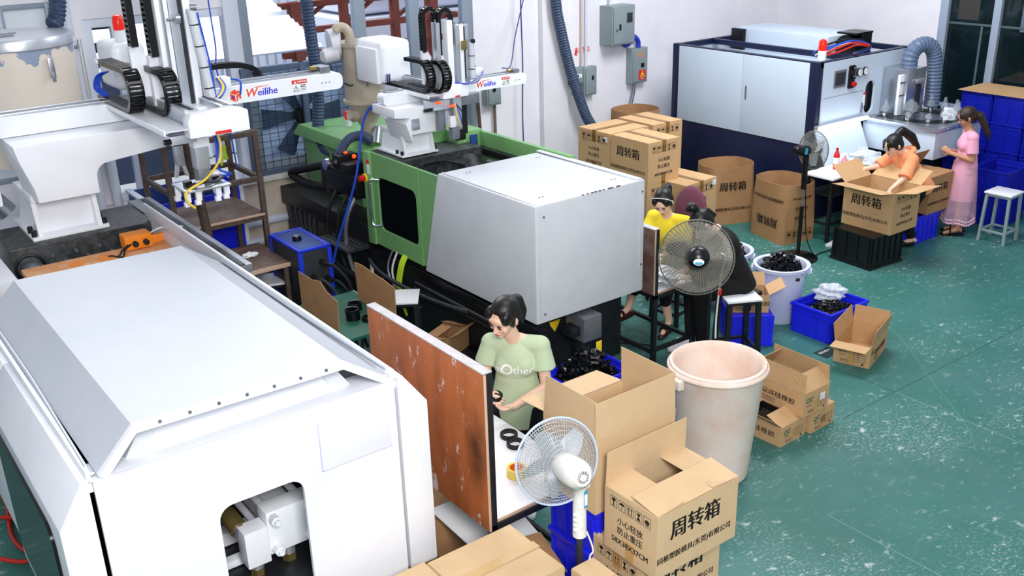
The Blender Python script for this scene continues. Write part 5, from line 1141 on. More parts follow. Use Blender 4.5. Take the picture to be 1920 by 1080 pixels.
for k, (m, dz) in enumerate((('cable_red', 0), ('cable_red', .03), ('cable_blue', .05), ('cable_white', .02), ('cable_black', .06), ('cable_blue', .01))):
    tag(MB().tube([(10.3+.03*k, 7.55+.04*k, 2.01), (10.6, 7.5+.05*k, 2.04+dz), (10.95, 7.48+.03*k, 2.09+dz), (11.2, 7.45, 2.03+dz*.5), (10.8, 7.42, 2.01)], .012, 6, 8).build('air_tube', m), f'{["red", "second red", "blue", "white", "black", "second blue"][k]} air tube curling over the open top of the white cabinet', 'tube', 'air tubes on the cabinet')
# clear glass shades on the conveyor
spots = [(11.16, 7.12, 0), (11.3, 6.86, 1), (11.13, 6.78, 2), (11.2, 6.55, 2), (11.36, 6.44, 0), (11.52, 6.40, 0), (11.66, 6.44, 0), (11.76, 6.52, 0), (11.8, 6.7, 0), (11.82, 6.9, 0), (11.8, 7.06, 0)]
gl_names = ['by the arched opening', 'in front of the steel duct', 'squat one by the white panel corner', 'squat one near the conveyor edge', 'at the conveyor rim', 'at the middle of the curved rim', 'just past the middle of the rim', 'next to the pink shirted girl', 'by the ribbed hose, near', 'by the ribbed hose, middle', 'by the ribbed hose, far']
for k, (x, y, t_) in enumerate(spots):
    g = thing('clear_bottle', f'clear bottle on the conveyor, {gl_names[k]}', 'bottle', (x, y, 1.233), 0, 'clear bottles on the conveyor')
    MB().lathe([(0, 0), (.035, 0), (.035, .035), (0, .035)], (0, 0, 0), 12).build('holder', 'bright_steel', g)
    pr = {0: [(.02, .035), (.05, .06), (.055, .09), (.03, .14), (.018, .17), (.018, .20)], 1: [(.03, .035), (.085, .09), (.09, .14), (.06, .19), (.03, .20), (.03, .22)], 2: [(.02, .035), (.04, .05), (.045, .07), (.03, .09), (.02, .10)]}[t_]
    MB().lathe([(0, pr[0][1])] + pr + [(pr[-1][0]-.003, pr[-1][1])] + [(r_-.004, z_) for r_, z_ in pr[::-1]] + [(0, pr[0][1]+.003)], (0, 0, 0), 16).build('bottle_shell', 'pet_clear', g)
# white packing table
wt = thing('packing_table', 'white topped packing table against the navy cabinet, bottles and bags on it', 'table', (10.2, 6.98, 0))
bx('table_top', 'table_white', wt, 9.55, 10.88, 6.66, 7.08, .775, .80, .004)
for x in (9.6, 10.8):
    for y in (6.7, 7.03): bx('leg', 'black_steel', wt, x, x+.04, y, y+.04, 0, .775)
for z in (.2,): bx('stretcher', 'black_steel', wt, 9.64, 10.8, 6.71, 6.74, z, z+.03); bx('stretcher', 'black_steel', wt, 9.61, 9.64, 6.74, 7.04, z, z+.03); bx('under_shelf', 'black_steel', wt, 9.62, 10.82, 6.7, 7.06, .55, .57)
def bottle(label, x, y, z, h, r, m, cap):
    b = thing('drink_bottle', label, 'bottle', (x, y, z))
    MB().lathe([(0, 0), (r, 0), (r, h*.62), (r*.9, h*.7), (r*.42, h*.86), (r*.42, h*.9), (0, h*.9)], (0, 0, 0), 16).build('bottle_body', m, b)
    MB().lathe([(r*.46, h*.9), (r*.46, h), (0, h)], (0, 0, 0), 12).build('bottle_cap', cap, b); MB().lathe([(r*1.01, h*.25), (r*1.01, h*.55)], (0, 0, 0), 16).build('bottle_label', 'decal_orange' if m == 'pink_drink' else 'paper', b)
mat('pink_drink', '#e79ab0', .2); mat('red_drink', '#d61e2a', .25)
bottle('pink drink bottle with an orange label on the white packing table', 9.82, 6.72, .80, .24, .038, 'pink_drink', 'plastic_white'); bottle('red topped drink bottle behind the pink one on the packing table', 9.95, 6.92, .80, .26, .036, 'red_drink', 'red_plastic')
tp = thing('tape_dispenser', 'red tape roll on the packing table edge', 'tape', (9.95, 6.68, .80)); MB().lathe([(.03, 0), (.07, 0), (.07, .06), (.03, .06), (.03, 0)], (0, 0, 0), 24).build('tape_roll', 'red_plastic', tp); MB().box(-.11, -.05, -.04, .04, 0, .09, .006).build('tape_core', 'kraft', tp)
tp.location = (10.02, 6.74, .80)
bag('clear_bag', 'large crumpled clear bag lying on the packing table by the orange shirt', (10.42, 6.86, .86), .22, .15, .08, 4); bag('clear_bag', 'clear bag of bottles hanging at the hand of the orange shirted woman', (10.2, 6.62, .87), .12, .08, .07, 5); bag('white_bag', 'folded white bag behind the drink bottles on the packing table', (10.17, 6.98, .86), .08, .06, .07, 6, 'plastic_white')
bag('clear_bag', 'small clear bag under the tube lamp at the back of the packing table', (10.62, 7.02, .86), .1, .06, .07, 14)
pj = thing('clear_jar', 'clear straight sided jar on the packing table behind the red tape', 'jar', (10.22, 6.80, .80)); MB().lathe([(0, 0), (.045, 0), (.045, .14), (.04, .14), (.04, .005), (0, .005)], (0, 0, 0), 18).build('jar_wall', 'pet_clear', pj); MB().lathe([(0, .14), (.046, .14), (.046, .155), (0, .155)], (0, 0, 0), 18).build('jar_lid', 'plastic_white', pj)
wl = thing('wall_socket_strip', 'white power strip lying on the floor beside the black crate', 'power strip', (9.42, 6.9, 0)); MB().box(-.13, .13, -.04, .04, 0, .03, .006, rot('Z', 10)).build('strip_body', 'plastic_white', wl); MB().box(.06, .13, -.03, .03, .03, .06, .004, rot('Z', 10)).build('plug', 'charcoal', wl)
wl.location = (9.42, 6.45, 0) if 0 else (9.62, 6.62, 0); wl['label'] = 'white power strip lying on the floor between the black stand fan and the black crate'

# ---------------------------------------------------------------- stools, bins, chairs
def stool(label, loc, rz, h, m, s=.29, top='plastic_white', lt=.03, group=None, ring=.12):
    r = thing('stool', label, 'stool', loc, rz, group)
    MB().box(-s/2-.01, s/2+.01, -s/2-.01, s/2+.01, h-.022, h, .006).build('seat', top, r)
    MB().box(-s/2+.01, s/2-.01, -s/2+.01, s/2-.01, h-.055, h-.022, .003).build('seat_frame', m, r)
    for sx in (-1, 1):
        for sy in (-1, 1):
            b = MB(); k = .02; b.prism([(-lt/2, 0), (lt/2, 0), (lt/2, h-.03), (-lt/2, h-.03)], -lt/2, lt/2)
            for v in b.bm.verts: v.co.x += sx*(s/2-.02+k*(1-v.co.z/h)); v.co.y += sy*(s/2-.02+k*(1-v.co.z/h))
            b.build('leg', m, r)
    q = s/2-.01
    for x0, x1, y0, y1 in ((-q, q, -q-.012, -q+.012), (-q, q, q-.012, q+.012), (-q-.012, -q+.012, -q+.012, q-.012), (q-.012, q+.012, -q+.012, q-.012)): MB().box(x0, x1, y0, y1, ring, ring+.025, .003).build('stretcher', m, r)
    return r
mat('pale_steel', '#9fb0ae', .4, .3)
stool('small white topped stool with pale metal legs beside the pink skirt', (11.17, 5.47, 0), math.radians(2), .60, 'pale_steel', .30)
stool('black wooden stool with white seat behind the white bin', (6.42, 5.33, 0), math.radians(-28), .62, 'black_steel', .30, lt=.042)
stool('dirty white stool partly behind the creased cardboard screen', (4.08, 7.22, 0), math.radians(-35), .64, 'black_steel', .3)
stool('white topped stool in the gap before the blue temperature unit', (3.46, 8.55, 0), math.radians(-15), .58, 'black_steel', .3)
mat('yellow_stain', '#ccaaaa', .5)
bn = thing('plastic_bin', 'large round off-white plastic bin with pinkish stains, lid missing', 'bin', (4.845, 4.17, 0))
bc = (4.845-4.845, 0, 0)
MB().lathe([(0, .0), (.235, 0), (.25, .015), (.325, .82), (.335, .84), (.345, .87), (.335, .895), (.318, .90), (.305, .885), (.30, .84), (.232, .03), (0, .03)], (0, 0, 0), 48).build('bin_body', 'bin_plastic', bn)
MB().torus((0, 0, .862), .338, .017, 48, 8).build('bin_rim', 'bin_plastic', bn)
for a in (-.15, PI-.15):
    M_ = T(.355*math.cos(a), .355*math.sin(a), .80) @ Matrix.Rotation(a, 4, 'Z')
    MB().box(-.02, .03, -.06, .06, -.02, .05, .008, M_).build('bin_handle', 'bin_plastic', bn)
def bucket(label, x, y, seed, pl):
    b = thing('bucket', label, 'bucket', (x, y, 0))
    MB().lathe([(0, 0), (.18, 0), (.19, .012), (.235, .53), (.27, .545), (.272, .575), (.255, .58), (.235, .57), (.225, .53), (.183, .02), (0, .02)], (0, 0, 0), 40).build('bucket_body', 'bucket_lilac', b)
    for a in (2.2, 2.2+PI): MB().box(.24, .285, -.05, .05, .50, .535, .006, Matrix.Rotation(a, 4, 'Z')).build('bucket_ear', 'bucket_lilac', b)
    scraps('black_runners', f'black moulded runners heaped in {pl}', heap(x, y, .19, .19, .46, .67), 300, .085, seed)
bucket('tall pale lilac bucket heaped with black parts, in front of the black stand fan', 7.42, 5.66, 11, 'the tall pale bucket nearer the open blue crate')
bucket('pale lilac bucket half hidden behind the black shirted woman', 7.33, 6.28, 12, 'the pale bucket behind the black shirted woman')
ch = thing('office_chair', 'maroon padded office chair with black armrests behind the seated women', 'chair', (6.98, 6.67, 0))
RM = T(0, 0, 0) @ Matrix.Rotation(math.radians(0), 4, 'Z')
MB().ell((0, 0, .46), .24, .23, .05).build('seat', 'seat_maroon', ch, M=RM); o = MB(); o.ell((.22, 0, .92), .05, .22, .25, Matrix.Rotation(.15, 3, 'Y')); o.build('backrest', 'seat_maroon', ch, M=RM)
for s_ in (-1, 1): MB().tube([(.16, s_*.25, .46), (.16, s_*.30, .62), (.14, s_*.31, .70), (.0, s_*.31, .72), (-.14, s_*.31, .70), (-.17, s_*.30, .62), (-.15, s_*.26, .46)], .02, 8, 5).build('armrest', 'black_plastic', ch, M=RM)
MB().cyl((0, 0, .1), (0, 0, .43), .03).build('gas_lift', 'black_steel', ch)
MB().tube([(.2, 0, .46), (.28, 0, .55), (.26, 0, .8)], .02, 8, 5).build('back_stem', 'black_steel', ch, M=RM)
for k in range(5): a = k*2*PI/5; MB().tube([(0, 0, .1), (.14*math.cos(a), .14*math.sin(a), .08), (.26*math.cos(a), .26*math.sin(a), .05)], .02, 6).build('base_arm', 'black_plastic', ch); MB().ell((.26*math.cos(a), .26*math.sin(a), .025), .025, .025, .025, u=8, v=6).build('caster', 'black_plastic', ch)

# ---------------------------------------------------------------- fans
def stand_fan(label, head, aim, R, base, mg, mm, mb_, mp, blades=3, rings=9, spokes=60, base_r=.2, wire=.0017, ring_m=None, depth=.09, ms=1.0):
    r = thing('stand_fan', label, 'fan', (base[0], base[1], 0))
    h = Vector(head); d = (Vector(aim)-h).normalized(); rx = d.cross(Vector((0, 0, 1))).normalized(); u = rx.cross(d)
    M_ = Matrix((rx, u, d)).transposed().to_4x4(); M_.translation = h    # local z = blowing direction
    P = lambda x, y, z: M_ @ Vector((x, y, z))
    g = MB()
    def prof(t, s_): return R*t, s_*depth*(1-(t**3))
    for s_ in (-1, 1):
        for k in range(rings):
            t = .22+.72*k/(rings-1); q, z = prof(t, s_); g.tube([P(q*math.cos(a), q*math.sin(a), z) for a in [i*2*PI/40 for i in range(40)]], wire, 4, closed=True)
        for k in range(spokes):
            a = 2*PI*k/spokes+(.4*0); pts = []
            for t in (.2, .45, .7, .88, .99): q, z = prof(t, s_); a2 = a+.25*t*s_; pts.append(P(q*math.cos(a2), q*math.sin(a2), z))
            g.tube(pts, wire, 4)
    stuff(g.build('wire_guard', mg, r, True, ang=80))
    MB().tube([P(R*math.cos(a), R*math.sin(a), 0) for a in [i*2*PI/56 for i in range(56)]], .006, 8, closed=True).build('guard_rim', ring_m or mg, r, True)
    for k in range(blades):
        a = 2*PI*k/blades+.5; o = MB(); n = 7; top = []; 
        pts = [[], []]
        for i in range(n):
            t = i/(n-1); q = R*(.14+.70*t); w = R*(.18+.42*math.sin(PI*min(t*.75+.18, 1)))*.85
            for e in (0, 1):
                ang = a+(-.5+e)*w/max(q, .05)*.9+.25*t; z = (-.5+e)*.07*(1-t*.5)
                pts[e].append(o.bm.verts.new(P(q*math.cos(ang), q*math.sin(ang), z)))
        for i in range(n-1): o.bm.faces.new((pts[0][i], pts[0][i+1], pts[1][i+1], pts[1][i]))
        bo = o.build('fan_blade', mb_, r, True); md = bo.modifiers.new('s', 'SOLIDIFY'); md.thickness = .003
    MB().cyl(P(0, 0, -.03), P(0, 0, .05), R*.17, R*.12, n=20).build('hub', mm, r, True); MB().cyl(P(0, 0, depth), P(0, 0, depth+.012), R*.2, n=24).build('front_badge', mm, r, True)
    o = MB(); o.lathe([(0, -.30), (R*.16*ms, -.295), (R*.24*ms, -.27), (R*.27*ms, -.22), (R*.26*ms, -.11), (R*.22*ms, -depth*.8), (0, -depth*.8)], (0, 0, 0), 24, M=M_); o.build('motor_housing', mm, r, True)
    return r, P, M_
mat('fan_blade_grey', '#aeb6bd', .35, alpha=.8); mat('fan_aged', '#e6e4e0', .45, spots='#cfc9be', amt=.5, scale=30); mat('guard_white', '#c3c6ca', .35, .3); mat('guard_blue', '#b9c6dd', .4); mat('guard_black', '#77766e', .4, .4)
f0, P, M_ = stand_fan('white stand fan with dirty motor housing beside the wide open carton', (2.715, 3.345, 1.31), (2.93, 4.22, 1.09), .225, (2.75, 3.25), 'guard_white', 'fan_aged', 'fan_blade_grey', 'plastic_white', 5, 9, 90, ring_m='guard_blue', wire=.0013, ms=1.22)
for k in range(18):
    a = 2*PI*k/18
    MB().tube([P(.018*math.cos(a), .018*math.sin(a), -.302), P(.045*math.cos(a), .045*math.sin(a), -.289)], .002, 4).build('vent_slot', 'charcoal', f0, True)
bxp = Vector((2.79, 3.26, 0))
MB().cyl((bxp.x, bxp.y, 1.22), (bxp.x, bxp.y, .88), .034, .037, n=14).build('control_column', 'fan_aged', f0, True)
MB().box(bxp.x-.045, bxp.x+.045, bxp.y-.04, bxp.y+.05, 1.17, 1.25, .014).build('neck', 'fan_aged', f0, True)
for k in range(4): MB().box(bxp.x-.05, bxp.x-.034, bxp.y-.03, bxp.y-.005, .93+.03*k, .945+.03*k, .003).build('speed_button', 'plastic_white', f0, True)
mat('sticker_cyan', '#2f9fd0', .4)
MB().box(bxp.x+.0, bxp.x+.022, bxp.y-.0375, bxp.y-.034, 1.06, 1.16, .0008).build('rating_sticker', 'sticker_cyan', f0, True); MB().box(bxp.x+.002, bxp.x+.02, bxp.y-.0385, bxp.y-.037, 1.075, 1.14, .0003).build('rating_paper', 'paper', f0, True)
MB().cyl((bxp.x, bxp.y, .03), (bxp.x, bxp.y, .90), .017, n=14).build('pole', 'charcoal', f0, True)
MB().lathe([(0, .0), (.125, 0), (.125, .02), (.05, .05), (.03, .07), (0, .07)], (bxp.x-f0.location.x, bxp.y-f0.location.y, 0), 28).build('base', 'charcoal', f0)
MB().tube([(bxp.x+.03, bxp.y-.02, .90), (bxp.x+.04, bxp.y-.06, .8), (bxp.x+.02, bxp.y-.05, .7), (bxp.x+.03, bxp.y-.05, .1)], .005, 6, 6).build('power_cord', 'cable_white', f0, True)
# black industrial fan
f1, P, M_ = stand_fan('large black wire guarded pedestal fan behind the white bin, seen from its motor side', (5.62, 5.12, 1.215), (6.24, 5.76, .90), .30, (5.72, 5.06), 'guard_black', 'black_plastic', 'black_plastic', 'black_plastic', 3, 24, 56, wire=.0026, ms=1.15)
MB().cyl((5.72, 5.06, .03), (5.72, 5.06, 1.08), .024, n=14).build('pole', 'black_paint', f1, True)
MB().lathe([(0, 0), (.22, 0), (.22, .025), (.06, .05), (0, .05)], (0, 0, 0), 28).build('base', 'black_paint', f1)
MB().prism([(5.66, 1.04), (5.75, 1.04), (5.72, 1.16), (5.6, 1.16)], 4.98, 5.08).build('yoke', 'black_steel', f1, True)
s_ = MB(); s_.ell((0, 0, 0), .042, .026, .004); s_.build('round_sticker', 'paper', f1, True, M=M_ @ T(.0, -.035, -.302)); s_ = MB(); s_.ell((0, 0, 0), .03, .012, .004); s_.build('sticker_blue', 'sticker_cyan', f1, True, M=M_ @ T(.0, -.044, -.304))
for k in range(16): a = 2*PI*k/16; MB().tube([P(.05*math.cos(a), .05*math.sin(a), -.299), P(.068*math.cos(a), .068*math.sin(a), -.289)], .002, 4).build('vent_slot', 'charcoal', f1, True)
MB().tube([(5.70, 4.93, 1.28), (5.77, 4.95, 1.22), (5.79, 5.0, 1.05), (5.78, 5.02, .7), (5.76, 5.0, .5)], .008, 6, 6).build('power_cord', 'cable_white', f1, True); MB().cyl((5.79, 5.0, .93), (5.788, 5.005, .88), .012, n=8).build('cord_tape', 'decal_red', f1, True)
# small black stand fan
f2, P, M_ = stand_fan('black stand fan between the printed cartons and the packing table, facing the table', (9.05, 6.60, 1.24), (10.04, 6.50, 1.11), .21, (8.90, 6.58), 'guard_black', 'black_plastic', 'fan_blade_grey', 'black_plastic', 3, 8, 60, wire=.0014)
bxp = Vector((8.93, 6.60, 0))
MB().cyl((bxp.x, bxp.y, .03), (bxp.x, bxp.y, .62), .022, n=14).build('pole', 'black_plastic', f2, True); MB().cyl((bxp.x, bxp.y, .62), (bxp.x, bxp.y, .85), .010, n=10).build('inner_pole', 'dull_steel', f2, True); MB().cyl((bxp.x, bxp.y, .82), (bxp.x, bxp.y, 1.2), .03, .034, n=14).build('control_column', 'black_plastic', f2, True)
MB().lathe([(0, 0), (.22, 0), (.222, .015), (.2, .03), (.07, .045), (.04, .06), (0, .06)], (bxp.x-f2.location.x, bxp.y-f2.location.y, 0), 32).build('base', 'black_plastic', f2)
s_ = MB(); s_.box(-.035, .035, -.02, .02, -.001, .001); s_.build('rating_sticker', 'sticker_cyan', f2, True, M=M_ @ T(.0562, .0, -.17) @ rot('Y', 90) @ rot('Z', 90))
MB().tube([(bxp.x, bxp.y-.03, .85), (bxp.x+.05, bxp.y-.05, .3), (bxp.x+.15, bxp.y-.1, .04), (bxp.x+.32, bxp.y-.08, .012), (9.5, 6.5, .012)], .006, 6, 8).build('power_cord', 'cable_black', f2, True)

# ---------------------------------------------------------------- work tables
mat('cap_dirty', '#c6c2c4', .6, spots='#8f8a8c', amt=.5, scale=12)
mat('ply', '#b5683a', .5, spots='#7d4526', amt=.75, scale=5, stretch=(1, 1, .3), bump=.08, bscale=40)
def ply_material():
    m = MATS['ply']; N, L = m.node_tree.nodes, m.node_tree.links; b = N['Principled BSDF']; src = b.inputs['Base Color'].links[0].from_socket
    tc = N.new('ShaderNodeTexCoord'); n = N.new('ShaderNodeTexNoise'); n.inputs['Scale'].default_value = 9; n.inputs['Detail'].default_value = 9; n.inputs['Roughness'].default_value = .7
    mp = N.new('ShaderNodeMapping'); mp.inputs['Scale'].default_value = (1, 1, .45); mp.inputs['Location'].default_value = (3.1, 1.7, .4); L.new(tc.outputs['Object'], mp.inputs[0]); L.new(mp.outputs[0], n.inputs[0])
    r = N.new('ShaderNodeMapRange'); r.inputs[1].default_value = .60; r.inputs[2].default_value = .66; r.inputs[4].default_value = .9; L.new(n.outputs[0], r.inputs[0])
    x = N.new('ShaderNodeMix'); x.data_type = 'RGBA'; L.new(r.outputs[0], x.inputs[0]); L.new(src, x.inputs[6]); x.inputs[7].default_value = lin('#e9e4e6'); L.new(x.outputs[2], b.inputs['Base Color'])
ply_material()
def ply_smoke():
    m = MATS['ply']; N, L = m.node_tree.nodes, m.node_tree.links; b = N['Principled BSDF']; src = b.inputs['Base Color'].links[0].from_socket
    tc = N.new('ShaderNodeTexCoord'); mp = N.new('ShaderNodeMapping'); mp.inputs['Location'].default_value = (0, -.09/.11, -1.16/.26); mp.inputs['Scale'].default_value = (0, 1/.11, 1/.26)
    n = N.new('ShaderNodeTexNoise'); n.inputs['Scale'].default_value = 7; n.inputs['Detail'].default_value = 6
    ln_ = N.new('ShaderNodeVectorMath'); ln_.operation = 'LENGTH'; L.new(tc.outputs['Object'], mp.inputs[0]); L.new(tc.outputs['Object'], n.inputs[0]); L.new(mp.outputs[0], ln_.inputs[0])
    a = N.new('ShaderNodeMath'); L.new(ln_.outputs['Value'], a.inputs[0]); L.new(n.outputs[0], a.inputs[1])
    r = N.new('ShaderNodeMapRange'); r.inputs[1].default_value = .7; r.inputs[2].default_value = 1.7; r.inputs[3].default_value = .8; r.inputs[4].default_value = 0; L.new(a.outputs[0], r.inputs[0])
    x = N.new('ShaderNodeMix'); x.data_type = 'RGBA'; L.new(r.outputs[0], x.inputs[0]); L.new(src, x.inputs[6]); x.inputs[7].default_value = lin('#2c1d16'); L.new(x.outputs[2], b.inputs['Base Color'])
ply_smoke()
def work_table(label, x0, x1, y0, y1, z, pz0, pz1, xp, top='table_white', fz=.1, board='ply'):
    r = thing('work_table', label, 'table', (x0, y0, 0))
    bx('table_top', top, r, x0+.03, x1, y0+.02, y1, z-.02, z, .003); bx('top_edge', 'wood_edge', r, x0+.03, x1, y0+.012, y0+.02, z-.02, z-.002, .001)
    bx('top_frame', 'black_steel', r, x0, x1, y0, y0+.035, z-.06, z-.02); bx('top_frame', 'black_steel', r, x0, x1, y1-.035, y1, z-.06, z-.02)
    for x in (x0, x1-.04): bx('top_frame', 'black_steel', r, x, x+.04, y0+.035, y1-.035, z-.06, z-.02)
    for i, (x, y) in enumerate(((x0, y0), (x1-.04, y0), (x0, y1-.04), (x1-.04, y1-.04))): bx('leg', 'black_steel', r, x, x+.04, y, y+.04, 0, pz1 if i in (0, 2) else z-.06)
    bx('floor_rail', 'black_steel', r, x0, x1, y0+.04, y0+.07, fz, fz+.035); bx('floor_rail', 'black_steel', r, x0, x1, y1-.07, y1-.04, fz, fz+.035); bx('floor_rail', 'black_steel', r, x0+.005, x0+.035, y0+.07, y1-.07, fz, fz+.035); bx('floor_rail', 'black_steel', r, x1-.035, x1-.005, y0+.07, y1-.07, fz, fz+.035)
    bx('side_board', board, r, x0-.018, x0-.003, y0-.0, y1+.0, pz0, pz1-.005, .002); bx('board_edge', 'wood_edge', r, x0-.0185, x0-.0025, y0-.004, y0-.0005, pz0, pz1-.005, .0005)
    bx('board_cap', 'cap_dirty', r, x0-.02, x0+.04, y0, y1, pz1-.002, pz1+.006, .001)
    return r
t1 = work_table('white work table with a scratched orange plywood side board, in front of the green shirt', 2.60, 3.33, 3.78, 5.0, .75, .70, 1.67, 2.59)
t2 = work_table('second work table with a dark framed brown board beside the grey machine hood', 5.665, 6.20, 5.62, 6.85, .73, .72, 1.31, 5.65, 'table_white', .14, 'wood_dark')
gt = thing('green_table', 'dark green topped table behind the white machine with black rings on it', 'table', (3.38, 6.9, 0))
bx('table_top', 'table_green', gt, 3.12, 3.66, 6.42, 7.32, .745, .772, .003); bx('top_edge', 'aluminium', gt, 3.655, 3.668, 6.42, 7.32, .74, .776, .002)
for x in (3.14, 3.6):
    for y in (6.46, 7.26): bx('leg', 'black_steel', gt, x, x+.035, y, y+.035, 0, .745)
def ring(label, x, y, z, tilt=0, R=.056, h=.026, rz=0, group='black plastic rings'):
    r = thing('plastic_ring', label, 'ring', (x, y, z), rz, group)
    M_ = Matrix.Rotation(tilt, 4, 'X') if tilt else Matrix()
    MB().lathe([(R*.76, 0), (R, 0), (R, h), (R*.94, h+.003), (R*.76, h), (R*.76, 0)], (0, 0, 0), 28, M=M_).build('ring_body', 'black_plastic', r)
    MB().lathe([(R*.97, h*.35), (R*1.03, h*.35), (R*1.03, h*.5), (R*.97, h*.5)], (0, 0, 0), 28, M=M_).build('ring_lip', 'black_plastic', r)
ring('black ring on the white table, half hidden by the plywood board', 3.12, 4.60, .751); ring('black ring lying alone on the white table, the one farther from the fan', 3.235, 4.47, .751); ring('black ring on the white table closest to the white fan', 3.20, 4.355, .751)
for k, (x, y, z) in enumerate(((3.36, 6.76, .773), (3.36, 6.76, .805), (3.35, 6.75, .837), (3.47, 6.93, .773), (3.47, 6.93, .805), (3.45, 6.66, .773))):
    ring(['lowest black ring of the three stacked on the green table', 'middle black ring of the three stacked on the green table', 'top black ring of the three stacked on the green table', 'lower ring of the pair on the green table', 'upper ring of the pair on the green table', 'single black ring on the green table by the plywood board'][k], x, y, z, R=.058, h=.03)
tr2 = thing('tape_roll', 'yellow and orange tape roll on the white table behind the white fan', 'tape', (3.0, 4.08, .751)); MB().lathe([(.045, 0), (.06, 0), (.06, .055), (.045, .055), (.045, 0)], (0, 0, 0), 28).build('roll_tape', mat('tape_yellow', '#f0d860', .25), tr2); MB().lathe([(.038, -.0), (.0445, 0), (.0445, .056), (.038, .056), (.038, 0)], (0, 0, 0), 28).build('roll_core', mat('core_orange', '#f08018', .4), tr2)
for k, (x, y) in enumerate(((3.18, 4.86), (3.22, 4.80), (3.12, 4.76), (3.0, 4.5))): tag(bx('rubber_offcut', 'black_rubber', None, x, x+.012, y, y+.006, .7505, .7545, .001), f'tiny black offcut on the white table, {["beside the held ring", "second from the held ring", "third from the held ring", "next to the plywood board"][k]}', 'offcut', 'black offcuts')
bag('clear_bag', 'white crumpled bag on the second work table in front of the yellow shirt', (5.88, 5.80, .80), .14, .18, .06, 8, 'plastic_white')
scraps('black_parts', 'black parts on the second work table beside the crumpled bag', heapbox(5.82, 6.15, .1, .1, .74, .82), 50, .06, 9)
kb = thing('hanging_keys', 'bunch of keys hanging under the second work table edge', 'keys', (6.15, 5.6, .5)); MB().tube([(6.16, 5.61, .67), (6.16, 5.61, .60)], .003, 6).build('key_cord', 'cable_black', kb, True); MB().torus((6.16, 5.61, .585), .014, .002, 14, 5, rot('X', 90)).build('key_ring', 'steel', kb, True)
for k in range(3): MB().box(6.15+.008*k, 6.155+.008*k, 5.605, 5.62, .50+.01*k, .575, .002).build('key', 'steel', kb, True)
ps = thing('power_strip', 'white power strip with blue plug on the floor between wide open carton and second table', 'power strip', (5.2, 5.35, 0)); MB().box(-.04, .04, -.16, .16, 0, .035, .006, rot('Z', -20)).build('strip_body', 'plastic_white', ps); MB().box(-.025, .03, .06, .12, .035, .075, .006, rot('Z', -20)).build('plug', 'plastic_white', ps); MB().box(-.02, .02, .07, .11, .075, .079, .001, rot('Z', -20)).build('plug_face', 'sticker_cyan', ps)
cable('grey cord running over the floor from the power strip past the white sneakers', [(5.25, 5.5, .03), (5.5, 5.5, .012), (5.8, 5.35, .012), (6.0, 5.4, .012), (6.3, 5.6, .012), (6.6, 5.9, .012)], .009, 'frame_grey', 8, 'floor_cable')
cable('black cord looping on the floor below the second table', [(5.1, 6.2, .02), (5.3, 6.6, .02), (5.5, 6.5, .25), (5.6, 6.2, .1), (5.9, 6.1, .02), (6.1, 5.75, .02)], .008, 'cable_black', 8, 'floor_cable')
for k, (p_) in enumerate((((.72, 7.4, .02), (.62, 6.9, .02), (.58, 6.5, .02), (.66, 6.1, .02), (.6, 5.6, .02)), ((.5, 6.9, .03), (.66, 6.7, .05), (.72, 6.4, .04), (.6, 6.2, .03), (.45, 6.35, .03)), ((.8, 7.8, .3), (.68, 7.4, .25), (.62, 7.0, .12), (.66, 6.3, .03), (.7, 5.8, .03)))):
    cable(['red air hose lying on the floor at the side of the white machine', 'red air hose coiled on the floor at the side of the white machine', 'red air hose rising towards the back of the white machine'][k], list(p_), .014, 'cable_red', 8, 'air_hose')

# ---------------------------------------------------------------- bench, chiller, cart by the windows
be = thing('steel_bench', 'rusty angle iron bench with brown shelf board standing under the windows', 'bench', (3.15, 9.4, 0))
bx('shelf_board', 'wood_dark', be, 2.74, 3.62, 9.0, 9.76, 1.08, 1.10, .003); bx('board_front', 'wood_edge', be, 2.74, 3.62, 8.99, 9.0, 1.078, 1.10, .001)
for x, y in ((2.72, 9.0), (3.60, 9.0), (2.72, 9.74), (3.60, 9.74)): bx('post', 'frame_rust', be, x, x+.05, y, y+.05, 0, 1.92)
MB().cyl((3.02, 8.98, 1.0), (2.94, 8.98, 1.95), .045, n=14).build('pipe_post', 'frame_rust', be, True)
for y in (9.0, 9.74):
    for z in (1.03, 1.42, 1.87): bx('rail', 'frame_rust', be, 2.77, 3.6, y+.005, y+.045, z, z+.05)
for x in (2.725, 3.605):
    for z in (1.03, 1.42, 1.87): bx('rail', 'frame_rust', be, x, x+.04, 9.05, 9.74, z, z+.05)
clp = thing('green_clip', 'bright green spring clip hanging on the bench rail', 'clip', (3.3, 9.05, 1.5)); MB().tube([(3.56, 9.7, 1.66), (3.55, 9.69, 1.6), (3.56, 9.68, 1.52)], .02, 6, 4).build('clip_body', 'cable_lime', clp, True); MB().tube([(3.55, 9.69, 1.6), (3.51, 9.67, 1.52), (3.49, 9.66, 1.47)], .012, 6, 4).build('clip_arm', 'cable_lime', clp, True)
lb = thing('low_bench', 'low grey-brown wooden bench in front of the rusty steel bench', 'bench', (3.3, 8.7, 0)); bx('bench_top', 'wood_dark', lb, 2.92, 3.50, 8.22, 8.95, .80, .83, .003); bx('bench_apron', 'wood_edge', lb, 2.92, 3.5, 8.21, 8.22, .79, .83, .001)
for x in (2.94, 3.44):
    for y in (8.24, 8.9): bx('leg', 'frame_rust', lb, x, x+.04, y, y+.04, 0, .8)
lb.location = (3.3, 8.7, 0)
bag('rag', 'crumpled grey rag on the low wooden bench', (3.27, 8.62, .842), .07, .05, .02, 10, 'paper')
cart = thing('blue_cart', 'big deep blue bin with white rim behind the rusty steel bench', 'bin', (3.2, 10.2, 0))
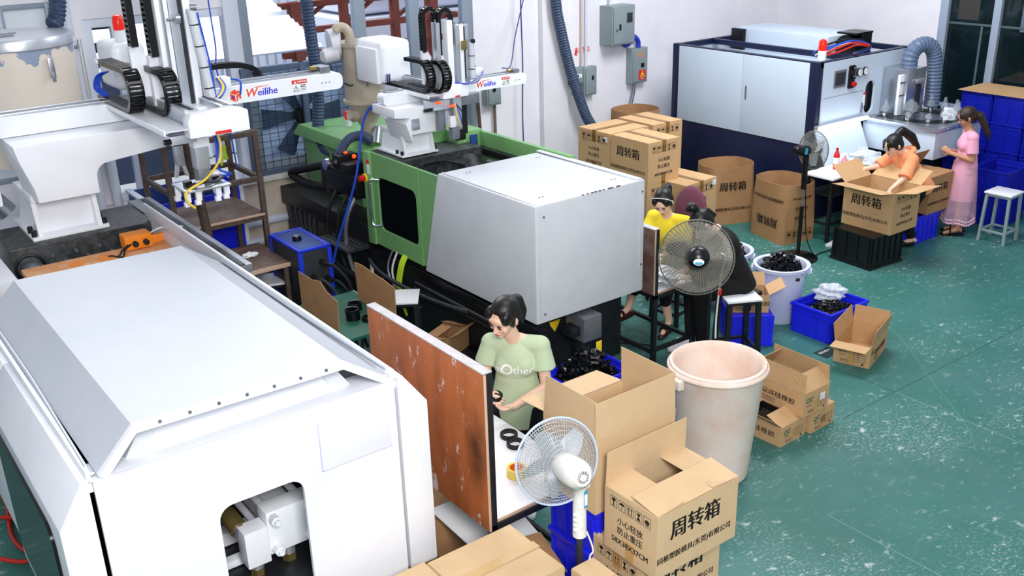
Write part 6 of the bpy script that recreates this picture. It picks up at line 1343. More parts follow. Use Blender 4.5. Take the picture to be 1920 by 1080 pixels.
bx('cart_front', 'blue_plastic', cart, 2.72, 3.74, 9.9, 9.92, .2, 1.12); bx('cart_back', 'blue_worn', cart, 2.72, 3.74, 10.35, 10.37, .2, 1.2); bx('cart_side', 'blue_plastic', cart, 3.72, 3.74, 9.92, 10.35, .2, 1.2); bx('cart_side', 'blue_worn', cart, 2.72, 2.74, 9.92, 10.35, .2, 1.2); bx('cart_floor', 'blue_plastic', cart, 2.72, 3.74, 9.9, 10.37, .18, .2)
bx('cart_trim', 'frame_white', cart, 2.70, 2.75, 9.88, 9.91, .2, 1.22); bx('cart_trim', 'frame_white', cart, 2.69, 2.75, 9.9, 10.37, 1.2, 1.225); bx('cart_trim', 'frame_white', cart, 3.73, 3.77, 9.88, 9.91, .2, 1.2)
for x in (2.8, 3.65):
    for y in (9.97, 10.3): MB().cyl((x-.02, y, .09), (x+.02, y, .09), .09, n=16).build('wheel', 'black_rubber', cart, True)
for k, z in enumerate((.32, .55)): tag(MB().cyl((2.6, WY-.06, z), (6.6, WY-.06, z-.02), .05, n=14).build('wall_pipe', 'frame_white'), f'{["lower", "upper"][k]} white water pipe along the foot of the window wall', 'pipe')
tag(MB().tube([(2.62, WY-.07, 1.9), (2.62, WY-.07, 1.25), (2.64, WY-.08, 1.02), (2.8, WY-.08, .93), (3.0, WY-.08, .93)], .05, 12, 6).build('bent_pipe', 'frame_white'), 'white pipe bending along the wall behind the larger robot column', 'pipe')
tc_ = thing('temperature_unit', 'blue and charcoal mould temperature unit with round knob on top', 'machine', (3.68, 8.35, 0))
bx('cabinet', 'charcoal', tc_, 3.49, 3.80, 7.99, 8.62, .05, .985, .006)
for x, y in ((3.48, 7.98), (3.77, 7.98), (3.48, 8.59), (3.77, 8.59)): bx('corner_trim', 'blue_steel', tc_, x, x+.04, y, y+.04, .04, .99, .004)
for x0, x1, y0, y1 in ((3.48, 3.81, 7.98, 8.02), (3.48, 3.81, 8.59, 8.63), (3.48, 3.52, 8.02, 8.59), (3.77, 3.81, 8.02, 8.59)): bx('top_trim', 'blue_steel', tc_, x0, x1, y0, y1, .975, 1.0, .004)
bx('top_plate', 'blue_worn', tc_, 3.52, 3.77, 8.02, 8.59, .98, .995, .002)
MB().cyl((3.62, 8.30, .995), (3.62, 8.30, 1.035), .045, .04, n=20).build('filler_cap', 'black_plastic', tc_, True); MB().cyl((3.62, 8.30, 1.035), (3.62, 8.30, 1.04), .03, n=16).build('cap_badge', 'bright_steel', tc_, True)
for c0 in (8.2, 8.42):
    for k in range(6): bx('vent_slot', 'black_paint', tc_, 3.486, 3.4895, c0, c0+.09, .60+.035*k, .61+.035*k, .0003)
for k, (z, x) in enumerate(((.85, 3.70), (.72, 3.60), (.68, 3.74), (.55, 3.64))):
    MB().cyl((x, 7.985, z), (x, 7.90, z), .026, n=12).build('coupling', 'black_rubber', tc_, True); MB().tube([(x, 7.9, z), (x+.05, 7.80, z-.02), (x+.14, 7.72, z-.2), (x+.16+.03*k, 7.66, .3), (x+.2, 7.6, .05)], .016, 8, 8).build('water_hose', 'charcoal' if k % 2 else 'black_rubber', tc_, True)
for k, (x, y) in enumerate(((3.53, 8.04), (3.76, 8.04), (3.53, 8.57), (3.76, 8.57))): MB().cyl((x, y, 0), (x, y, .05), .025).build('foot', 'black_rubber', tc_, True)

# ---------------------------------------------------------------- things on the white wall
def wall_box(label, x0, x1, z0, z1, d=.22, parts=()):
    r = thing('electric_box', label, 'electrical box', ((x0+x1)/2, WY, z0)); yb = WY-.001-(.0)
    bx('box_case', 'metal_grey', r, x0, x1, WY-d, yb, z0, z1, .006); bx('box_door', 'metal_grey', r, x0+.02, x1-.02, WY-d-.014, WY-d, z0+.02, z1-.02, .004)
    return r
mat('metal_grey', '#8f9c9f', .45, .2, spots='#7f8c90', amt=.4, scale=6)
e1 = wall_box('larger grey electric cabinet with a small dark window high on the wall', 9.36, 9.78, 1.98, 2.50, .26)
bx('meter_window', 'charcoal', e1, 9.62, 9.72, WY-.279, WY-.274, 2.27, 2.40, .001); bx('lock', 'dull_steel', e1, 9.42, 9.46, WY-.29, WY-.274, 2.17, 2.2); bx('lock', 'black_plastic', e1, 9.48, 9.51, WY-.285, WY-.274, 2.18, 2.26)
e2 = wall_box('narrow grey switch box with a red lightning warning sticker', 9.87, 10.18, 1.38, 1.87, .12)
bx('warning_sticker', 'decal_red', e2, 10.0, 10.13, WY-.137, WY-.1345, 1.42, 1.56, .0003); MB().prism([(10.02, 1.46), (10.11, 1.46), (10.065, 1.55)], WY-.139, WY-.1375).build('sticker_triangle', 'decal_yellow', e2, True); MB().prism([(10.04, 1.47), (10.09, 1.47), (10.065, 1.525)], WY-.1405, WY-.1395).build('sticker_inner', 'decal_red', e2, True); MB().prism([(10.06, 1.475), (10.078, 1.5), (10.066, 1.5), (10.07, 1.52), (10.055, 1.495), (10.066, 1.495)], WY-.142, WY-.141).build('lightning_mark', 'paper', e2, True)
lettering(e2, '有电危险', .018, (10.065, WY-.138, 1.437), (1, 0, 0), (0, 0, 1), 'paper'); bx('switch_lever', 'black_plastic', e2, 10.04, 10.09, WY-.15, WY-.134, 1.60, 1.66, .003)
MB().prism([(10.03+.07*math.cos(t_), 1.78+.05*math.sin(t_)) for t_ in [i*PI/6 for i in range(12)]], WY-.1362, WY-.1345).build('rust_stain', mat('rust_spot', '#b08a72', .7), e2, True)
e3 = wall_box('grey breaker box with white switch window beside the ribbed hose', 8.76, 9.0, 1.50, 1.73, .10); bx('breaker_window', 'paper', e3, 8.84, 8.94, WY-.117, WY-.1135, 1.59, 1.64, .001); bx('breaker', 'black_plastic', e3, 8.85, 8.89, WY-.119, WY-.117, 1.6, 1.63, .0005)
e4 = wall_box('grey switch box with handle slot right next to the breaker box', 8.97, 9.2, 1.33, 1.72, .13); e4['label'] = 'taller grey switch box adjoining the small breaker box on the pilaster'; bx('switch_lever', 'black_plastic', e4, 9.1, 9.13, WY-.155, WY-.144, 1.54, 1.6, .002)
e5 = wall_box('small grey box under the end of the small robot beam', 7.34, 7.56, 1.42, 1.66, .12); bx('switch_lever', 'black_plastic', e5, 7.42, 7.46, WY-.15, WY-.134, 1.6, 1.66, .002)
so = thing('wall_socket', 'white double wall socket beneath the breaker box', 'socket', (8.86, WY, 1.38)); bx('socket_plate', 'plastic_white', so, 8.79, 8.95, WY-.05, WY-.032, 1.37, 1.46, .003); 
for x in (8.82, 8.90): bx('socket_hole', 'charcoal', so, x, x+.02, WY-.052, WY-.0495, 1.4, 1.43, .0003)
for k, (x, r_) in enumerate(((8.98, .016), (9.06, .02))): tag(MB().cyl((x, WY-.06, 1.72), (x+.01, WY-.06, 4.5), r_).build('conduit', 'frame_white' if k else mat('conduit_tan', '#c9b7ad', .6)), ['thin tan conduit above the breaker box on the wall', 'white conduit above the switch box on the wall'][k], 'conduit')
tag(MB().cyl((9.5, WY-.06, 2.5), (9.5, WY-.06, 4.5), .02).build('conduit', 'frame_white'), 'white conduit rising from the larger grey electric cabinet', 'conduit')
tag(MB().tube([(9.68, WY-.13, 1.98), (9.74, WY-.13, 1.94), (9.85, WY-.12, 1.99), (9.95, WY-.08, 2.03), (10.03, WY-.07, 1.96), (10.04, WY-.07, 1.87)], .035, 12, 8).build('conduit_hose', mat('hose_blue', '#2a36b4', .4)), 'bright blue conduit hose linking the two grey boxes on the wall', 'hose')
tag(MB().tube([(9.97, WY-.07, 1.38), (9.95, WY-.07, 1.2), (9.85, WY-.07, .98), (9.6, WY-.07, .8), (9.4, WY-.07, .6)], .025, 10, 8).build('conduit_hose', 'dull_steel'), 'grey flexible conduit dropping from the narrow switch box', 'hose')
tag(MB().cyl((7.5, WY-.05, .2), (7.5, WY-.05, 1.42), .02).build('conduit', mat('conduit_brown', '#6a5c58', .6)), 'brown conduit below the small grey box by the window frame', 'conduit')
sg = lettering(struct(bpy.data.objects['trim_3']), '有 危险', .085, (9.02, WY-.031, 1.94), (1, 0, 0), (0, 0, 1), 'decal_red', bold=.001, name='wall_lettering')
MB().prism([(8.88, 1.9), (8.915, 1.87), (8.93, 1.93), (8.91, 1.985), (8.90, 1.94)], WY-.034, WY-.031).build('painted_flash', 'decal_red', bpy.data.objects['trim_3'], True)
df = thing('window_prop', 'dark wooden frame leaning by the low window behind the green guard', 'frame', (7.25, WY-.2, .0))
for a_ in (((7.22, WY-.12, .9), (7.18, WY-.12, 1.62)), ((6.75, WY-.12, 1.0), (7.22, WY-.12, .92))): MB().tube(a_, .03, 4).build('frame_bar', 'frame_rust', df, True)

# ---------------------------------------------------------------- people
def V3(p): return Vector(p)
def cap(mb, a, b, r0, r1, n=14, e0=True, e1=True):
    a, b = V3(a), V3(b); mb.cyl(a, b, r0, r1, n)
    if e0: mb.ell(a, r0, r0, r0, u=n, v=8)
    if e1: mb.ell(b, r1, r1, r1, u=n, v=8)
def remeshed(mb, name, m, parent, voxel, it=6, fac=.5):
    me = bpy.data.meshes.new('tmp'); mb.bm.normal_update(); bmesh.ops.recalc_face_normals(mb.bm, faces=mb.bm.faces[:]); mb.bm.to_mesh(me); mb.bm.free()
    o = bpy.data.objects.new('tmp', me); C.objects.link(o)
    r = o.modifiers.new('r', 'REMESH'); r.mode = 'VOXEL'; r.voxel_size = voxel
    s = o.modifiers.new('s', 'SMOOTH'); s.iterations = it; s.factor = fac
    dg = bpy.context.evaluated_depsgraph_get(); dg.update(); out = bpy.data.meshes.new_from_object(o.evaluated_get(dg))
    bpy.data.objects.remove(o); bpy.data.meshes.remove(me)
    inv = wmat(parent).inverted(); out.transform(inv); out.name = name
    out.materials.clear(); out.materials.append(MATS[m] if isinstance(m, str) else m)
    out.polygons.foreach_set('use_smooth', [True]*len(out.polygons))
    return link(name, out, parent)
def frame(x, z):
    z = V3(z).normalized(); x = V3(x); x = (x - z*x.dot(z)).normalized(); y = z.cross(x)
    return Matrix((x, y, z)).transposed()          # x = body right, y = forward, z = up
def head_parts(mb, H, F, s):
    P = lambda x, y, z: H + F @ Vector((x, y, z))*s
    e = lambda c, rx, ry, rz, k=14: mb.ell(P(*c), rx*s, ry*s, rz*s, F, u=k, v=10)
    e((0, -.014, .030), .073, .090, .082, 20); e((0, .018, -.022), .060, .066, .078, 18); e((0, .030, -.060), .044, .048, .046); e((0, .062, -.088), .020, .018, .016)
    for q in (-1, 1):
        e((q*.040, .055, -.030), .022, .020, .022); e((q*.075, -.012, -.012), .010, .019, .030)
    cap(mb, P(0, .080, .012), P(0, .097, -.024), .006*s, .009*s, 10); e((0, .098, -.027), .013, .010, .009)
    for q in (-1, 1): e((q*.011, .088, -.030), .007, .008, .006)
    e((0, .080, -.055), .021, .010, .0055); e((0, .078, -.065), .018, .010, .006)
    e((0, .070, .030), .05, .014, .028)
    return P
def face_bits(par, P, F, s, open_=False):
    def bit(name, m, c, rx, ry, rz):
        b = MB(); b.ell(P(*c), rx*s, ry*s, rz*s, F, u=12, v=8); b.build(name, m, par, True)
    for q in (-1, 1):
        bit('eyelash', 'eye_dark', (q*.030, .0815, .001), .0145, .0035, .0028); bit('eyebrow', 'hair', (q*.031, .0845, .021), .016, .004, .0028)
        if open_: bit('eye', 'paper', (q*.030, .078, .004), .012, .006, .005)
    bit('lips', 'lips', (0, .0862, -.0585), .019, .0055, .0055)
def hand(mb, w, d, pn, s=1, curl=.5, side=1, spread=.16):
    """w wrist, d pointing direction, pn palm normal (the way the palm faces), side +1 = thumb on d x pn side"""
    w, d, pn = V3(w), V3(d).normalized(), V3(pn); pn = (pn-d*pn.dot(d)).normalized(); t = d.cross(pn)*side
    Fm = Matrix((t, d, pn)).transposed()
    mb.ell(w+d*.048*s, .040*s, .050*s, .015*s, Fm, u=14, v=8); cap(mb, w-d*.01, w+d*.03*s, .021*s, .022*s, 10)
    for k, (o, L) in enumerate(((.030, .070), (.010, .078), (-.010, .073), (-.029, .058))):
        p = w+d*.082*s+t*o*s-pn*.002; a = 0; dd = (d+t*spread*(o/.03)*.6).normalized(); r = (.0088, .0092, .0088, .0078)[k]*s
        mb_p = w+d*.04*s+t*o*.8*s
        cap(mb, mb_p, p, r*1.05, r, 8)
        for i, f in enumerate((.45, .31, .24)):
            a += curl*(.8 if i == 0 else 1.0); q = p+(dd*math.cos(a)+pn*math.sin(a))*L*f*s; cap(mb, p, q, r, r*.93, 8); p = q; r *= .93
    p0 = w+d*.022*s+t*.026*s; p1 = p0+(d*.55+t*.75+pn*.35).normalized()*.036*s; p2 = p1+(d*.8+t*.25+pn*.5).normalized()*.030*s; p3 = p2+(d*.85-t*.05+pn*.5).normalized()*.024*s
    cap(mb, p0, p1, .0125*s, .011*s, 8); cap(mb, p1, p2, .0105*s, .0095*s, 8); cap(mb, p2, p3, .0095*s, .0085*s, 8)
def person(label, J, skin='skin', hair='hair', voxel=.006, hs=1.0, head=None, hands=None, feet=True, face=True, base=None, bulk=1.0):
    root = thing('person', label, 'person', base or (J['P'][0], J['P'][1], 0))
    mb = MB(); g = {k: V3(v) for k, v in J.items()}
    lat = (g['Sr']-g['Sl']).normalized(); up = (g['N']-g['Ch']).normalized(); up2 = (g['Ch']-g['P']).normalized()
    latp = (g['Hr']-g['Hl']).normalized()
    F1, F2 = frame(lat, up), frame(latp, up2); b = bulk
    mb.ell(g['Ch'], .135*b, .095*b, .15, F1, u=20, v=12); mb.ell((g['Ch']+g['P'])/2, .118*b, .085*b, .15, F2, u=20, v=12); mb.ell(g['P'], .150*b, .105*b, .12, F2, u=20, v=12)
    for q in (-1, 1): mb.ell(g['Ch']+F1 @ Vector((q*.062, .062, -.01)), .052, .040, .055, F1)
    cap(mb, g['Sl'], g['Sr'], .05, .05); cap(mb, g['N']-up*.05, g['H']-V3(head[1])*.02*0, .052, .045)
    for sd in 'lr':
        cap(mb, g['S'+sd], g['E'+sd], .047, .037); cap(mb, g['E'+sd], g['W'+sd], .036, .025); cap(mb, g['N']-up*.02, g['S'+sd], .045, .046)
        if 'K'+sd in g:
            cap(mb, g['H'+sd], g['K'+sd], .083, .052); cap(mb, g['K'+sd], g['K'+sd]*.6+g['A'+sd]*.4, .052, .052); cap(mb, g['K'+sd]*.6+g['A'+sd]*.4, g['A'+sd], .052, .034)
            if feet and 'T'+sd in g: cap(mb, g['A'+sd]*.85+g['T'+sd]*.15-V3((0, 0, .01)), g['T'+sd], .032, .022); cap(mb, g['A'+sd], g['A'+sd]-(g['T'+sd]-g['A'+sd])*.22-V3((0, 0, .035)), .03, .026)
    Fh = frame(lat if head is None else head[2], head[1]) if head else F1
    P = head_parts(mb, g['H'], Fh, hs)
    for hd in hands or (): hand(mb, *hd[0], **hd[1])
    body = remeshed(mb, 'body', skin, root, voxel, 5)
    if face: face_bits(body, P, Fh, hs)
    return root, g, F1, F2, P, Fh, body
def head_frame(face, up):
    f = V3(face).normalized(); u = V3(up); u = (u-f*u.dot(f)).normalized(); return f, u, f.cross(u)
def hair_cap(root, P, Fh, s, m, extra=(), voxel=.007, fringe=True):
    mb = MB(); e = lambda c, rx, ry, rz: mb.ell(P(*c), rx*s, ry*s, rz*s, Fh, u=22, v=14)
    e((0, -.026, .040), .081, .095, .083); e((0, -.045, -.01), .076, .070, .075)
    if fringe:
        for q in (-1, 1): e((q*.055, .028, .048), .030, .046, .045); e((q*.073, .008, .008), .010, .028, .045)
    for a, b_, r0, r1 in extra: cap(mb, P(*a), P(*b_), r0*s, r1*s)
    return remeshed(mb, 'hair', m, root, voxel, 4)
def shirt(root, g, F1, F2, m, sleeve=.55, hem=.0, voxel=.008, b=1.0, neck=True, loose=.014, hemlen=.12, sr=.060, flare=.014):
    mb = MB(); lo = loose; up = (g['N']-g['Ch']).normalized(); up2 = (g['Ch']-g['P']).normalized()
    mb.ell(g['Ch'], .135*b+lo, .095*b+lo, .15+lo, F1, u=22, v=14); mb.ell((g['Ch']+g['P'])/2, .125*b+lo, .095*b+lo, .17, F2, u=22, v=14)
    for q in (-1, 1): mb.ell(g['Ch']+F1 @ Vector((q*.060, .060, -.01)), .060+lo*.7, .042+lo*.7, .065+lo*.7, F1)
    # skirted hem: open elliptical tube closed flat below the waist
    c0 = (g['Ch']+g['P'])/2; c1 = g['P']-up2*hemlen; n = 24; rings = []
    for c_, rx, ry in ((c0, .125*b+lo, .095*b+lo), (g['P']+up2*.02, .150*b+lo, .110*b+lo), (c1, .158*b+lo, .118*b+lo)):
        rings.append([mb.bm.verts.new(c_+F2 @ Vector((rx*math.cos(2*PI*i/n), ry*math.sin(2*PI*i/n), 0))) for i in range(n)])
    for A_, B_ in zip(rings, rings[1:]):
        for i in range(n): mb.bm.faces.new((A_[i], A_[(i+1) % n], B_[(i+1) % n], B_[i]))
    mb.bm.faces.new(rings[0]); mb.bm.faces.new(rings[-1][::-1])
    cap(mb, g['Sl'], g['Sr'], .05+lo*.8, .05+lo*.8)
    for sd in 'lr':
        s_, e_ = g['S'+sd], g['E'+sd]; cap(mb, s_, s_+(e_-s_)*sleeve, sr, sr+flare, 16, True, False)
        if sleeve > 1: cap(mb, e_, e_+(g['W'+sd]-e_)*(sleeve-1), sr-.008, sr-.016, 16, True, False)
        cap(mb, g['N']-up*.045, s_, .045+lo*.6, .048+lo)
    return remeshed(mb, 'shirt', m, root, voxel, 5)
def trousers(root, g, F2, m, voxel=.009, lo=.012, to=.92):
    mb = MB(); mb.ell(g['P'], .150+lo, .108+lo, .13, F2, u=20, v=12)
    for sd in 'lr':
        h, k, a = g['H'+sd], g['K'+sd], g['A'+sd]; cap(mb, h, k, .085+lo, .055+lo); cap(mb, k, k+(a-k)*to, .055+lo, .042+lo, 14, True, False)
    return remeshed(mb, 'trousers', m, root, voxel, 4)

# woman in the pale green T-shirt
sc = lambda p: tuple(V3((0, 0, 3.98))+(V3(p)-V3((0, 0, 3.98)))*.985)
fwd = V3((-.74, -.67, 0)).normalized(); rgt = fwd.cross(V3((0, 0, 1)))
B0 = V3((3.475, 4.70, 0))
def bp(r, f, z): return tuple(B0 + rgt*r + fwd*f + V3((0, 0, z)))
ringc = V3((3.29, 4.68, .925))
J = dict(H=bp(.05, .10, 1.475), N=bp(0, .0, 1.31), Ch=bp(0, .0, 1.13), P=bp(0, -.03, .86), Sl=bp(-.165, -.01, 1.245), Sr=bp(.165, -.01, 1.245),
         El=bp(-.205, .02, .965), Er=bp(.215, .02, 1.0), Wl=bp(-.02, .20, .90), Wr=bp(.175, .15, .935), Hl=bp(-.085, -.03, .80), Hr=bp(.085, -.03, .80),
         Kl=bp(-.09, .0, .45), Kr=bp(.09, .0, .45), Al=bp(-.09, -.02, .08), Ar=bp(.09, -.02, .08), Tl=bp(-.1, .15, .03), Tr=bp(.1, .15, .03))
hf = head_frame((fwd*.78 + rgt*.42 + V3((0, 0, -.42))), (fwd*.42 + rgt*.08 + V3((0, 0, .85))))
dl = (ringc-V3(J['Wl'])).normalized(); dr_ = (ringc+V3((.0, .05, 0))-V3(J['Wr'])).normalized()
grn, g, F1, F2, P, Fh, body = person('woman in pale green printed T-shirt at the white work table holding a ring', J, 'skin', 'hair', .0046, 1.12, hf,
    hands=[((J['Wl'], rgt*.75+fwd*.55+V3((0, 0, .05)), V3((0, 0, 1))+rgt*.2), dict(s=.95, curl=.45, side=-1)), ((J['Wr'], fwd*.25-rgt*.75+V3((0, 0, -.15)), V3((0, 0, -.5))+fwd*-.6), dict(s=.92, curl=.5, side=1))], base=(B0.x, B0.y, 0))
hair_cap(grn, P, Fh, 1.12, 'hair', [((0, -.10, .05), (0, -.135, .01), .032, .038), ((0, -.135, .01), (0, -.15, -.09), .040, .034), ((0, -.15, -.09), (.005, -.14, -.19), .034, .012)])
sh = shirt(grn, g, F1, F2, 'shirt_green', .56, hemlen=.20, voxel=.0075, loose=.018, sr=.062, flare=.020)
trousers(grn, g, F2, 'cloth_black')
for sd in 'lr': t_ = V3(J['T'+sd]); a_ = V3(J['A'+sd]); mb = MB(); cap(mb, (t_.x, t_.y, .04), (a_.x, a_.y, .045), .04, .042); remeshed(mb, 'shoe', 'shoe_white', grn, .009, 3)
# lettering printed on the chest, laid on the cloth by shooting it at the shirt mesh
def chest_print(root, sh, strs, c, right, up, m, name='printed_lettering'):
    from mathutils.bvhtree import BVHTree
    me = sh.data; W_ = wmat(sh); bv = BVHTree.FromPolygons([W_ @ v.co for v in me.vertices], [list(p.vertices) for p in me.polygons])
    right, up = V3(right).normalized(), V3(up).normalized(); n_ = right.cross(up); mb = MB()
    for s_, size, dx, dz in strs:
        if s_ == 'O':
            vs, fs = [], []; 
            for i in range(24):
                a = 2*PI*i/24; vs += [Vector((.62*math.cos(a), .62*math.sin(a), 0)), Vector((.40*math.cos(a), .40*math.sin(a), 0))]
            for i in range(24): j = (i+1) % 24; fs.append([2*i, 2*j, 2*j+1, 2*i+1])
        else: vs, fs = text_mesh(s_)
        nv = []
        for v in vs:
            o = V3(c)+right*(v.x*size+dx)+up*(v.y*size+dz)+n_*.25; h = bv.ray_cast(o, -n_, .5)
            nv.append(mb.bm.verts.new((h[0] if h[0] else o-n_*.25)+n_*.003))
        for f in fs:
            try: mb.bm.faces.new([nv[i] for i in f])
            except ValueError: pass
    return mb.build(name, m, root, True, smooth=False)
chr_ = -rgt; cc = V3(J['Ch'])+V3((0, 0, -.015))
chest_print(grn, sh, [('m', .078, -.100, 0), ('O', .062, -.038, 0), ('ther', .078, .068, -.004), ('m', .078, -.098, .001), ('ther', .078, .0695, -.003)], cc, chr_, (0, 0, 1), 'paper')
hr = ring('black ring held in the hands of the woman in pale green', *ringc, tilt=.25, R=.044, h=.028)

# woman in the yellow T-shirt, seated
B0 = V3((6.50, 6.27, 0)); fwd = V3((-.95, -.25, 0)).normalized(); rgt = fwd.cross(V3((0, 0, 1)))
J = dict(H=bp(0, .14, 1.27), N=bp(0, .04, 1.13), Ch=bp(0, .02, .96), P=bp(0, -.08, .66), Sl=bp(-.17, .02, 1.07), Sr=bp(.17, .02, 1.07), El=bp(-.19, .10, .84), Er=bp(.2, .12, .85), Wl=bp(-.07, .30, .80), Wr=bp(.1, .32, .80),
         Hl=bp(-.09, -.06, .58), Hr=bp(.09, -.06, .58), Kl=bp(-.12, .32, .56), Kr=bp(.14, .34, .56), Al=bp(-.13, .20, .12), Ar=bp(.20, .40, .26), Tl=bp(-.14, .34, .04), Tr=bp(.22, .54, .20))
hf = head_frame(fwd*.8+rgt*.0-rgt*.15+V3((0, 0, -.62)), fwd*.6+V3((0, 0, .8)))
yel, g, F1, F2, P, Fh, body = person('seated woman in yellow T-shirt working at the second table beside the grey hood', J, 'skin', 'hair', .0075, 1.05, hf, hands=[((J['Wl'], fwd+rgt*.2, (0, 0, -1)), dict(curl=.4, side=1)), ((J['Wr'], fwd-rgt*.2, (0, 0, -1)), dict(curl=.4, side=-1))])
hair_cap(yel, P, Fh, 1.05, 'hair', [((0, -.10, .06), (0, -.145, .03), .035, .042), ((0, -.145, .03), (0, -.15, -.06), .042, .018)], .009)
hb = MB(); hb.tube([P(-.088, .0, .02), P(-.075, .03, .085), P(0, .045, .118), P(.075, .03, .085), P(.088, 0, .02)], .004, 6, 6).build('hair_band', 'plastic_white', yel, True)
sh = shirt(yel, g, F1, F2, 'shirt_yellow', .75, hemlen=.10, voxel=.01, loose=.024, sr=.068, flare=.02)
chest_print(yel, sh, [('HE END', .06, 0, 0)], V3(J['Ch'])+V3((0, 0, -.02)), -rgt, (0, 0, 1), mat('print_pale', '#f3e58a', .8))
trousers(yel, g, F2, 'cloth_black', .01, .012, .55)
for sd in 'lr':
    t_, a_ = V3(J['T'+sd]), V3(J['A'+sd]); d_ = (t_-a_); d_.z = 0; d_.normalize(); mb = MB(); cap(mb, a_-d_*.05-V3((0, 0, .085)), t_+d_*.02-V3((0, 0, .025)), .03, .034); remeshed(mb, 'sandal_sole', 'sandal', yel, .008, 2)
    mb = MB(); c_ = (t_*.7+a_*.3); mb.torus(c_-V3((0, 0, .012)), .036, .016, 18, 6, frame(d_.cross(V3((0, 0, 1))), d_).to_4x4()); mb.build('sandal_strap', 'sandal', yel, True)
stool('dark stool under the yellow shirted woman, mostly hidden by the fan', (6.58, 6.28, 0), math.radians(10), .52, 'black_steel', .30, lt=.035)

# woman in black, bent over, back of head to the camera
B0 = V3((6.47, 5.47, 0)); fwd = V3((-.80, .42, 0)).normalized(); rgt = fwd.cross(V3((0, 0, 1)))
J = dict(H=bp(.0, .30, 1.25), N=bp(0, .17, 1.21), Ch=bp(0, .07, 1.05), P=bp(0, -.06, .72), Sl=bp(-.165, .13, 1.13), Sr=bp(.165, .13, 1.13), El=bp(-.2, .22, .85), Er=bp(.2, .24, .86), Wl=bp(-.08, .42, .79), Wr=bp(.08, .42, .79),
         Hl=bp(-.085, -.04, .69), Hr=bp(.085, -.04, .69), Kl=bp(-.09, .32, .60), Kr=bp(.10, .34, .60), Al=bp(-.07, .27, .12), Ar=bp(.06, .33, .14), Tl=bp(-.08, .42, .05), Tr=bp(.06, .48, .08))
hf = head_frame(fwd*.55+V3((0, 0, -.85)), fwd*.85+V3((0, 0, .5)))
blk, g, F1, F2, P, Fh, body = person('woman in black with hair bun and white sneakers behind the big black fan', J, 'skin', 'hair', .0075, 1.05, hf, hands=[((J['Wl'], fwd, (0, 0, -1)), dict(curl=.4, side=1)), ((J['Wr'], fwd, (0, 0, -1)), dict(curl=.4, side=-1))], face=False)
hair_cap(blk, P, Fh, 1.05, 'hair', [((0, -.07, .135), (0, -.075, .155), .045, .046), ((0, -.05, .17), (.02, -.09, .165), .03, .03), ((0, -.115, .03), (0, -.115, -.05), .03, .02)], .009)
MB().box(-.03, .03, -.004, .004, -.006, .006, .002, T(*P(-.06, .03, .10)) @ Matrix.Rotation(.6, 4, 'Z')).build('hair_clip', 'bright_steel', blk, True)
shirt(blk, g, F1, F2, 'cloth_black', 1.6, hemlen=.10, voxel=.01, loose=.02, sr=.06, flare=.0)
trousers(blk, g, F2, 'cloth_black', .01, .014, .93)
for sd in 'lr':
    t_, a_ = V3(J['T'+sd]), V3(J['A'+sd]); d_ = (t_-a_); d_.z = 0; d_.normalize(); z0 = t_.z-.05
    mb = MB(); cap(mb, a_-d_*.05+V3((0, 0, z0+.045-a_.z)), t_+d_*.03+V3((0, 0, z0+.04-t_.z)), .040, .042); cap(mb, a_+V3((0, 0, z0+.06-a_.z)), a_+V3((0, 0, z0+.10-a_.z)), .04, .042); cap(mb, a_+d_*.03+V3((0, 0, z0+.075-a_.z)), t_*.8+a_*.2+V3((0, 0, .03)), .035, .03); s_ = remeshed(mb, 'sneaker', 'shoe_white', blk, .007, 3)
    mb = MB(); cap(mb, a_-d_*.055+V3((0, 0, z0+.02-a_.z)), t_+d_*.035+V3((0, 0, z0+.02-t_.z)), .043, .045); so_ = remeshed(mb, 'sneaker_sole', 'plastic_white', blk, .007, 2)

# woman in orange, leaning into the open carton
B0 = V3((10.22, 6.12, 0)); fwd = V3((-.80, .45, 0)).normalized(); rgt = fwd.cross(V3((0, 0, 1)))
J = dict(H=bp(-.02, .25, 1.20), N=bp(0, .10, 1.13), Ch=bp(0, .05, .98), P=bp(0, -.12, .74), Sl=bp(-.165, .08, 1.06), Sr=bp(.165, .10, 1.06), El=bp(-.25, .20, .88), Er=bp(.16, .30, .92), Wl=bp(-.27, .36, .76), Wr=bp(.14, .48, .90),
         Hl=bp(-.085, -.12, .70), Hr=bp(.085, -.12, .70), Kl=bp(-.1, .05, .40), Kr=bp(.1, .07, .40), Al=bp(-.1, -.08, .09), Ar=bp(.1, -.08, .09), Tl=bp(-.1, .08, .03), Tr=bp(.1, .08, .03))
hf = head_frame(fwd*.84-rgt*.16+V3((0, 0, -.40)), fwd*.4+V3((0, 0, .86)))
org, g, F1, F2, P, Fh, body = person('woman in orange hooded top with long dark ponytail leaning over the open printed carton', J, 'skin', 'hair', .0085, 1.08, hf, hands=[((J['Wl'], fwd*.5+V3((0, 0, -.8)), -fwd), dict(curl=.4, side=1)), ((J['Wr'], fwd+V3((0, 0, -.2)), (0, 0, -1)), dict(curl=.45, side=-1))])
hair_cap(org, P, Fh, 1.08, 'hair', [((0, -.10, .09), (0, -.15, .10), .04, .042), ((0, -.15, .10), (-.01, -.22, -.02), .042, .05), ((-.01, -.22, -.02), (-.03, -.24, -.16), .05, .026), ((.03, .075, .06), (.05, .09, .0), .014, .008), ((-.03, .075, .06), (-.05, .088, .0), .014, .008)], .009)
for q in (-1, 1): MB().torus(P(q*.030, .098, .002), .017, .002, 16, 5, Fh.to_4x4() @ rot('X', 90)).build('spectacle_rim', 'black_plastic', org, True)
shirt(org, g, F1, F2, 'shirt_orange', .98, hemlen=.10, voxel=.011, loose=.026, sr=.066, flare=.012)
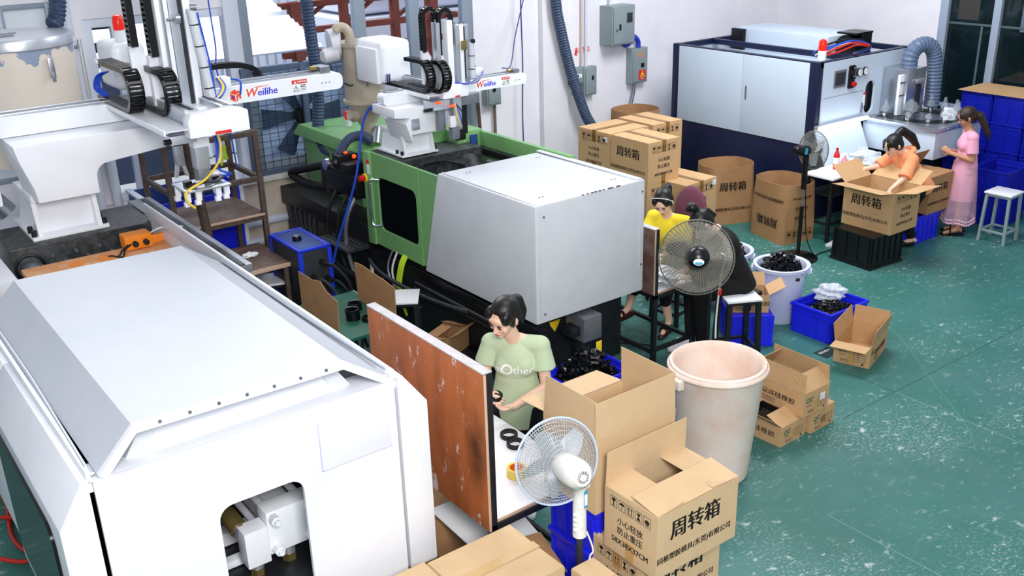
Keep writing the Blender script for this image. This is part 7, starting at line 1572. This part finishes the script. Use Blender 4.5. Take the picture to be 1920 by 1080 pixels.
hd_ = MB(); hd_.torus(V3(J['N'])+V3((0, 0, -.02))-fwd*.03, .085, .03, 20, 8, frame(rgt, V3((0, 0, 1))-fwd*.6*-1).to_4x4()); hd_.build('hood', 'shirt_orange', org, True)
trousers(org, g, F2, 'cloth_black', .011)
for sd in 'lr': t_ = V3(J['T'+sd]); a_ = V3(J['A'+sd]); mb = MB(); cap(mb, (t_.x, t_.y, .035), (a_.x, a_.y, .04), .035, .038); remeshed(mb, 'shoe', 'black_plastic', org, .01, 2)

# girl in the pink dress at the conveyor
B0 = V3((11.05, 5.92, 0)); fwd = V3((-.62, .70, 0)).normalized(); rgt = fwd.cross(V3((0, 0, 1)))
J = dict(H=bp(.0, .06, 1.41), N=bp(0, .0, 1.27), Ch=bp(0, .0, 1.10), P=bp(0, -.01, .82), Sl=bp(-.155, -.01, 1.205), Sr=bp(.155, -.01, 1.205), El=bp(-.19, -.02, .95), Er=bp(.19, .0, .95), Wl=bp(-.07, .19, 1.0), Wr=bp(.05, .20, 1.0),
         Hl=bp(-.08, -.01, .76), Hr=bp(.08, -.01, .76), Kl=bp(-.07, .02, .42), Kr=bp(.07, -.01, .42), Al=bp(-.08, .0, .085), Ar=bp(.08, -.04, .085), Tl=bp(-.10, .15, .03), Tr=bp(.08, .11, .03))
hf = head_frame(fwd*.85+rgt*.05+V3((0, 0, -.42)), fwd*.4+V3((0, 0, .9)))
pnk, g, F1, F2, P, Fh, body = person('girl in pink dress with sheer long skirt standing at the conveyor with folded hands', J, 'skin_tan', 'hair_brown', .0075, 1.02, hf, hands=[((J['Wl'], fwd*.6+rgt*.3+V3((0, 0, .4)), rgt), dict(curl=.55, side=1, s=.9)), ((J['Wr'], fwd*.6-rgt*.3+V3((0, 0, .4)), -rgt), dict(curl=.55, side=-1, s=.9))])
hair_cap(pnk, P, Fh, 1.02, 'hair_brown', [((0, -.11, .0), (0, -.14, -.04), .035, .04), ((0, -.14, -.04), (-.01, -.14, -.26), .045, .036), ((-.01, -.14, -.26), (-.01, -.13, -.34), .036, .012)], .009)
shirt(pnk, g, F1, F2, 'dress_pink', .72, hemlen=-.02, voxel=.009, loose=.014, sr=.056, flare=.012)
mb = MB(); n = 26
def skirt(m, name, z1, r1, z0=.88, r0=.135, ruffle=.0, th=0):
    o = MB(); rings = []
    for k in range(9):
        t = k/8; z = z0+(z1-z0)*t; r = r0+(r1-r0)*min(1, t*1.15)**.8
        rings.append([o.bm.verts.new(B0+rgt*(r*(1.08)*math.cos(2*PI*i/48)*(1+ruffle*t*math.sin(9*2*PI*i/48+k*.3)))+fwd*(r*.88*math.sin(2*PI*i/48)*(1+ruffle*t*math.sin(9*2*PI*i/48+k*.3)))+V3((0, 0, z))) for i in range(48)])
    for A_, B_ in zip(rings, rings[1:]):
        for i in range(48): o.bm.faces.new((A_[i], A_[(i+1) % 48], B_[(i+1) % 48], B_[i]))
    return o.build(name, m, pnk, True, ang=80)
skirt('dress_pink', 'skirt_lining', .44, .17); skirt('tulle_pink', 'sheer_skirt', .17, .215, .90, .142, .05)
o = MB()
for i in range(40):
    a = 2*PI*i/40
    for z, r in ((.175, .212), (.215, .207)): o.ell(B0+rgt*(r*1.08*math.cos(a))+fwd*(r*.88*math.sin(a))+V3((0, 0, z+.012*math.sin(5*a))), .014, .014, .012, u=8, v=6)
stuff(o.build('skirt_pompoms', 'tulle_pink' if 0 else mat('pom', '#f0b9cf', .8), pnk, True))
for sd in 'lr':
    t_, a_ = V3(J['T'+sd]), V3(J['A'+sd]); d_ = (t_-a_); d_.z = 0; d_.normalize(); mb = MB(); mb.box(-.04, .04, -.075, .19, 0, .018, .008, (frame(d_.cross(V3((0, 0, 1))), (0, 0, 1)).to_4x4())); 
    for v in mb.bm.verts: v.co += V3((a_.x, a_.y, 0))
    mb.build('sandal_sole', 'black_plastic', pnk, True); MB().torus(t_*.62+a_*.38-V3((0, 0, .005)), .034, .009, 18, 6, frame(d_.cross(V3((0, 0, 1))), d_).to_4x4()).build('sandal_strap', 'black_plastic', pnk, True)
bag('clear_bag', 'crumpled clear film ball beside the face of the pink dressed girl', (11.27, 6.33, 1.34), .07, .07, .09, 21)
